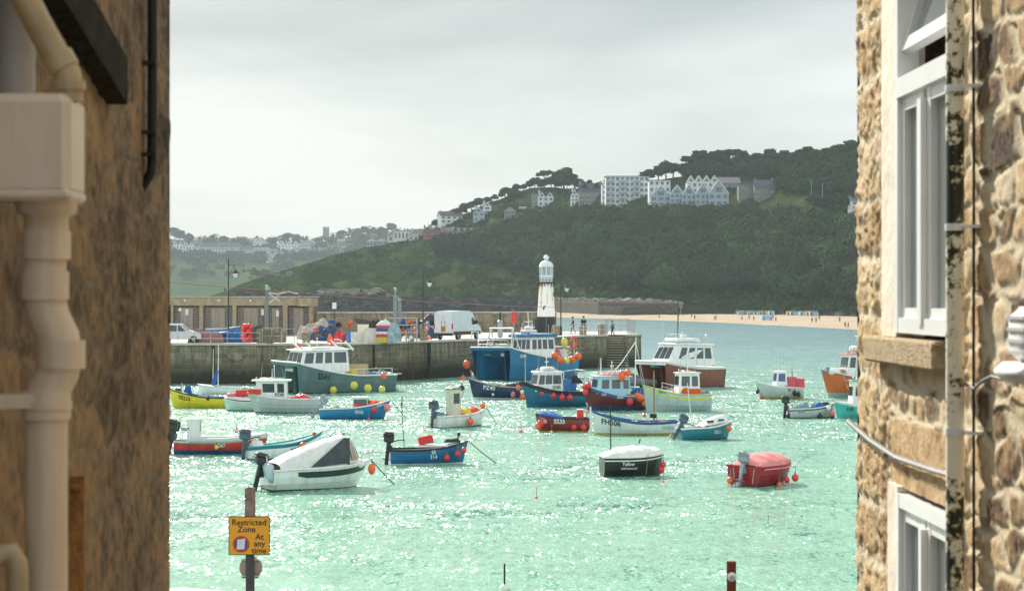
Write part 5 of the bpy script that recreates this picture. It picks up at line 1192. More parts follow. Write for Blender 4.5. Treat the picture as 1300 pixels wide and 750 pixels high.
def land_mat(name, cols, rockz=None, scale=.03):
    m = bpy.data.materials.new(name); m.use_nodes = True; nt = m.node_tree; n = nt.nodes; l = nt.links; b = n['Principled BSDF']; b.inputs['Roughness'].default_value=1; b.inputs['Specular IOR Level'].default_value=0
    ge = n.new('ShaderNodeNewGeometry'); nz = n.new('ShaderNodeTexNoise'); nz.inputs['Scale'].default_value=scale; nz.inputs['Detail'].default_value=9; nz.inputs['Roughness'].default_value=.68; l.new(ge.outputs['Position'], nz.inputs['Vector'])
    cr = n.new('ShaderNodeValToRGB'); l.new(nz.outputs[0], cr.inputs[0]); e = cr.color_ramp.elements
    e[0].position=.36; e[0].color=(*cols[0],1); e[1].position=.62; e[1].color=(*cols[-1],1)
    for k, c in enumerate(cols[1:-1]): x = e.new(.36+.26*(k+1)/(len(cols)-1)); x.color=(*c,1)
    out = cr.outputs[0]
    if rockz:
        sp = n.new('ShaderNodeSeparateXYZ'); l.new(ge.outputs['Position'], sp.inputs[0])
        n2 = n.new('ShaderNodeTexNoise'); n2.inputs['Scale'].default_value=.12; n2.inputs['Detail'].default_value=8; l.new(ge.outputs['Position'], n2.inputs['Vector'])
        ma = n.new('ShaderNodeMath'); ma.operation='MULTIPLY_ADD'; l.new(nz.outputs[0], ma.inputs[0]); ma.inputs[1].default_value=-rockz*1.6; l.new(sp.outputs['Z'], ma.inputs[2])
        mr = n.new('ShaderNodeMapRange'); mr.inputs['From Min'].default_value=-1.5; mr.inputs['From Max'].default_value=.5; l.new(ma.outputs[0], mr.inputs[0])
        c2 = n.new('ShaderNodeValToRGB'); l.new(n2.outputs[0], c2.inputs[0]); c2.color_ramp.elements[0].position=.4; c2.color_ramp.elements[1].position=.66; c2.color_ramp.elements[0].color=(.018,.02,.02,1); c2.color_ramp.elements[1].color=(.1,.095,.085,1)
        mx = n.new('ShaderNodeMixRGB'); l.new(mr.outputs[0], mx.inputs[0]); l.new(c2.outputs[0], mx.inputs[1]); l.new(out, mx.inputs[2]); out = mx.outputs[0]
    l.new(out, b.inputs['Base Color'])
    bp = n.new('ShaderNodeBump'); bp.inputs['Distance'].default_value=2.5; bp.inputs['Strength'].default_value=.8; l.new(nz.outputs[0], bp.inputs['Height']); l.new(bp.outputs[0], b.inputs['Normal'])
    return m
pts = []; xs = np.linspace(252, 1480, 240); us = list(np.linspace(0,1,64))+[1.12,1.4,2.0]
for px in xs:
    for u in us:
        py, D = hd(px, min(1,u)); z = zat(py, D); d = D
        if u > 1: d = D+(u-1)*500; z = z-(u-1)*60
        nzv = (float(fbm(px*.06, u*9, 4))-.5); w = min(1,u*6)*min(1,max(0,(px-262)/40))
        z += nzv*(3.5*w)*(1 if u<1 else .6); d += (float(fbm(px*.09+40, u*14, 3))-.5)*14*w
        if u == 0: z = -1.5
        p = P(px, d, z); p.x = (px-650)/F*D*(1 if u<=1 else 1+(u-1)*.5); pts.append(p)
headland = grid_mesh('headland', pts, len(xs), len(us), land_mat('headland ground', [(.024,.032,.014),(.028,.052,.014),(.034,.04,.018),(.042,.074,.02)], 4.5, .02)); struct(headland)
FC_ = [(0,300),(218,304),(300,310),(400,308),(450,300),(500,296),(560,294),(640,304),(760,330),(900,360)]
def fhd(px, u):
    yc = lerp(FC_, px); D = 2350+700*u; yb = Y0+(H)*F/2350; py = yb+(yc-yb)*u**.8; return py, D
def fground(px, py):
    lo, hi = 0, 1
    for _ in range(24):
        m = (lo+hi)/2
        if fhd(px, m)[0] > py: lo = m
        else: hi = m
    D = fhd(px, lo)[1]; return P(px, D, zat(py, D)), lo
pts = []; xs = np.linspace(-250, 1000, 120); us = list(np.linspace(0,1,40))+[1.2,1.8]
for px in xs:
    for u in us:
        py, D = fhd(px, min(1,u)); z = zat(py, D)
        if u > 1: z -= (u-1)*90; D += (u-1)*300
        z += (float(fbm(px*.05+9, u*8, 4))-.5)*7*min(1,u*5)
        if u == 0: z = -2
        pts.append(P(px, D, z))
struct(grid_mesh('far_hill', pts, len(xs), len(us), land_mat('far hill ground', [(.02,.045,.015),(.04,.075,.02),(.03,.05,.02),(.07,.11,.03)], None, .012)))

# beach
pts = []; xs = np.linspace(640, 1500, 110)
WL = [(640,930),(712,868),(760,830),(841,762),(906,690),(971,613),(1087,523),(1200,455),(1500,380)]
for px in xs:
    a = lerp(WL, px); b_ = lerp(DB, px)+2
    for k in range(10):
        f = k/9; D = (a-25)+(b_-a+25)*f; z = -.35+(2.2)*f**1.2+.12*float(vnoise(px*.2,f*6)); pts.append(P(px, D, z))
sand = grid_mesh('beach', pts, len(xs), 10, M('sand',(.42,.35,.27),.95,.18,.08,rgb2=(.33,.27,.2),spec=0)); struct(sand)
# sea wall, boulders
sw = empty('sea_wall', P(780,880,0), 0, 'dark stone sea wall under pale boulders at the head of the beach', 'wall'); off = sw.location.copy()
mb = MB(); mc = MB(); prev = None; ptsw = [(690,960),(712,926),(740,880),(760,846),(790,826),(825,812),(862,803)]
for i, ((a,da),(b_,db)) in enumerate(zip(ptsw, ptsw[1:])):
    A = P(a,da-3,0)-off; B = P(b_,db-3,0)-off; za = zat(382,da); zb = zat(383 if i<5 else 390,db); z1 = zat(382,da)
    za = zat(384+(i)*.5,da); zb = zat(384+(i+1)*.5,db)
    mb.add([(A.x,A.y,0),(B.x,B.y,0),(B.x,B.y+2,zb),(A.x,A.y+2,za),(A.x,A.y+9,za+.3),(B.x,B.y+9,zb+.3)], [(0,1,2,3),(3,2,5,4)])
    mc.add([(A.x,A.y+1.7,za),(B.x,B.y+1.7,zb),(B.x,B.y+1.7,zb+.7),(A.x,A.y+1.7,za+.7),(A.x,A.y+2.6,za+.7),(B.x,B.y+2.6,zb+.7)], [(0,1,2,3),(3,2,5,4)])
mb.build('wall', stone_mat('sea wall stone',(.09,.085,.075),(.06,.058,.05),(.08,.075,.07),2.5,1,True), sw); mc.build('coping', M('reddish coping',(.16,.1,.07),.9), sw)
def rocks(name, n, fn, size, m, label=None, seed=1):
    rr = random.Random(seed); mb = MB()
    for i in range(n):
        c, s = fn(rr); s *= rr.uniform(.5,1.3)*size
        vs = []
        for sx in (-1,1):
            for sy in (-1,1):
                for sz in (-1,1): vs.append((c.x+sx*s*rr.uniform(.5,1.1), c.y+sy*s*rr.uniform(.5,1), c.z+sz*s*rr.uniform(.5,1.1)))
        mb.add(vs,[(0,1,3,2),(4,6,7,5),(0,4,5,1),(2,3,7,6),(0,2,6,4),(1,5,7,3)])
    o = mb.build(name, m); return tag(o, label, None, None, 'stuff')
def f1(rr):
    px = rr.uniform(700,866); d = lerp(DB,px)+rr.uniform(2,14); return P(px, d, zat(384.5+(px-700)*.02-rr.uniform(-2,5)*(1 if px<840 else .5), d)), 1.0
rocks('boulders', 420, f1, 1.1, M('pale boulders',(.28,.27,.25),.9,.4,.3,spec=0), 'pale boulders piled above the sea wall', 2)
def f2(rr):
    px = rr.uniform(285,700); py = rr.uniform(lerp([(285,366),(330,370),(400,373),(500,379),(600,383),(700,385)],px),398); g, u = ground(px, min(py,398)); return g, 1.0 if py>375 else .7
rocks('shore_rocks', 800, f2, 2.0, M('dark shore rock',(.07,.07,.065),1,.5,.15,rgb2=(.02,.022,.022),spec=0), 'dark rocks along the foot of the headland', 3)
def f3(rr):
    px, py = rr.choice([(418,372),(440,373),(352,350),(330,346),(430,371),(470,374)]); g, u = ground(px+rr.gauss(0,9), py+rr.gauss(0,2)); return g, 1
rocks('cliff_outcrop', 130, f3, 1.6, M('pale cliff rock',(.2,.19,.16),.95,.4,.2,spec=0), 'pale rock outcrops on the grassy headland', 4)
# beach huts
hutc = [(.05,.25,.4),(.7,.68,.6),(.6,.5,.1),(.1,.35,.4),(.7,.68,.6),(.1,.2,.4)]
def hut(px, py, w, label, col, grp):
    D = lerp(DB,px)-4; s = D/F; r = empty('beach_hut', P(px,D,zat(py,D)), 0, label, 'beach hut', grp); w *= s; h = 7*s
    m = M('hut paint %.2f %.2f'%(col[0],col[2]), col, .7); mb = MB(); mb.box((0,1.2,h*.4-.5),(w*.92,2.4,h*.8+1)); mb.build('wall', m, r)
    mb = MB(); a=w*.5; mb.add([(-a,-.2,h*.8),(a,-.2,h*.8),(0,-.2,h*.92),(-a,2.6,h*.8),(a,2.6,h*.8),(0,2.6,h*.92)],[(0,1,2),(3,5,4),(0,2,5,3),(1,4,5,2)]); mb.build('roof', M('hut roof',(.16,.18,.18),.8), r)
    mb = MB(); mb.box((0,-.03,h*.36),(w*.45,.06,h*.62)); mb.build('door', whiteplastic if col[0]<.3 else MC.get('hut door') or M('hut door',(.08,.2,.3)), r)
cn = ['blue','white','yellow','teal','white','navy']
ordn = ['first','second','third','fourth','fifth','sixth','seventh','eighth','ninth','tenth','eleventh','twelfth','thirteenth','fourteenth']
for i in range(12): hut(936.5+i*4.15, 400.2, 4.0, '%s beach hut, %s from the left in the left row'%(cn[i%6],ordn[i]), hutc[i%6], 'beach huts above the sand')
for i in range(10): hut(1001+i*4.1, 401, 4.0, '%s beach hut, %s from the left in the right row'%(cn[(i*5+2)%6],ordn[i]), hutc[(i*5+2)%6], 'beach huts above the sand')
bp_ = [(837,405),(861,405.5),(882,406),(907,407),(909,406.5),(942,407),(951,406),(957,408),(970,408),(974,407),(979,408),(981,406.5),(985,409),(1031,410),(1036,410),(1066,409),(1073,416),(1077,416.5),(878,404),(1040,407)]
for i,(px,py) in enumerate(bp_):
    a = lerp(WL,px); b_ = lerp(DB,px); f = max(.12,min(.8,(lerp([(640,404),(712,402.7),(841,406),(906,409),(971,413),(1087,419),(1500,425)],px)-py)/(lerp([(640,404),(712,402.7),(841,406),(906,409),(971,413),(1087,419),(1500,425)],px)-400)))
    D = a+(b_-a)*f; z = -.35+2.2*((D-a+25)/(b_-a+25))**1.2+.05
    person(P(px,D,z),1.75,'distant figure in dark clothes walking on the far sand',(.03,.03,.05) if i%3 else (.3,.08,.05),(.03,.03,.04),rnd.uniform(0,6),group='distant figures on the beach')
t = empty('beach_tent', P(973.5,690,.9), 0, 'pale blue beach shelter on the sand below the huts', 'tent'); mb = MB()
mb.add([(-2,0,0),(2,0,0),(2,2,0),(-2,2,0),(-1.5,.4,1.5),(1.5,.4,1.5),(1.5,1.6,1.5),(-1.5,1.6,1.5)],[(0,1,5,4),(1,2,6,5),(2,3,7,6),(3,0,4,7),(4,5,6,7)]); mb.build('canopy', M('tent blue',(.3,.5,.7),.7), t)
mb = MB(); mb.box((0,0,1),(.06,.06,2.2)); mb.build('tent_pole', whiteplastic, t)

# foliage ---------------------------------------------------------
def leaf_mat(name, base, var=.5):
    m = bpy.data.materials.new(name); m.use_nodes = True; nt = m.node_tree; n = nt.nodes; l = nt.links; b = n['Principled BSDF']; b.inputs['Roughness'].default_value=1; b.inputs['Specular IOR Level'].default_value=0
    at = n.new('ShaderNodeAttribute'); at.attribute_name='tint'; ge = n.new('ShaderNodeNewGeometry'); oi = n.new('ShaderNodeObjectInfo')
    nz = n.new('ShaderNodeTexNoise'); nz.inputs['Scale'].default_value=.25; nz.inputs['Detail'].default_value=5; l.new(ge.outputs['Position'], nz.inputs['Vector'])
    ad = n.new('ShaderNodeMath'); ad.operation='MULTIPLY_ADD'; l.new(nz.outputs[0], ad.inputs[0]); ad.inputs[1].default_value=.4; l.new(at.outputs['Fac'], ad.inputs[2])
    ad2 = n.new('ShaderNodeMath'); ad2.operation='MULTIPLY_ADD'; l.new(oi.outputs['Random'], ad2.inputs[0]); ad2.inputs[1].default_value=.3; l.new(ad.outputs[0], ad2.inputs[2])
    cr = n.new('ShaderNodeValToRGB'); l.new(ad2.outputs[0], cr.inputs[0]); e = cr.color_ramp.elements
    e[0].position=.3; e[0].color=(base[0]*1.05,base[1]*.68,base[2]*.9,1); x_ = e.new(.6); x_.color=(base[0]*.8,base[1]*.95,base[2],1); e[2].position=1.0; e = [e[0],e[2]]; e[1].color=(base[0]*(1+var*1.3),base[1]*(1+var),base[2]*(1+var*.6),1)
    l.new(cr.outputs[0], b.inputs['Base Color']); return m
def leaves(centers, radii, tints, per, size, rs, flat=.8):
    """quads spread over lumpy shells -> verts, tint"""
    V = []; T = []
    for c, r, t in zip(centers, radii, tints):
        n = per; d = rs.normal(size=(n,3)); d[:,2] = np.abs(d[:,2])*.9-.25; d /= np.linalg.norm(d,axis=1)[:,None]
        lump = 1+.18*np.sin(d[:,0]*5+c[0])*np.cos(d[:,1]*4+c[1])+.12*np.sin(d[:,2]*7+c[0]*2)
        rad = r*lump*(.72+.33*rs.random(n)); pos = d*rad[:,None]; pos[:,2] *= flat; pos += np.array(c)
        nrm = d+rs.normal(size=(n,3))*.27; nrm /= np.linalg.norm(nrm,axis=1)[:,None]
        a = np.cross(nrm, rs.normal(size=(n,3))); a /= np.linalg.norm(a,axis=1)[:,None]; b = np.cross(nrm, a)
        s = (size*(.6+.8*rs.random(n)))[:,None]*.5; q = np.stack([pos-a*s-b*s*.7, pos+a*s-b*s*.7, pos+a*s*.8+b*s*.7, pos-a*s*.8+b*s*.7],1)
        V.append(q.reshape(-1,3)); T.append(np.repeat(t+rs.uniform(-.05,.05,n),4))
    return np.concatenate(V), np.concatenate(T)
def quad_obj(name, V, T, mat, parent=None):
    me = bpy.data.meshes.new(name); nv = len(V); nf = nv//4
    me.vertices.add(nv); me.vertices.foreach_set('co', V.astype(np.float32).ravel()); me.loops.add(nv); me.loops.foreach_set('vertex_index', np.arange(nv,dtype=np.int32))
    me.polygons.add(nf); me.polygons.foreach_set('loop_start', (np.arange(nf)*4).astype(np.int32))
    at = me.attributes.new('tint','FLOAT','POINT'); at.data.foreach_set('value', T.astype(np.float32)); me.materials.append(mat); me.update()
    o = bpy.data.objects.new(name, me); COL.objects.link(o); o.parent = parent; return o
rs = np.random.default_rng(11)
leafm = leaf_mat('wood leaves', (.046,.078,.034)); leafd = leaf_mat('dark leaves', (.032,.06,.024)); leafb = leaf_mat('bush leaves', (.038,.07,.022)); leaff = leaf_mat('far leaves', (.035,.055,.028))
HOUSEBOX = [(768,990,226,262),(725,770,228,262),(672,712,241,262),(636,668,260,280),(596,640,252,284),(553,594,265,286),(495,612,285,306),(1074,1100,244,268)]
cs = []; ra = []; ti = []
WTOP = [(560,300),(600,296),(636,284),(660,281),(680,266),(740,263),(990,261),(1010,264),(1090,272),(1300,270)]
WBOT = [(560,322),(640,345),(700,352),(760,362),(850,372),(1000,385),(1300,392)]
tries = 0
for _ in range(760):
    px = rnd.uniform(560,1320); t = lerp(WTOP,px); b_ = lerp(WBOT,px); py = rnd.uniform(t,b_)
    if 1010 < px < 1100 and 266 < py < 285 and rnd.random()<.9: continue
    g, u = ground(px, py); r = rnd.uniform(4,9.5)
    if py-r*F/g.y*1.25 < t: r = max(1.5,(py-t)*g.y/F/1.25)
    cs.append((g.x,g.y,g.z+r*.45)); ra.append(r); ti.append(rnd.choice([-.3,-.15,.0,.12,.3,.55]))
V, T = leaves(cs, ra, ti, 1050, .78, rs, .95); tag(quad_obj('wood', V, T, leafm), 'dense dark green wood covering the slope below the houses', None, None, 'stuff')
cs = []; ra = []; ti = []
for _ in range(1700):
    px = rnd.uniform(300,1320); py = rnd.uniform(lerp([(300,366),(400,330),(500,306),(600,300),(700,330),(850,362),(1000,378),(1320,385)],px), lerp([(300,372),(500,378),(680,384),(760,381),(862,384),(930,394),(1100,396),(1320,396)],px))
    
    g, u = ground(px, py); r = rnd.uniform(.8,2.6)
    if px < 660: continue
    cs.append((g.x,g.y,g.z+r*.2)); ra.append(r); ti.append(rnd.uniform(-.1,.45))
for _ in range(5200):
    px = rnd.uniform(296,720); lo_ = lerp(CREST,px)+2; hi_ = lerp([(296,372),(400,372),(500,374),(680,382),(720,384)],px)
    py = rnd.uniform(lo_,hi_) if hi_ > lo_ else hi_; g, u = ground(px, py); r = rnd.uniform(1.1,2.3)
    cs.append((g.x,g.y,g.z-.2)); ra.append(r); ti.append(float(fbm(px*.022,py*.075,3))*1.5-.55+rnd.uniform(-.06,.06))
V, T = leaves(cs, ra, ti, 48, .8, rs, .5); tag(quad_obj('scrub', V, T, leafb), 'green scrub and bramble on the lower slopes', None, None, 'stuff')
# woods behind the houses up to the skyline
cs = []; ra = []; ti = []
for _ in range(900):
    px = rnd.uniform(800,1320); yc = lerp(CREST,px); py = rnd.uniform(yc+3, 246)
    if px < 992 and py > 226+(0): continue
    g, u = ground(px, py); r = rnd.uniform(3,6); cs.append((g.x,g.y,g.z+r*.5)); ra.append(r); ti.append(rnd.choice([-.1,.0,.12,.3]))
for _ in range(700):
    px = rnd.uniform(530,830); yc = lerp(CREST,px); py = rnd.uniform(yc+1, lerp([(530,306),(600,298),(640,284),(680,268),(830,262)],px))
    if any(a-7<px<b_+7 and c-4<py+4 and py-12<d for a,b_,c,d in HOUSEBOX): continue
    g, u = ground(px, py); r = rnd.uniform(1.6,3.4); cs.append((g.x,g.y,g.z+r*.6)); ra.append(r); ti.append(rnd.choice([.0,.08,.15,.3]))
V, T = leaves(cs, ra, ti, 190, 1.05, rs); tag(quad_obj('hilltop_wood', V, T, leafd), 'dark wood on the upper slope behind the houses', None, None, 'stuff')
# far wood
cs = []; ra = []; ti = []
for _ in range(900):
    px = rnd.uniform(-50,760); yc = lerp(FC_,px); py = rnd.uniform(yc, yc+24) if rnd.random()<.8 else rnd.uniform(yc+20, yc+50)
    if 215 < px < 445 and yc+4 < py < yc+19 and rnd.random() < .8: continue
    g, u = fground(px, py); r = rnd.uniform(5,11); cs.append((g.x,g.y,g.z+r*.5)); ra.append(r); ti.append(rnd.uniform(0,.3))
V, T = leaves(cs, ra, ti, 90, 2.6, rs); tag(quad_obj('far_wood', V, T, leaff), 'hazy belts of trees among the far town', None, None, 'stuff')
# individual trees
def tree_proto(kind, seed):
    rs2 = np.random.default_rng(seed); r = empty('tree'); mb = MB()
    barkm = M('bark', (.08,.06,.045), .95, .3)
    if kind == 'pine':
        h = 8.5; lobes = [((rs2.uniform(-3.2,3.2), rs2.uniform(-2.5,2.5), h-.3+rs2.uniform(-1.2,.9)), rs2.uniform(1.3,2.3)) for _ in range(9)]; fl = .5
    else:
        h = 6.0; lobes = [((rs2.uniform(-2.2,2.2), rs2.uniform(-2,2), h*.75+rs2.uniform(-1.6,1.8)), rs2.uniform(1.6,2.7)) for _ in range(8)]; fl = .85
    mb.tube([(0,0,-1.5),(.1,0,h*.3),(.25,.1,h*.62)], .38, 7, r2=.2)
    for c, rr_ in lobes[:6]: mb.tube([(.2,.1,h*.5),(c[0]*.5,c[1]*.5,h*.72),(c[0]*.9,c[1]*.9,c[2])], .16, 5, r2=.05)
    mb.build('trunk', barkm, r)
    V, T = leaves([c for c,_ in lobes], [q for _,q in lobes], [rs2.uniform(0,.25) for _ in lobes], 150, .8, rs2, fl)
    quad_obj('crown', V, T, leafd, r); return r
protos = [tree_proto('round',1), tree_proto('round',2), tree_proto('pine',3), tree_proto('pine',4), tree_proto('round',5)]
used = set(); CH = {}
for c in COL.objects:
    if c.parent: CH.setdefault(c.parent.name, []).append(c)
def put_tree(k, px, py, s, label, group, fr=ground):
    o = protos[k] if k not in used else copy_tree(protos[k], None, CH); used.add(k)
    g, u = fr(px, py); o.location = g; o.rotation_euler.z = rnd.uniform(0,6.28); o.scale = (s,s,s*rnd.uniform(.9,1.1)); tag(o, label, 'tree', group); return o
put_tree(2, 691, 241, 1.15, 'umbrella shaped pine with bare stems on the skyline, left of the round clump', None)
put_tree(0, 716, 243, 1.75, 'large dark rounded tree on the skyline right of the umbrella pine', None)
put_tree(1, 729, 243, 1.35, 'smaller dark tree at the right shoulder of the skyline clump', None)
put_tree(4, 705, 243, 1.35, 'dark tree filling the gap between umbrella pine and rounded tree', None)
for i in range(26): put_tree([0,1,4][i%3], 556+i*7.2+rnd.uniform(-2,2), lerp(CREST,556+i*7.2)+2, rnd.uniform(.55,.95), 'low bushy tree on the slope line left of the tall pines', 'bushy trees on the slope line')
for i in range(6): put_tree([0,1,4][i%3], 738+i*11+rnd.uniform(-2,2), lerp(CREST,738+i*11)-1, rnd.uniform(.45,.6), 'small tree behind the roofs of the apartment block', 'small trees behind the apartments')
for i in range(7): put_tree([3,2][i%2], 872+i*9.5, lerp(CREST,872+i*9)+1, rnd.uniform(.9,1.1), 'flat topped pine in the skyline row above the gabled hotel', 'flat topped skyline pines')
for i in range(26): 
    px = 822+i*10.8+rnd.uniform(-3,3); put_tree([0,1,4,0,1][i%5], px, lerp(CREST,px)+2, rnd.uniform(.85,1.25), 'broadleaf tree in the unbroken row along the right hand skyline', 'skyline trees on the right')
for i in range(6): put_tree([0,1,4][i%3], 1035+i*9, 268+rnd.uniform(-2,2), rnd.uniform(.8,1.1), 'green tree standing above the small grass clearing', 'trees above the clearing')
for i,(px,py,s) in enumerate(((222,307,1.9),(229,308,1.6),(240,310,1.3),(365,309,1.5),(378,310,1.4),(498,298,1.4),(485,300,1.3),(270,311,1.2),(285,311,1.2),(433,303,1.2),(463,300,1.4),(455,301,1.2),(345,312,1.1))):
    put_tree([0,1,4][i%3], px, py, s*1.5, 'hazy rounded tree on the skyline of the far town', 'far skyline trees', fground)

# houses ---------------------------------------------------------
slate = M('slate roof', (.1,.11,.13), .7, .25, .5); brownroof = M('brown roof', (.15,.11,.09), .8, .3, .5); greyst = M('grey stone wall', (.24,.22,.19), .9, .3, .8); whw = M('white render', (.66,.68,.68), .8, .12, .5); crw = M('cream render', (.5,.47,.4), .8, .15, .5)
brick = M('red brick', (.25,.1,.07), .9, .3, .8); bluew = M('pale blue render', (.36,.43,.48), .8, .12, .5); wing = M('far window', (.1,.14,.18), .15, .3)
def house(px0, px1, pyb, pyt, wall, roof, kind, rows, cols, label, name='house', group=None, fr=ground, chim=1, n=1, depth=8, ev=.62, rz=0, D=None, barge=False, ww=.5, wh=.5):
    g, u = fr((px0+px1)/2, pyb); D = D or g.y; g = P((px0+px1)/2, D, zat(pyb, D)); s = D/F; w = (px1-px0)*s; h = (pyb-pyt)*s
    r = empty(name, g, rz, label, 'house' if name=='house' else 'building', group)
    he = h if kind == 'flat' else h*ev; a = w/2
    mb = MB(); mb.box((0,depth/2,he/2-2),(w,depth,he+4))
    if kind == 'front':
        gw = w/n
        for k in range(n):
            x = -a+gw*k; mb.add([(x,0,he),(x+gw,0,he),(x+gw/2,0,h-.1),(x,depth,he),(x+gw,depth,he),(x+gw/2,depth,h-.1)],[(0,1,2),(3,5,4)])
    if kind == 'ridge': mb.add([(-a,0,he),(-a,depth,he),(-a,depth/2,h-.1),(a,0,he),(a,depth,he),(a,depth/2,h-.1)],[(0,2,1),(3,4,5)])
    mb.build('wall', wall, r)
    mb = MB(); o_ = .35
    if kind == 'ridge':
        mb.add([(-a-o_,-o_,he-.1),(a+o_,-o_,he-.1),(a+o_,depth/2,h),(-a-o_,depth/2,h),(-a-o_,depth+o_,he-.1),(a+o_,depth+o_,he-.1)],[(0,1,2,3),(3,2,5,4)])
        if n > 1:                                    # dormers
            for k in range(n):
                x = -a+w*(k+.5)/n; dw = w/n*.32; zt_ = h-.3; zb_ = he+.2
                mb.add([(x-dw,-.1,zb_+(zt_-zb_)*.5),(x+dw,-.1,zb_+(zt_-zb_)*.5),(x,-.1,zt_+.3),(x-dw,depth/2,zb_+(zt_-zb_)*.5),(x+dw,depth/2,zb_+(zt_-zb_)*.5),(x,depth/2,zt_+.3)],[(0,2,5,3),(1,4,5,2)])
    elif kind == 'front':
        gw = w/n
        for k in range(n):
            x = -a+gw*k; mb.add([(x-.15,-o_,he-.15),(x+gw/2,-o_,h),(x+gw+.15,-o_,he-.15),(x-.15,depth+o_,he-.15),(x+gw/2,depth+o_,h),(x+gw+.15,depth+o_,he-.15)],[(0,1,4,3),(1,2,5,4)])
    elif kind == 'hip':
        q = min(a,depth/2)*.8; mb.add([(-a-o_,-o_,he),(a+o_,-o_,he),(a+o_,depth+o_,he),(-a-o_,depth+o_,he),(-a+q,depth/2,h),(a-q,depth/2,h)],[(0,1,5,4),(1,2,5),(2,3,4,5),(3,0,4)])
    else: mb.box((0,depth/2,h+.12),(w+.8,depth+.8,.24))
    rf = mb.build('roof', roof, r)
    if barge and kind == 'front':
        gw = w/n; mb = MB()
        for k in range(n):
            x = -a+gw*k
            for (p,q) in (((x-.1,he-.1),(x+gw/2,h)),((x+gw/2,h),(x+gw+.1,he-.1))):
                mb.tube([(p[0],-o_-.05,p[1]),(q[0],-o_-.05,q[1])],.28,4,smooth=False)
        mb.build('bargeboard', whw, rf)
    for k in range(chim):
        mb = MB(); x = (-a+.8) if k == 0 else (a-.8)
        mb.box((x,depth/2,h*.95),(.9,.8,h*.28)); mb.build('chimney', wall, rf)
    for i in range(rows):
        for j in range(cols):
            x = -a+w*(j+.5)/cols; z = he*(i+.55)/rows; mb = MB(); mb.box((x,-.02,z),(w/cols*ww,.1,he/rows*wh))
            wd = mb.build('window', wing, r)
            if D < 1500: mb = MB(); mb.box((x,-.09,z-he/rows*.27),(w/cols*.6,.12,.12)); mb.build('sill', whw, wd)
    if kind == 'front':
        for k in range(n):
            x = -a+w/n*(k+.5); mb = MB(); mb.box((x,-.03,he+(h-he)*.3),(w/n*.3,.1,(h-he)*.35)); mb.build('window', wing, r)
    return r
house(500,519,306,293,whw,slate,'flat',1,4,'white flat roofed house at the left end of the hillside homes',chim=0); house(519,531,306,296,whw,brownroof,'ridge',1,2,'white cottage joined to the flat roofed house')
house(492,500,307,296,whw,brownroof,'ridge',1,1,'tiny brown roofed cottage left of the flat roofed house')
house(537,560,304,287,brick,slate,'front',2,3,'red brick gabled house at the left end of the terrace',n=2); house(560,574,303,288,greyst,slate,'ridge',2,2,'grey stone house in the middle of the terrace'); house(574,606,302,289,whw,slate,'ridge',1,5,'white house with row of dark dormer gables right in the terrace',n=4)
house(559,588,284,268,whw,brownroof,'ridge',2,4,'white house with low brown roof above the terrace',rz=.3)
house(601,615,282,262,bluew,slate,'front',2,2,'tall pale house with chimney on the bushy slope'); house(613,624,272,256,whw,slate,'front',2,1,'narrow white gabled house just right of the tall pale one')
house(640,655,278,263,greyst,slate,'hip',2,2,'grey hip roofed house alone above the wood',chim=0); mb = MB(); mb.box((0,0,0),(5.6,.5,1.3)); o = mb.build('garden_wall', crw); g,_ = ground(665,266); o.location = g+Vector((0,-2,1)); tag(o,'pale garden wall right of the grey hip roofed house','wall')
house(675,688,262,246,greyst,slate,'ridge',2,2,'grey house behind the white gabled villa',chim=0); house(683,703,262,243,whw,brownroof,'front',2,3,'white villa with dark timbered gables below the pines',n=2)
house(725,734,261,239,whw,slate,'front',3,2,'narrow white gabled house left of the stone house with dormers'); house(735,765,261,232,greyst,slate,'ridge',3,4,'grey stone house with roof dormers left of the apartment block',n=2,chim=2)
apt = house(769,824,260,224,whw,slate,'flat',5,9,'five storey white apartment block with balconies on the hill','apartment_building',chim=0,depth=12,ww=.72,wh=.6)
s = apt.location.y/F; w = 55*s
for i in range(5):
    for j,x in enumerate((-w*.40,-w*.1,w*.2)): mb = MB(); mb.box((x,-.8,36*s*(i+.12)/5),(w*.2,1.6,.25)); mb.box((x,-1.55,36*s*(i+.12)/5+.6),(w*.2,.08,.5)); mb.build('balcony', M('balcony grey',(.4,.46,.5),.3), apt)
house(824,851,261,229,whw,slate,'flat',4,4,'white stepped end block joined to the apartment building','apartment_building',chim=0,depth=10)
house(764,772,262,234,whw,slate,'flat',4,1,'narrow white stair tower at the left of the apartment block','apartment_building',chim=0)
hs = [(826,852,263,236),(851,868,258,235),(866,884,261,234),(883,902,261,232),(900,925,263,229)]
for i,(a,b_,c,d) in enumerate(hs): house(a,b_,c,d,bluew,slate,'front',2,3,'%s white edged gable house from the left in the lower row of five'%ordn[i],group='gabled row on the hill',chim=0,barge=True,ev=.5,ww=.62,wh=.6,D=ground((a+b_)/2,262)[0].y-8)
gg = ground(900,244)[0].y
house(872,912,246,223,whw,slate,'front',2,6,'hotel wing with four sharp white gables above the lower row','hotel',n=4,chim=0,barge=True,D=gg); house(912,940,246,224,greyst,slate,'ridge',2,5,'grey roofed hotel wing right of the four gables','hotel',chim=0,D=gg-3,depth=14)
house(938,962,252,234,greyst,slate,'flat',2,4,'low grey flat roofed building right of the gabled hotel','building',chim=0); house(958,984,252,228,greyst,slate,'ridge',2,3,'stone house with glass bay and tall chimney at the right end of the row',chim=2)
house(1080,1104,267,248,whw,slate,'ridge',2,2,'white house with grey roof beside the right stone wall',chim=0)
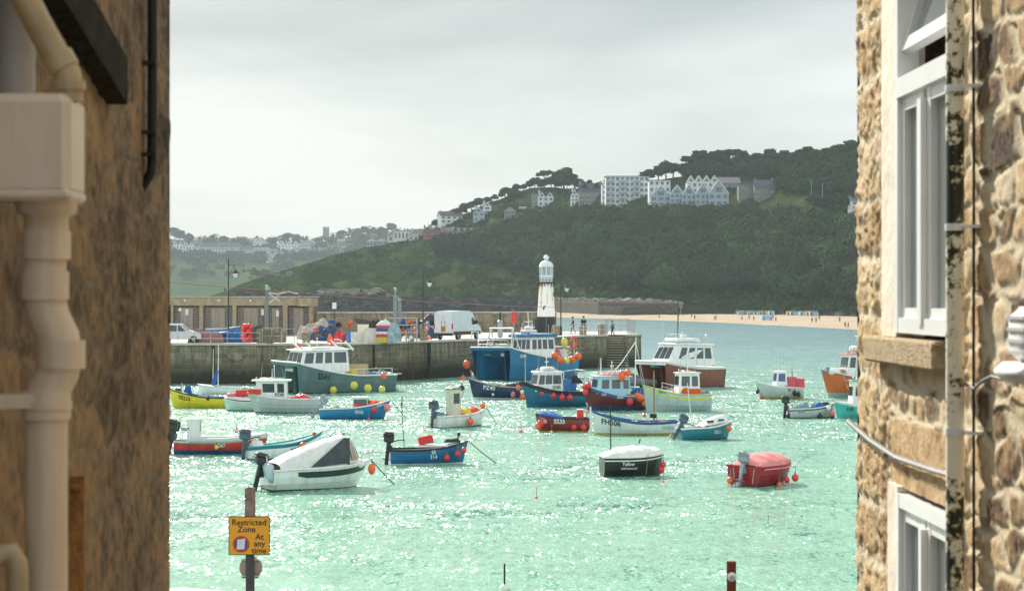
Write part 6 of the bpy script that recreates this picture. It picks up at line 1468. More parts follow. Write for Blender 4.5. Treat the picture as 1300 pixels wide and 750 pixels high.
cg,_ = ground(1042,269); c2 = vehicle('parked_car', cg+Vector((0,-2,.3)), 0, 'dark car parked in the small hillside clearing', 'car', [(-2.1,.35),(-2.1,.95),(-1.5,1.4),(.3,1.4),(.9,.95),(1.9,.85),(2.0,.35)],1.7,.9,[[(-1.3,.95),(-1.1,1.32),(.2,1.32),(.7,.95)]],(-1.3,1.3),M('dark car paint',(.05,.05,.06),.3),1.3)
for px,pt,lb in ((1030,229,'tall thin pole rising from the hillside clearing'),(1044,232,'shorter thin pole right of the tall one in the clearing')):
    g,_ = ground(px,268); mb = MB(); mb.tube([(0,0,0),(0,0,(268-pt)*g.y/F)],.11,6); mb.lathe([(.3,0),(.3,.3),(.12,.35)],n=8); o = mb.build('pole', steel); o.location = g; tag(o, lb, 'pole')
# far town
k = 0
ft = [(219,232,319,306,whw,'front',2),(232,247,319,307,whw,'front',2),(247,253,319,308,whw,'ridge',1),(254,277,321,308,crw,'ridge',1),(277,304,321,308,crw,'ridge',1),(304,321,323,312,crw,'ridge',1),(321,330,313,303,whw,'front',1),(330,340,313,304,whw,'front',1),(322,340,321,314,crw,'ridge',1),
 (340,352,324,316,whw,'ridge',1),(352,362,317,305,whw,'front',1),(362,380,317,306,whw,'front',2),(380,394,317,304,bluew,'front',2),(338,352,330,323,whw,'ridge',1),(352,370,328,319,whw,'ridge',1),(378,392,325,318,whw,'ridge',1),(372,380,322,314,crw,'ridge',1),(404,416,322,314,whw,'ridge',1),(416,428,321,313,crw,'ridge',1),(428,440,320,312,whw,'ridge',1),
 (440,450,316,309,greyst,'ridge',1),(386,398,312,305,greyst,'ridge',1),(398,408,313,307,crw,'ridge',1),(470,478,303,297,whw,'ridge',1),(300,312,306,300,greyst,'ridge',1),(282,294,309,302,greyst,'ridge',1),(262,274,309,303,crw,'ridge',1),(245,256,308,302,greyst,'ridge',1),(312,322,309,302,greyst,'ridge',1),(428,438,309,303,greyst,'ridge',1),(340,348,307,301,crw,'ridge',1)]
for a,b_,yb,yt,wm,kd,nn_ in ft:
    house(a,b_,yb+2,yt,wm,slate,kd,2,max(2,int((b_-a)/3.5)),'hazy %s terrace house in the far town across the bay'%('white' if wm is whw else 'cream' if wm is crw else 'blue' if wm is bluew else 'grey'),group='far town %s houses'%('white' if wm is whw else 'cream' if wm is crw else 'blue' if wm is bluew else 'grey'),fr=fground,n=nn_,chim=1,depth=14)
for a,b_,yb,yt in ((465,478,313,303),(478,490,312,303)): house(a,b_,yb,yt,bluew,slate,'hip',1,3,'blue grey hip roofed house near the end of the green slope, %s'%('left' if a<470 else 'right'),chim=0)
g,_ = fground(414,303); r = empty('church_tower', g, 0, 'square battlemented church tower on the far skyline', 'church tower'); s = g.y/F
mb = MB(); mb.box((0,0,6*s),(7.5*s,7*s,14*s)); mb.build('tower', greyst, r)
for x in (-3.2,-1.1,1.1,3.2):
    mb = MB(); mb.box((x*s,0,14*s),(1.1*s,7*s,2*s)); mb.build('battlement', greyst, r)
# long red wire over the bay
A = P(120,60,zat(351,60)); B = P(820,200,zat(388,200)); mb = MB(); mb.tube([A+(B-A)*i/14-Vector((0,0,.8*math.sin(PI*i/14)*.6)) for i in range(15)], .013, 5); tag(mb.build('red_wire', M('red wire',(.3,.1,.08),.6)), 'thin sagging red wire stretched across the harbour view', 'wire')
# ================================================================ FOREGROUND BUILDINGS
TH = math.atan(50/F)
def lp(px, py, x):
    """local (x,y,z) on the alley wall plane x=const seen at px,py"""
    y = x*F/(px-600); return (x, y, H-(py-Y0)*y/F)
def wall_mat(name, stops, mortar, rough=.9, grain=18, bump=.4):
    m = bpy.data.materials.new(name); m.use_nodes = True; nt = m.node_tree; n = nt.nodes; l = nt.links; b = n['Principled BSDF']; b.inputs['Roughness'].default_value=rough; b.inputs['Specular IOR Level'].default_value=.2
    tc = n.new('ShaderNodeTexCoord'); at = n.new('ShaderNodeAttribute'); at.attribute_name='tone'; am = n.new('ShaderNodeAttribute'); am.attribute_name='mortar'
    nz = n.new('ShaderNodeTexNoise'); nz.inputs['Scale'].default_value=grain; nz.inputs['Detail'].default_value=8; nz.inputs['Roughness'].default_value=.75; l.new(tc.outputs['Object'], nz.inputs['Vector'])
    n3 = n.new('ShaderNodeTexNoise'); n3.inputs['Scale'].default_value=3.2; n3.inputs['Detail'].default_value=5; l.new(tc.outputs['Object'], n3.inputs['Vector'])
    ad = n.new('ShaderNodeMath'); ad.operation='MULTIPLY_ADD'; l.new(nz.outputs[0], ad.inputs[0]); ad.inputs[1].default_value=.9; l.new(at.outputs['Fac'], ad.inputs[2])
    ad2 = n.new('ShaderNodeMath'); ad2.operation='MULTIPLY_ADD'; l.new(n3.outputs[0], ad2.inputs[0]); ad2.inputs[1].default_value=.5; l.new(ad.outputs[0], ad2.inputs[2])
    sb = n.new('ShaderNodeMath'); sb.operation='SUBTRACT'; l.new(ad2.outputs[0], sb.inputs[0]); sb.inputs[1].default_value=.7
    cr = n.new('ShaderNodeValToRGB'); l.new(sb.outputs[0], cr.inputs[0]); e = cr.color_ramp.elements
    e[0].position=stops[0][0]; e[0].color=(*stops[0][1],1); e[1].position=stops[-1][0]; e[1].color=(*stops[-1][1],1)
    for p, c in stops[1:-1]: x = e.new(p); x.color=(*c,1)
    n4 = n.new('ShaderNodeTexNoise'); n4.inputs['Scale'].default_value=7; n4.inputs['Detail'].default_value=6; l.new(tc.outputs['Object'], n4.inputs['Vector'])
    mc_ = n.new('ShaderNodeMixRGB'); l.new(n4.outputs[0], mc_.inputs[0]); mc_.inputs[1].default_value=(*[c*.78 for c in mortar],1); mc_.inputs[2].default_value=(*mortar,1)
    mx = n.new('ShaderNodeMixRGB'); l.new(am.outputs['Fac'], mx.inputs[0]); l.new(cr.outputs[0], mx.inputs[1]); l.new(mc_.outputs[0], mx.inputs[2]); l.new(mx.outputs[0], b.inputs['Base Color'])
    bp = n.new('ShaderNodeBump'); bp.inputs['Distance'].default_value=.022; bp.inputs['Strength'].default_value=bump; l.new(nz.outputs[0], bp.inputs['Height']); l.new(bp.outputs[0], b.inputs['Normal'])
    return m
def rubble(Y, Z, cw, ch, seed, jit=.42, edge=.16, soft=.12):
    """jittered voronoi stones -> height 0..1, mortar mask, tone"""
    rs = np.random.default_rng(seed); G = rs.random((400,400,3))
    u = Y/cw+.3*(vnoise(Y*5+3,Z*5)-.5); v = Z/ch+.3*(vnoise(Y*4,Z*4+9)-.5)
    u = u + .5*(np.floor(v).astype(int) % 2)
    iu = np.floor(u).astype(int); iv = np.floor(v).astype(int); d1 = np.full(u.shape, 9.); d2 = np.full(u.shape, 9.); tone = np.zeros(u.shape)
    for a in (-1,0,1):
        for b in (-1,0,1):
            g = G[(iu+a)%400, (iv+b)%400]; sx = iu+a+.5+(g[...,0]-.5)*2*jit; sy = iv+b+.5+(g[...,1]-.5)*2*jit
            k = .75+.5*g[...,2]; d = (np.abs(u-sx)**2.4+np.abs(v-sy)**2.4)**(1/2.4)*k
            nw = d < d1; d2 = np.where(nw, d1, np.minimum(d2, d)); tone = np.where(nw, g[...,2]*.6+g[...,0]*.4, tone); d1 = np.where(nw, d, d1)
    e = d2-d1; h = np.clip((e-edge*.45)/(soft+edge*.6), 0, 1)**.6; mort = 1-np.clip((e-edge*.5)/(edge*.9), 0, 1); return h, mort, tone
def relief_wall(name, x0, sgn, ys, zs, fn, mat, parent, holes=()):
    Yg, Zg = np.meshgrid(ys, zs, indexing='ij'); d, mort, tone = fn(Yg, Zg)
    X = x0+sgn*d; ny, nz_ = Yg.shape; co = np.stack([X,Yg,Zg],-1).reshape(-1,3)
    i, j = np.meshgrid(np.arange(ny-1), np.arange(nz_-1), indexing='ij'); cy = (ys[:-1]+ys[1:])/2; cz = (zs[:-1]+zs[1:])/2
    keep = np.ones((ny-1,nz_-1), bool)
    for y0,y1,z0,z1 in holes: keep &= ~((cy[:,None]>y0)&(cy[:,None]<y1)&(cz[None]>z0)&(cz[None]<z1))
    a = (i*nz_+j)[keep]; q = np.stack([a, a+nz_, a+nz_+1, a+1],1)
    if sgn > 0: q = q[:,::-1]
    q = q[:,::-1] if False else q
    me = bpy.data.meshes.new(name); me.vertices.add(len(co)); me.vertices.foreach_set('co', co.astype(np.float32).ravel()); nf = len(q)
    me.loops.add(nf*4); me.loops.foreach_set('vertex_index', np.ascontiguousarray(q).ravel().astype(np.int32)); me.polygons.add(nf); me.polygons.foreach_set('loop_start',(np.arange(nf)*4).astype(np.int32)); me.polygons.foreach_set('use_smooth',[True]*nf)
    for nm, ar in (('tone',tone),('mortar',mort)): at = me.attributes.new(nm,'FLOAT','POINT'); at.data.foreach_set('value', ar.ravel().astype(np.float32))
    me.materials.append(mat); me.update(); o = bpy.data.objects.new(name, me); COL.objects.link(o); o.parent = parent; return o
# right cottage
RW = 2.0; YE = 10.32
rc = empty('stone_cottage', (0,0,0), TH, 'sunlit rough granite and lime mortar house wall filling the right side', 'house')
litst = wall_mat('warm rubble', [(.0,(.1,.07,.05)),(.2,(.3,.19,.1)),(.42,(.56,.37,.19)),(.65,(.78,.56,.31)),(1,(.85,.7,.48))], (.95,.8,.56), .9, 46, 1.0)
WY0, WY1, WZ0, WZ1 = 8.1, 9.5, 8.2, 10.35
LY0, LY1, LZ0, LZ1 = 8.05, 9.36, 6.2, 7.62
def fr_(Y, Z):
    h, mort, tone = rubble(Y, Z, .30, .17, 4, .42, .22, .07)
    h2, m2, t2 = rubble(Y*1.0, Z, .21, .15, 9, .36, .34, .07)
    tone = (tone-.5)*1.25+.47; t2 = (t2-.5)*1.2+.47
    lt = ((Z>7.62)&(Z<7.93)&(Y<9.42)&(Y>8.0))
    h = np.where(lt, 1, h); mort = np.where(lt, 0, mort); tone = np.where(lt, .5, tone)
    # larger squared quoins near the corner
    q = np.clip((Y-9.5)/.05, 0, 1)
    rowh = .3; rv = Z/rowh+.22*(vnoise(Y*3,Z*2)-.5)+.12*(vnoise(Y*11,Z*5)-.5); ri = np.floor(rv).astype(int); split = np.where(ri%2==0, 9.86, 10.02)+.13*np.sin(ri*3.1)+.05*(vnoise(Y*9,Z*9)-.5)
    ez = np.minimum(rv-ri, 1-(rv-ri))*rowh; ey = np.abs(Y-split); e = np.minimum(ez, ey)+.03*(vnoise(Y*14,Z*14)-.5)
    hq = np.clip(e/.05,0,1); mq = 1-np.clip((e-.012)/.03,0,1); tq = .35+.3*_g[ri%256, 7]+.12*(Y>split)
    small = np.clip((8.2-Y)/.05,0,1)*0
    band = ((Z<8.22)&(Z>7.93)&(Y<9.5)&(Y>8.0)); h = np.where(band, h2, h); mort = np.where(band, m2, mort); tone = np.where(band, t2, tone)
    h = h*(1-q)+hq*q; mort = mort*(1-q)+mq*q; tone = tone*(1-q)+tq*q
    rough = (fbm(Y*20,Z*24,5)-.5)*.03+(fbm(Y*60,Z*60,3)-.5)*.016
    d = h*.012*(1-q)+h*.012*q+rough*.5*(.45+.55*(1-mort))+(fbm(Y*3,Z*3,3)-.5)*.008
    d = d+rough*.55*q+(fbm(Y*7,Z*7+20,3)-.5)*.02*q; tone = tone+(fbm(Y*11,Z*11+7,4)-.5)*.55
    d = np.where(Y>10.27, d*.6-(Y-10.27)*.6, d)
    return d, mort, tone
ys = [3.0]
while ys[-1] < YE: ys.append(ys[-1]+.0115*(ys[-1]/9.5)**2+.001)
ys[-1] = YE
relief_wall('wall', RW, -1, np.array(ys), np.arange(4.4, 12.6, .0105), fr_, litst, rc, [(WY0,WY1,WZ0,WZ1),(LY0,LY1,LZ0,LZ1)])
mb = MB()                                                     # rest of the block
mb.box((RW+3.02,YE/2+.6,8.5),(.05,YE-1.4,8.2)); mb.add([(RW-.0,YE-.005,4.4),(RW+6,YE-.005,4.4),(RW+6,YE-.005,12.6),(RW-.0,YE-.005,12.6)],[(3,2,1,0)])
mb.add([(RW,-4,4.4),(RW,3,4.4),(RW,3,12.6),(RW,-4,12.6)],[(0,1,2,3)]); mb.add([(RW,-4,12.6),(RW+3,-4,14.4),(RW+3,YE,14.4),(RW,YE,12.6)],[(0,1,2,3)])
mb.build('rear_wall', litst, rc)
plaster = M('lime plaster', (.85,.76,.62), .85, .2, 3, bump=.25)
mb = MB()
for (a,b_,c,d) in ((9.2,WY1,WZ0+.13,WZ1),(9.17,LY1,LZ0,LZ1)): mb.box((RW+.03,(a+b_)/2+.01,(c+d)/2),(.135,b_-a+.03,d-c+.02))
mb.box((RW+.06,(WY0+9.2)/2,WZ1-.03),(.115,9.2-WY0,.08)); mb.build('plaster_reveal', plaster, rc)
mb = MB(); mb.bbox((RW-.005,(8.28+9.72)/2+.0,WZ0+.065-.01),(.16,1.46,.125),.012); mb.build('stone_sill', M('rough sill granite',(.85,.7,.48),.9,.3,26,rgb2=(.55,.38,.2),bump=1), rc)
pw = M('white window paint', (.8,.8,.78), .3, .05)
def sash(parent, y0, y1, z0, z1, x, fw=.055, nm='window_frame', t=.05, glass=True):
    mb = MB()
    for y in (y0+fw/2, y1-fw/2): mb.box((x,y,(z0+z1)/2),(t,fw,z1-z0))
    for z in (z0+fw/2, z1-fw/2): mb.box((x,(y0+y1)/2,z),(t-.004,y1-y0-2*fw,fw))
    f = mb.build(nm, pw, parent)
    if glass: mb = MB(); mb.box((x+.01,(y0+y1)/2,(z0+z1)/2),(.008,y1-y0-2*fw+.01,z1-z0-2*fw+.01)); mb.build('pane', M('pane glass',(.42,.48,.5),.03,.1,2,metal=.75), f)
    return f
w1 = empty('window', (0,0,0)); w1.parent = rc; Zs = WZ0+.14
f = sash(w1, 8.1, 9.2, Zs, 10.3, RW+.005, .07, 'window_frame', .1, False)
mb = MB(); mb.box((RW+.0,8.65,9.46),(.105,.99,.09)); mb.box((RW+.0,8.66,(Zs+9.41)/2),(.105,.075,9.43-Zs-.1)); mb.build('transom', pw, w1)
sash(w1, 8.70, 9.14, Zs+.05, 9.42, RW+.0, .065, 'casement'); sash(w1, 8.15, 8.62, Zs+.05, 9.42, RW+.0, .065, 'casement')
fl = sash(w1, 8.15, 9.14, 9.5-9.5-.62, 0, 0, .065, 'fanlight'); fl.location = (RW+.17,0,10.22); fl.rotation_euler.y = R(16.5)
mb = MB(); mb.box((RW+.9,8.65,9.2),(.05,1.3,2.4)); mb.build('dim_room_sheet', M('dim room',(.1,.09,.08),.9), w1)  # dark sheet, its colour stands in for the unlit room behind the panes
w2 = empty('window', (0,0,0)); w2.parent = rc
sash(w2, 8.1, 9.17, LZ0+.1, LZ1-.02, RW+.005, .06, 'window_frame', .1, False); sash(w2, 8.66, 9.12, LZ0+.15, LZ1-.08, RW+.0, .06, 'casement'); sash(w2, 8.15, 8.62, LZ0+.15, LZ1-.08, RW+.0, .06, 'casement')
mb = MB(); mb.box((RW+.0,8.64,(LZ0+LZ1)/2),(.105,.05,LZ1-LZ0-.25)); mb.build('mullion', pw, w2)
# mossy drain pipe
mp_ = bpy.data.materials.new('mossy cream paint'); mp_.use_nodes = True; nt = mp_.node_tree; nn = nt.nodes; ll = nt.links; b = nn['Principled BSDF']; b.inputs['Roughness'].default_value=.5
tc = nn.new('ShaderNodeTexCoord'); nz = nn.new('ShaderNodeTexNoise'); nz.inputs['Scale'].default_value=22; nz.inputs['Detail'].default_value=7; nz.inputs['Roughness'].default_value=.7; ll.new(tc.outputs['Object'], nz.inputs['Vector'])
n2 = nn.new('ShaderNodeTexNoise'); n2.inputs['Scale'].default_value=2.1; ll.new(tc.outputs['Object'], n2.inputs['Vector'])
ma = nn.new('ShaderNodeMath'); ma.operation='MULTIPLY_ADD'; ll.new(n2.outputs[0], ma.inputs[0]); ma.inputs[1].default_value=.75; ll.new(nz.outputs[0], ma.inputs[2])
cr = nn.new('ShaderNodeValToRGB'); ll.new(ma.outputs[0], cr.inputs[0]); e = cr.color_ramp.elements; e[0].position=.87; e[0].color=(.85,.78,.62,1); e[1].position=.94; e[1].color=(.02,.022,.008,1); x=e.new(.905); x.color=(.4,.36,.16,1); ll.new(cr.outputs[0], b.inputs['Base Color'])
dp = empty('drain_pipe', (0,0,0), TH, 'cream drain pipe streaked with black moss running down the right wall', 'drain pipe')
mb = MB(); mb.tube([(RW-.085,7.87,4.5),(RW-.085,7.87,12.5)],.036,14); mb.build('pipe', mp_, dp)
for z in (9.33,8.78,7.97): mb = MB(); mb.tube([(RW-.085,7.87,z-.014),(RW-.085,7.87,z+.014)],.040,14); mb.box((RW-.02,7.81,z),(.09,.12,.012)); mb.build('bracket', pw, dp)
mb = MB(); mb.tube([(RW-.03,7.785,4.5),(RW-.03,7.79,7.4),(RW-.035,7.775,8.2),(RW-.03,7.79,9.0),(RW-.035,7.78,9.7),(RW-.03,7.785,12.5)],.006,6); o = mb.build('cable', blackr); o.rotation_euler.z = TH; tag(o,'thin black cable running down beside the mossy drain pipe','cable')
pts1 = []; pts2 = []
for i in range(160):
    f_ = i/159; y = YE+.02-(YE-7.95)*f_; z = lerp([(0,7.86),(.25,7.80),(.5,7.765),(.8,7.77),(1,7.78)],f_); x = RW-.045; a = i*.95
    pts1.append((x+.008*math.cos(a),y,z+.008*math.sin(a))); pts2.append((x-.008*math.cos(a),y,z-.008*math.sin(a)))
mb = MB(); mb.tube(pts1,.007,6); mb.tube(pts2,.007,6); mb.tube([pts1[-1],(RW-.06,7.93,7.7),(RW-.06,7.93,7.55)],.009,6); o = mb.build('twisted_cable', M('grey cable',(.42,.42,.4),.6)); o.rotation_euler.z = TH; tag(o,'grey twisted cable slung across the right wall under the window','cable')
mb = MB(); pt = [lp(a,b_,RW-.06) for a,b_ in ((1228,488),(1240,494),(1250,484),(1262,478),(1275,482),(1300,484))]; mb.tube(pt,.006,6); o = mb.build('loose_wire', M('grey wire',(.12,.12,.12),.6)); o.rotation_euler.z = TH; tag(o,'short loose grey wire on the right wall near the vent','wire')
vt = empty('vent_box', (0,0,0), TH, 'rounded white plastic vent at the right edge of the stone wall', 'vent'); c = lp(1307,425,RW-.07)
mb = MB(); mb.bbox((c[0],c[1]-.06,c[2]),(.1,.3,.2),.04,smooth=True); mb.build('body', pw, vt); mb = MB(); mb.bbox((c[0]-.02,c[1]-.06,c[2]-.13),(.15,.34,.07),.03,smooth=True); mb.build('lip', pw, vt)
for q in range(4): mb = MB(); mb.box((c[0]-.052,c[1]-.06,c[2]-.06+q*.04),(.012,.22,.012)); mb.build('louvre', M('vent shade',(.5,.5,.5),.5), vt)

# left building
LW = -1.2; LE = 7.92
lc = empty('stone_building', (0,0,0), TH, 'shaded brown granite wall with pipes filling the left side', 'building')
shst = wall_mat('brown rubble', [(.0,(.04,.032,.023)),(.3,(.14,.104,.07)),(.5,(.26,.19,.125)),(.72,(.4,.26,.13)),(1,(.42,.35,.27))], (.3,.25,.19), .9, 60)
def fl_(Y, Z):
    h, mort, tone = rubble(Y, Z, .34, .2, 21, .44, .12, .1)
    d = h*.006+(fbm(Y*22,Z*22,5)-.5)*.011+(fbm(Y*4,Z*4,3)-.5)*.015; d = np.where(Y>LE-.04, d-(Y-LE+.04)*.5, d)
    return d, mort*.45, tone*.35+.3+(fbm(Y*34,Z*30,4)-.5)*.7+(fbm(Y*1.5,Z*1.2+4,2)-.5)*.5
ys = [3.0]
while ys[-1] < LE: ys.append(ys[-1]+.011*(ys[-1]/6.5)**2+.001)
ys[-1] = LE
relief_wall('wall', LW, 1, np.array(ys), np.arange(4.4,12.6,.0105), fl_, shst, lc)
mb = MB(); mb.add([(LW,LE-.004,4.4),(LW-5,LE-.004,4.4),(LW-5,LE-.004,12.6),(LW,LE-.004,12.6)],[(0,1,2,3)]); mb.add([(LW,-4,4.4),(LW,3,4.4),(LW,3,12.6),(LW,-4,12.6)],[(3,2,1,0)]); mb.add([(LW,-4,12.6),(LW-3,-4,14),(LW-3,LE,14),(LW,LE,12.6)],[(0,1,2,3)]); mb.add([(LW-3,-4,4.4),(LW-3,LE,4.4),(LW-3,LE,14),(LW-3,-4,14)],[(0,1,2,3)])
mb.build('rear_wall', shst, lc)
mb = MB(); vs = []
for (y,z) in ((6.52,9.13),(5.0,9.42)):
    for x in (LW-.02,LW+.075):
        for dz in (0,.15): vs.append((x,y,z+dz))
mb.add(vs,[(0,1,3,2),(4,6,7,5),(2,3,7,6),(1,5,7,3),(0,2,6,4)]); mb.build('stone_hood', M('dark mossy slate',(.05,.045,.03),.9,.5,8,rgb2=(.016,.015,.012),bump=.8), lc)
upvc = M('dirty cream plastic', (.86,.76,.62), .4, .2, 5, rgb2=(.66,.52,.36), w2=.42, streak=True); upg = M('greyish plastic pipe',(.4,.38,.36),.5,.2,4); upy = M('yellowed plastic',(.55,.44,.26),.4,.25,6)
ds = empty('downpipe', (0,0,0), TH, 'cream plastic rainwater pipe with a square hopper on the left wall', 'downpipe')
mb = MB(); c0 = lp(42,118,LW+.11); mb.bbox((LW+.115,4.93,8.87),(.225,.2,.25),.02,smooth=False); mb.bbox((LW+.115,4.93,8.75),(.228,.204,.03),.01); mb.build('hopper', upvc, ds)
px_ = LW+.145
mb = MB(); mb.tube([(px_,4.95,8.75),(px_,4.95,8.71),(px_,4.95,8.70),(px_,4.95,8.66)],[.075,.075,.055,.055],20); mb.build('outlet', upvc, ds)
mb = MB(); pp_ = [(px_-.0,4.95,8.70),(px_-.004,4.95,8.54),(px_-.006,4.95,8.50),(px_+.006,4.95,8.45),(px_+.03,4.95,8.40),(px_+.036,4.95,8.36),(px_+.03,4.95,8.32),(px_+.006,4.95,8.27),(px_,4.95,8.2),(px_,4.95,4.5)]
mb.tube(pp_,.052,22); mb.build('pipe', upvc, ds)
for z,x in ((8.63,0),(8.53,-.004),(8.36,.036),(8.235,0)): mb = MB(); mb.tube([(px_+x,4.95,z-.035),(px_+x,4.95,z+.035)],.0595,22); mb.build('collar', upvc, ds)
mb = MB(); mb.tube([(px_,4.95,8.225),(px_,4.95,8.245)],.063,22); mb.box((px_-.1,4.93,8.235),(.2,.02,.022)); o = mb.build('clamp', upvc, ds)
mb = MB(); c = lp(45,511,px_); mb.tube([(px_,4.95,c[2]-.02),(px_,4.95,c[2]+.02)],.060,22); mb.box((px_-.12,4.9,c[2]),(.22,.015,.035)); mb.build('clamp', upvc, ds)
wp = empty('waste_pipe', (0,0,0), TH, 'yellowed slanting waste pipe bending down into the hopper at top left', 'pipe'); mb = MB()
def at(px, py, y): return ((px-600)/F*y, y, H-(py-Y0)*y/F)
mb.tube([at(5,-80,4.86),at(30,-10,4.88),at(55,40,4.9),at(78,80,4.91),at(88,96,4.91),at(90,112,4.91),at(90,130,4.91)],.034,18); mb.build('pipe', upy, wp)
mb = MB(); mb.tube([at(74,72,4.91),at(84,90,4.91)],.040,18); mb.tube([at(90,104,4.91),at(90,116,4.91)],.04,18); mb.build('collar', upy, wp)
mb = MB(); mb.tube([at(22,140,5.05),at(22,-200,5.05)],.05,18); o = mb.build('soil_pipe', upg); o.rotation_euler.z = TH; tag(o,'grey vertical pipe entering the hopper from above at top left','pipe')
mb = MB(); mb.tube([at(-60,720,4.7),at(5,703,4.75),at(18,700,4.75),at(24,712,4.75),at(25,730,4.75),at(25,900,4.75)],.026,16); o = mb.build('waste_pipe', upy); o.rotation_euler.z = TH; tag(o,'short yellowed elbow pipe at the bottom left corner','pipe')
mb = MB(); c = 7.27; mb.tube([(LW+.035,c,12.4),(LW+.035,c,9.2),(LW+.033,c,8.98),(LW+.028,c+.0,8.95),(LW-.02,c+.02,8.88)],.0175,12)
for z in (9.02,9.35,9.1): mb.box((LW+.03,c-.02,z),(.05,.05,.012))
o = mb.build('black_cable', M('black conduit',(.008,.008,.009),.6)); o.rotation_euler.z = TH; tag(o,'thick black cable hanging down the left wall near its corner','cable')
mb = MB(); mb.add([(LW-.02,5.55,4.4),(LW+.045,5.55,4.4),(LW+.045,5.95,4.4),(LW-.02,5.95,4.4),(LW-.02,5.55,7.72),(LW+.045,5.55,7.72),(LW+.045,5.95,7.97),(LW-.02,5.95,7.97)],[(0,1,5,4),(1,2,6,5),(2,3,7,6),(4,5,6,7)]); mb.build('buttress_strip', M('orange ashlar',(.42,.2,.05),.9,.5,30,rgb2=(.14,.07,.025),bump=.6), lc)

# quay road in front, alley floor
mb = MB(); mb.add([(-60,-8,4.4),(60,-8,4.4),(60,26,4.4),(-60,26,4.4)],[(0,1,2,3)]); mb.add([(-60,26,4.4),(60,26,4.4),(60,26.0,-3),(-60,26.0,-3)],[(3,2,1,0)])
struct(mb.build('quay_road', M('asphalt',(.09,.09,.09),.9,.3,1.5)))
# signs at quay edge
SY = 24.0; sc = SY/F
sp_ = empty('sign_post', P(317.5,SY,4.4), 0, 'grey post with yellow Restricted Zone sign at the quay edge', 'sign post')
zt = zat(619,SY)-4.4; mb = MB(); mb.tube([(0,0,0),(0,0,zt)],.054,14); mb.build('post', M('dark post',(.07,.07,.065),.6,.4,6), sp_)
mb = MB(); mb.box((0,0,zt-.2),(.115,.112,.4)); mb.build('post_cap', M('stained wood cap',(.33,.25,.2),.8,.5,10,rgb2=(.14,.08,.06)), sp_)
zc = zat(678.5,SY)-4.4; w_, h_ = 52.5*sc, 49*sc
mb = MB(); mb.bbox((0,-.075,zc),(w_,.02,h_),.008); pl = mb.build('sign_panel', blackr, sp_)
mb = MB(); mb.box((0,-.087,zc),(w_-.02,.006,h_-.02)); mb.build('sign_face', M('sign yellow',(.8,.36,.01),.45,.06), pl)
def flat_text(parent, txt, x, z, size, y=-.092, m=blackp):
    vs, fs = text_poly(txt, size); mb = MB(); mb.add([(a+x, y, b_+z) for a,b_,_ in vs], fs); return mb.build('lettering', m, parent)
flat_text(pl,'Restricted',.0,zc+.158,.1); flat_text(pl,'Zone',-.03,zc+.075,.1); flat_text(pl,'At',.125,zc-.015,.1); flat_text(pl,'any',.125,zc-.095,.1); flat_text(pl,'time',.12,zc-.18,.1)
mb = MB(); c = (-.095,-.0905,zc-.1); mb.lathe([(0,0),(.082,0)],(c[0],c[1],c[2]),20,axis='y'); mb.lathe([(.078,-.002),(.1,-.002)],(c[0],c[1],c[2]),24,1,axis='y')
mb.add([(c[0]-.055,c[1]-.005,c[2]-.065),(c[0]+.04,c[1]-.005,c[2]-.06),(c[0]+.05,c[1]-.005,c[2]+.07),(c[0]-.045,c[1]-.005,c[2]+.055)],[(0,1,2,3)],2); mb.build('roundel', [M('roundel blue',(.04,.08,.3),.5),M('roundel red',(.5,.05,.03),.5),M('sticker pale',(.7,.66,.7),.5)], pl)
mb = MB(); zp = zat(721,SY)-4.4; mb.lathe([(0,0),(.14,0),(.14,.01),(0,.01)],(0,.07,zp),20,axis='y'); mb.v=[(x,y,zp+(z-zp)*1.0) for x,y,z in mb.v]; mb.build('round_sign_back', M('faded sign back',(.5,.4,.33),.8,.2), sp_)
mb = MB(); mb.tube([(-.1,-.0,zp+.1),(.1,0,zp+.1)],.058*.35,6); mb.tube([(-.1,0,zp-.1),(.1,0,zp-.1)],.02,6); mb.build('clip', steel, sp_)
wb = empty('rusty_post', P(928.5,21,4.4), 0, 'rusty brown post with a round pale sticker at bottom right', 'post'); zt = zat(712,21)-4.4
mb = MB(); mb.tube([(0,0,0),(0,0,zt)],.05,14); mb.build('post', M('rusty brown post',(.2,.06,.02),.7,.4,12,rgb2=(.08,.03,.02),streak=True), wb)
mb = MB(); zs_ = zat(731,21)-4.4; mb.lathe([(0,-.055),(.05,-.05),(.0501,-.048)],(.0,0,zs_),18,axis='y'); st = mb.build('sticker', M('sticker white',(.75,.68,.62),.5), wb)
mb = MB(); mb.lathe([(0,-.058),(.022,-.057)],(.002,0,zs_-.004),12,axis='y'); mb.build('print', M('sticker grey',(.35,.35,.33),.5), st)
# parked car roof at the bottom left
cv = vehicle('parked_car', P(262,19.5,4.4), R(3), 'white car parked on the quay, only its roof line showing at bottom left', 'car',
  [(-2.1,.35),(-2.15,.95),(-1.75,1.3),(-1.2,1.46),(-.3,1.5),(.35,1.44),(1.1,.98),(1.9,.86),(2.05,.6),(2.05,.35)],1.75,.95,[[(-1.5,.98),(-1.2,1.34),(-.3,1.4),(-.3,.98)],[(-.2,.98),(-.2,1.4),(.3,1.36),(.85,.98)]],(-1.35,1.35),M('white car paint',(.75,.76,.76),.2,.05),1.0)
cv[0].location.z = zat(758,19.5)-1.5

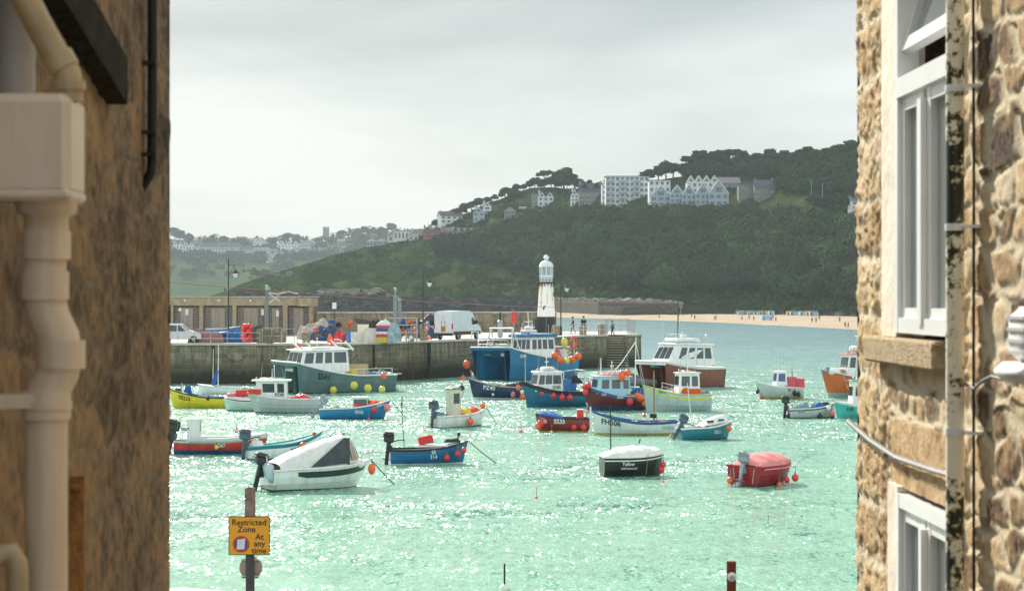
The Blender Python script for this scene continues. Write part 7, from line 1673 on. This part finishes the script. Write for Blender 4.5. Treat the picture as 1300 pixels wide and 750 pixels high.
# ================================================================ WATER, LIGHT, AIR, CAMERA
def water_mat():
    m = bpy.data.materials.new('harbour water'); m.use_nodes = True; nt = m.node_tree; n = nt.nodes; l = nt.links; b = n['Principled BSDF']
    b.inputs['IOR'].default_value = 1.33; b.inputs['Roughness'].default_value = WR
    ge = n.new('ShaderNodeNewGeometry'); sp = n.new('ShaderNodeSeparateXYZ'); l.new(ge.outputs['Position'], sp.inputs[0])
    n1 = n.new('ShaderNodeTexNoise'); n1.inputs['Scale'].default_value=.02; n1.inputs['Detail'].default_value=5; l.new(ge.outputs['Position'], n1.inputs['Vector'])
    ad = n.new('ShaderNodeMath'); ad.operation='MULTIPLY_ADD'; l.new(n1.outputs[0], ad.inputs[0]); ad.inputs[1].default_value=90; l.new(sp.outputs['Y'], ad.inputs[2])
    mr = n.new('ShaderNodeMapRange'); l.new(ad.outputs[0], mr.inputs[0]); mr.inputs['From Min'].default_value=80; mr.inputs['From Max'].default_value=420
    cr = n.new('ShaderNodeValToRGB'); l.new(mr.outputs[0], cr.inputs[0]); e = cr.color_ramp.elements
    e[0].position=0; e[0].color=(.235,.45,.32,1); e[1].position=1; e[1].color=(.15,.27,.29,1); x = e.new(.4); x.color=(.215,.41,.325,1)
    l.new(cr.outputs[0], b.inputs['Base Color'])
    # choppy wavelets as slope fields: rough in the harbour, calmer in the lee outside
    def nz(scale, det, sx=1, sy=1, off=0):
        mp = n.new('ShaderNodeMapping'); mp.inputs['Scale'].default_value=(sx,sy,1); mp.inputs['Location'].default_value=(off,off*2,off); l.new(ge.outputs['Position'], mp.inputs[0])
        q = n.new('ShaderNodeTexNoise'); q.inputs['Scale'].default_value=scale; q.inputs['Detail'].default_value=det; q.inputs['Roughness'].default_value=.55; l.new(mp.outputs[0], q.inputs['Vector']); return q
    def vm(op, a, b=None, sc=None):
        q = n.new('ShaderNodeVectorMath'); q.operation = op; l.new(a, q.inputs[0])
        if b is not None:
            if isinstance(b, tuple): q.inputs[1].default_value = b
            else: l.new(b, q.inputs[1])
        if sc is not None:
            if isinstance(sc, float): q.inputs['Scale'].default_value = sc
            else: l.new(sc, q.inputs['Scale'])
        return q.outputs[0]
    a = vm('SUBTRACT', nz(1,2,3.0,1.0).outputs['Color'], (.5,.5,.5)); c = vm('SUBTRACT', nz(1,1,9.0,2.6,7).outputs['Color'], (.5,.5,.5)); d_ = vm('SUBTRACT', nz(1,1,.35,.3,3).outputs['Color'], (.5,.5,.5))
    sl = vm('ADD', vm('ADD', vm('SCALE', a, sc=WA[0]), vm('SCALE', c, sc=WA[1])), vm('SCALE', d_, sc=WA[2]))
    patch = nz(.03,4,.6,1.6).outputs[0]
    amp = n.new('ShaderNodeMapRange'); l.new(sp.outputs['Y'], amp.inputs[0]); amp.inputs['From Min'].default_value=235; amp.inputs['From Max'].default_value=330; amp.inputs['To Min'].default_value=1; amp.inputs['To Max'].default_value=FARW
    pm = n.new('ShaderNodeMapRange'); l.new(patch, pm.inputs[0]); pm.inputs['From Min'].default_value=.35; pm.inputs['From Max'].default_value=.65; pm.inputs['To Min'].default_value=.5; pm.inputs['To Max'].default_value=1.25
    m0 = n.new('ShaderNodeMapRange'); l.new(sp.outputs['Y'], m0.inputs[0]); m0.inputs['From Min'].default_value=55; m0.inputs['From Max'].default_value=130; m0.inputs['To Min'].default_value=.74; m0.inputs['To Max'].default_value=1.22
    mq = n.new('ShaderNodeMath'); mq.operation='MULTIPLY'; l.new(amp.outputs[0], mq.inputs[0]); l.new(m0.outputs[0], mq.inputs[1])
    m1 = n.new('ShaderNodeMath'); m1.operation='MULTIPLY'; l.new(mq.outputs[0], m1.inputs[0]); l.new(pm.outputs[0], m1.inputs[1])
    sl = vm('MULTIPLY', vm('SCALE', sl, sc=m1.outputs[0]), (1,1,0))
    nn_ = vm('NORMALIZE', vm('ADD', sl, (0,0,1))); l.new(nn_, b.inputs['Normal'])
    return m
WR = .2; WA = (2.3,2.2,1.3); FARW = .25
mb = MB(); mb.add([(-2400,26.0,0),(2400,26.0,0),(2400,3700,0),(-2400,3700,0)],[(0,1,2,3)]); struct(mb.build('water', water_mat()))
mb = MB(); mb.add([(-2400,-60,-3.2),(2400,-60,-3.2),(2400,3700,-3.2),(-2400,3700,-3.2)],[(0,1,2,3)]); struct(mb.build('seabed', MC['sand']))

AZ, EL = R(-24), R(35)
sd = Vector((math.sin(AZ)*math.cos(EL), math.cos(AZ)*math.cos(EL), math.sin(EL)))
L = bpy.data.lights.new('sun','SUN'); L.energy = 5.0; L.angle = R(.6); L.color = (1,.94,.84); lo = bpy.data.objects.new('sun', L); COL.objects.link(lo); lo.rotation_euler = sd.to_track_quat('Z','Y').to_euler()
W = bpy.data.worlds.new('World'); S.world = W; W.use_nodes = True; nt = W.node_tree; n = nt.nodes; l = nt.links; bg = n['Background']
sky = n.new('ShaderNodeTexSky'); sky.sky_type='NISHITA'; sky.sun_disc=False; sky.sun_elevation=EL; sky.sun_rotation=AZ; sky.air_density=1.2; sky.dust_density=2
tc = n.new('ShaderNodeTexCoord'); sp = n.new('ShaderNodeSeparateXYZ'); l.new(tc.outputs['Generated'], sp.inputs[0])
mp = n.new('ShaderNodeMapping'); mp.inputs['Scale'].default_value=(1.6,1.6,7); mp.inputs['Location'].default_value=(.35,0,.2); l.new(tc.outputs['Generated'], mp.inputs[0])
nz = n.new('ShaderNodeTexNoise'); nz.inputs['Scale'].default_value=2.1; nz.inputs['Detail'].default_value=6; nz.inputs['Roughness'].default_value=.5; nz.inputs['Distortion'].default_value=.3; l.new(mp.outputs[0], nz.inputs['Vector'])
hz = n.new('ShaderNodeMapRange'); l.new(sp.outputs['Z'], hz.inputs[0]); hz.inputs['From Min'].default_value=.04; hz.inputs['From Max'].default_value=.17
ml = n.new('ShaderNodeMath'); ml.operation='MULTIPLY_ADD'; l.new(hz.outputs[0], ml.inputs[0]); ml.inputs[1].default_value=-.22; l.new(nz.outputs[0], ml.inputs[2])
cr = n.new('ShaderNodeValToRGB'); l.new(ml.outputs[0], cr.inputs[0]); e = cr.color_ramp.elements
CS = 1/.1
e[0].position=.2; e[0].color=(.29,.322,.333,1); e[1].position=.55; e[1].color=(.50,.53,.528,1)
sc_ = n.new('ShaderNodeMixRGB'); sc_.blend_type='MULTIPLY'; sc_.inputs[0].default_value=1; l.new(cr.outputs[0], sc_.inputs[1]); sc_.inputs[2].default_value=(CS,CS,CS,1)
bk = n.new('ShaderNodeMapRange'); l.new(sp.outputs['Y'], bk.inputs[0]); bk.inputs['From Min'].default_value=.55; bk.inputs['From Max'].default_value=-.5; bk.inputs['To Min'].default_value=1.0; bk.inputs['To Max'].default_value=1.95  # unseen sky behind the camera brightened to fill the shaded sides
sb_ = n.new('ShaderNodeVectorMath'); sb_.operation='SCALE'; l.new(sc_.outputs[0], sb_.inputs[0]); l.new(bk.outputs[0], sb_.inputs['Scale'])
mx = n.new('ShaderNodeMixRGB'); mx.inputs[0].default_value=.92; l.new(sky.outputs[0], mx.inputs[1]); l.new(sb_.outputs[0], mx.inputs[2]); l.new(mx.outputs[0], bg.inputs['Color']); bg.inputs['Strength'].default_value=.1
# haze
HZ = .000095
mh = bpy.data.materials.new('haze'); mh.use_nodes = True; nt = mh.node_tree; n = nt.nodes; l = nt.links; n.remove(n['Principled BSDF']); pv = n.new('ShaderNodeVolumePrincipled'); pv.inputs['Color'].default_value=(.82,.95,1,1); pv.inputs['Density'].default_value=HZ; pv.inputs['Anisotropy'].default_value=0
l.new(pv.outputs[0], n['Material Output'].inputs['Volume'])
mb = MB(); mb.box((0,1840,68),(4900,3900,148)); hzo = mb.build('haze', mh); hzo['kind'] = 'stuff'; hzo['label'] = 'pale sea haze over the bay'
cam = bpy.data.cameras.new('camera'); co = bpy.data.objects.new('camera', cam); COL.objects.link(co); S.camera = co
co.location = (0,0,H); co.rotation_euler = (PI/2,0,0); cam.sensor_width = 36; cam.lens = F/1300*36; cam.shift_y = 3/1300; cam.clip_start=.05; cam.clip_end = 12000
cam.dof.use_dof = True; cam.dof.focus_distance = 80; cam.dof.aperture_fstop = 6.3; cam.dof.aperture_blades = 7
S.view_settings.view_transform='Standard'; S.view_settings.look='None'; S.view_settings.exposure=.74; S.view_settings.gamma=1
S.render.engine='CYCLES'; S.cycles.use_denoising=True; S.cycles.volume_bounces=0; S.cycles.max_bounces=6; S.cycles.diffuse_bounces=3; S.cycles.transparent_max_bounces=4; S.cycles.sample_clamp_indirect=5; S.cycles.caustics_reflective=False; S.cycles.caustics_refractive=False
for o in COL.objects:                                   # store clean defaults
    if o.parent and 'category' in o: del o['category']
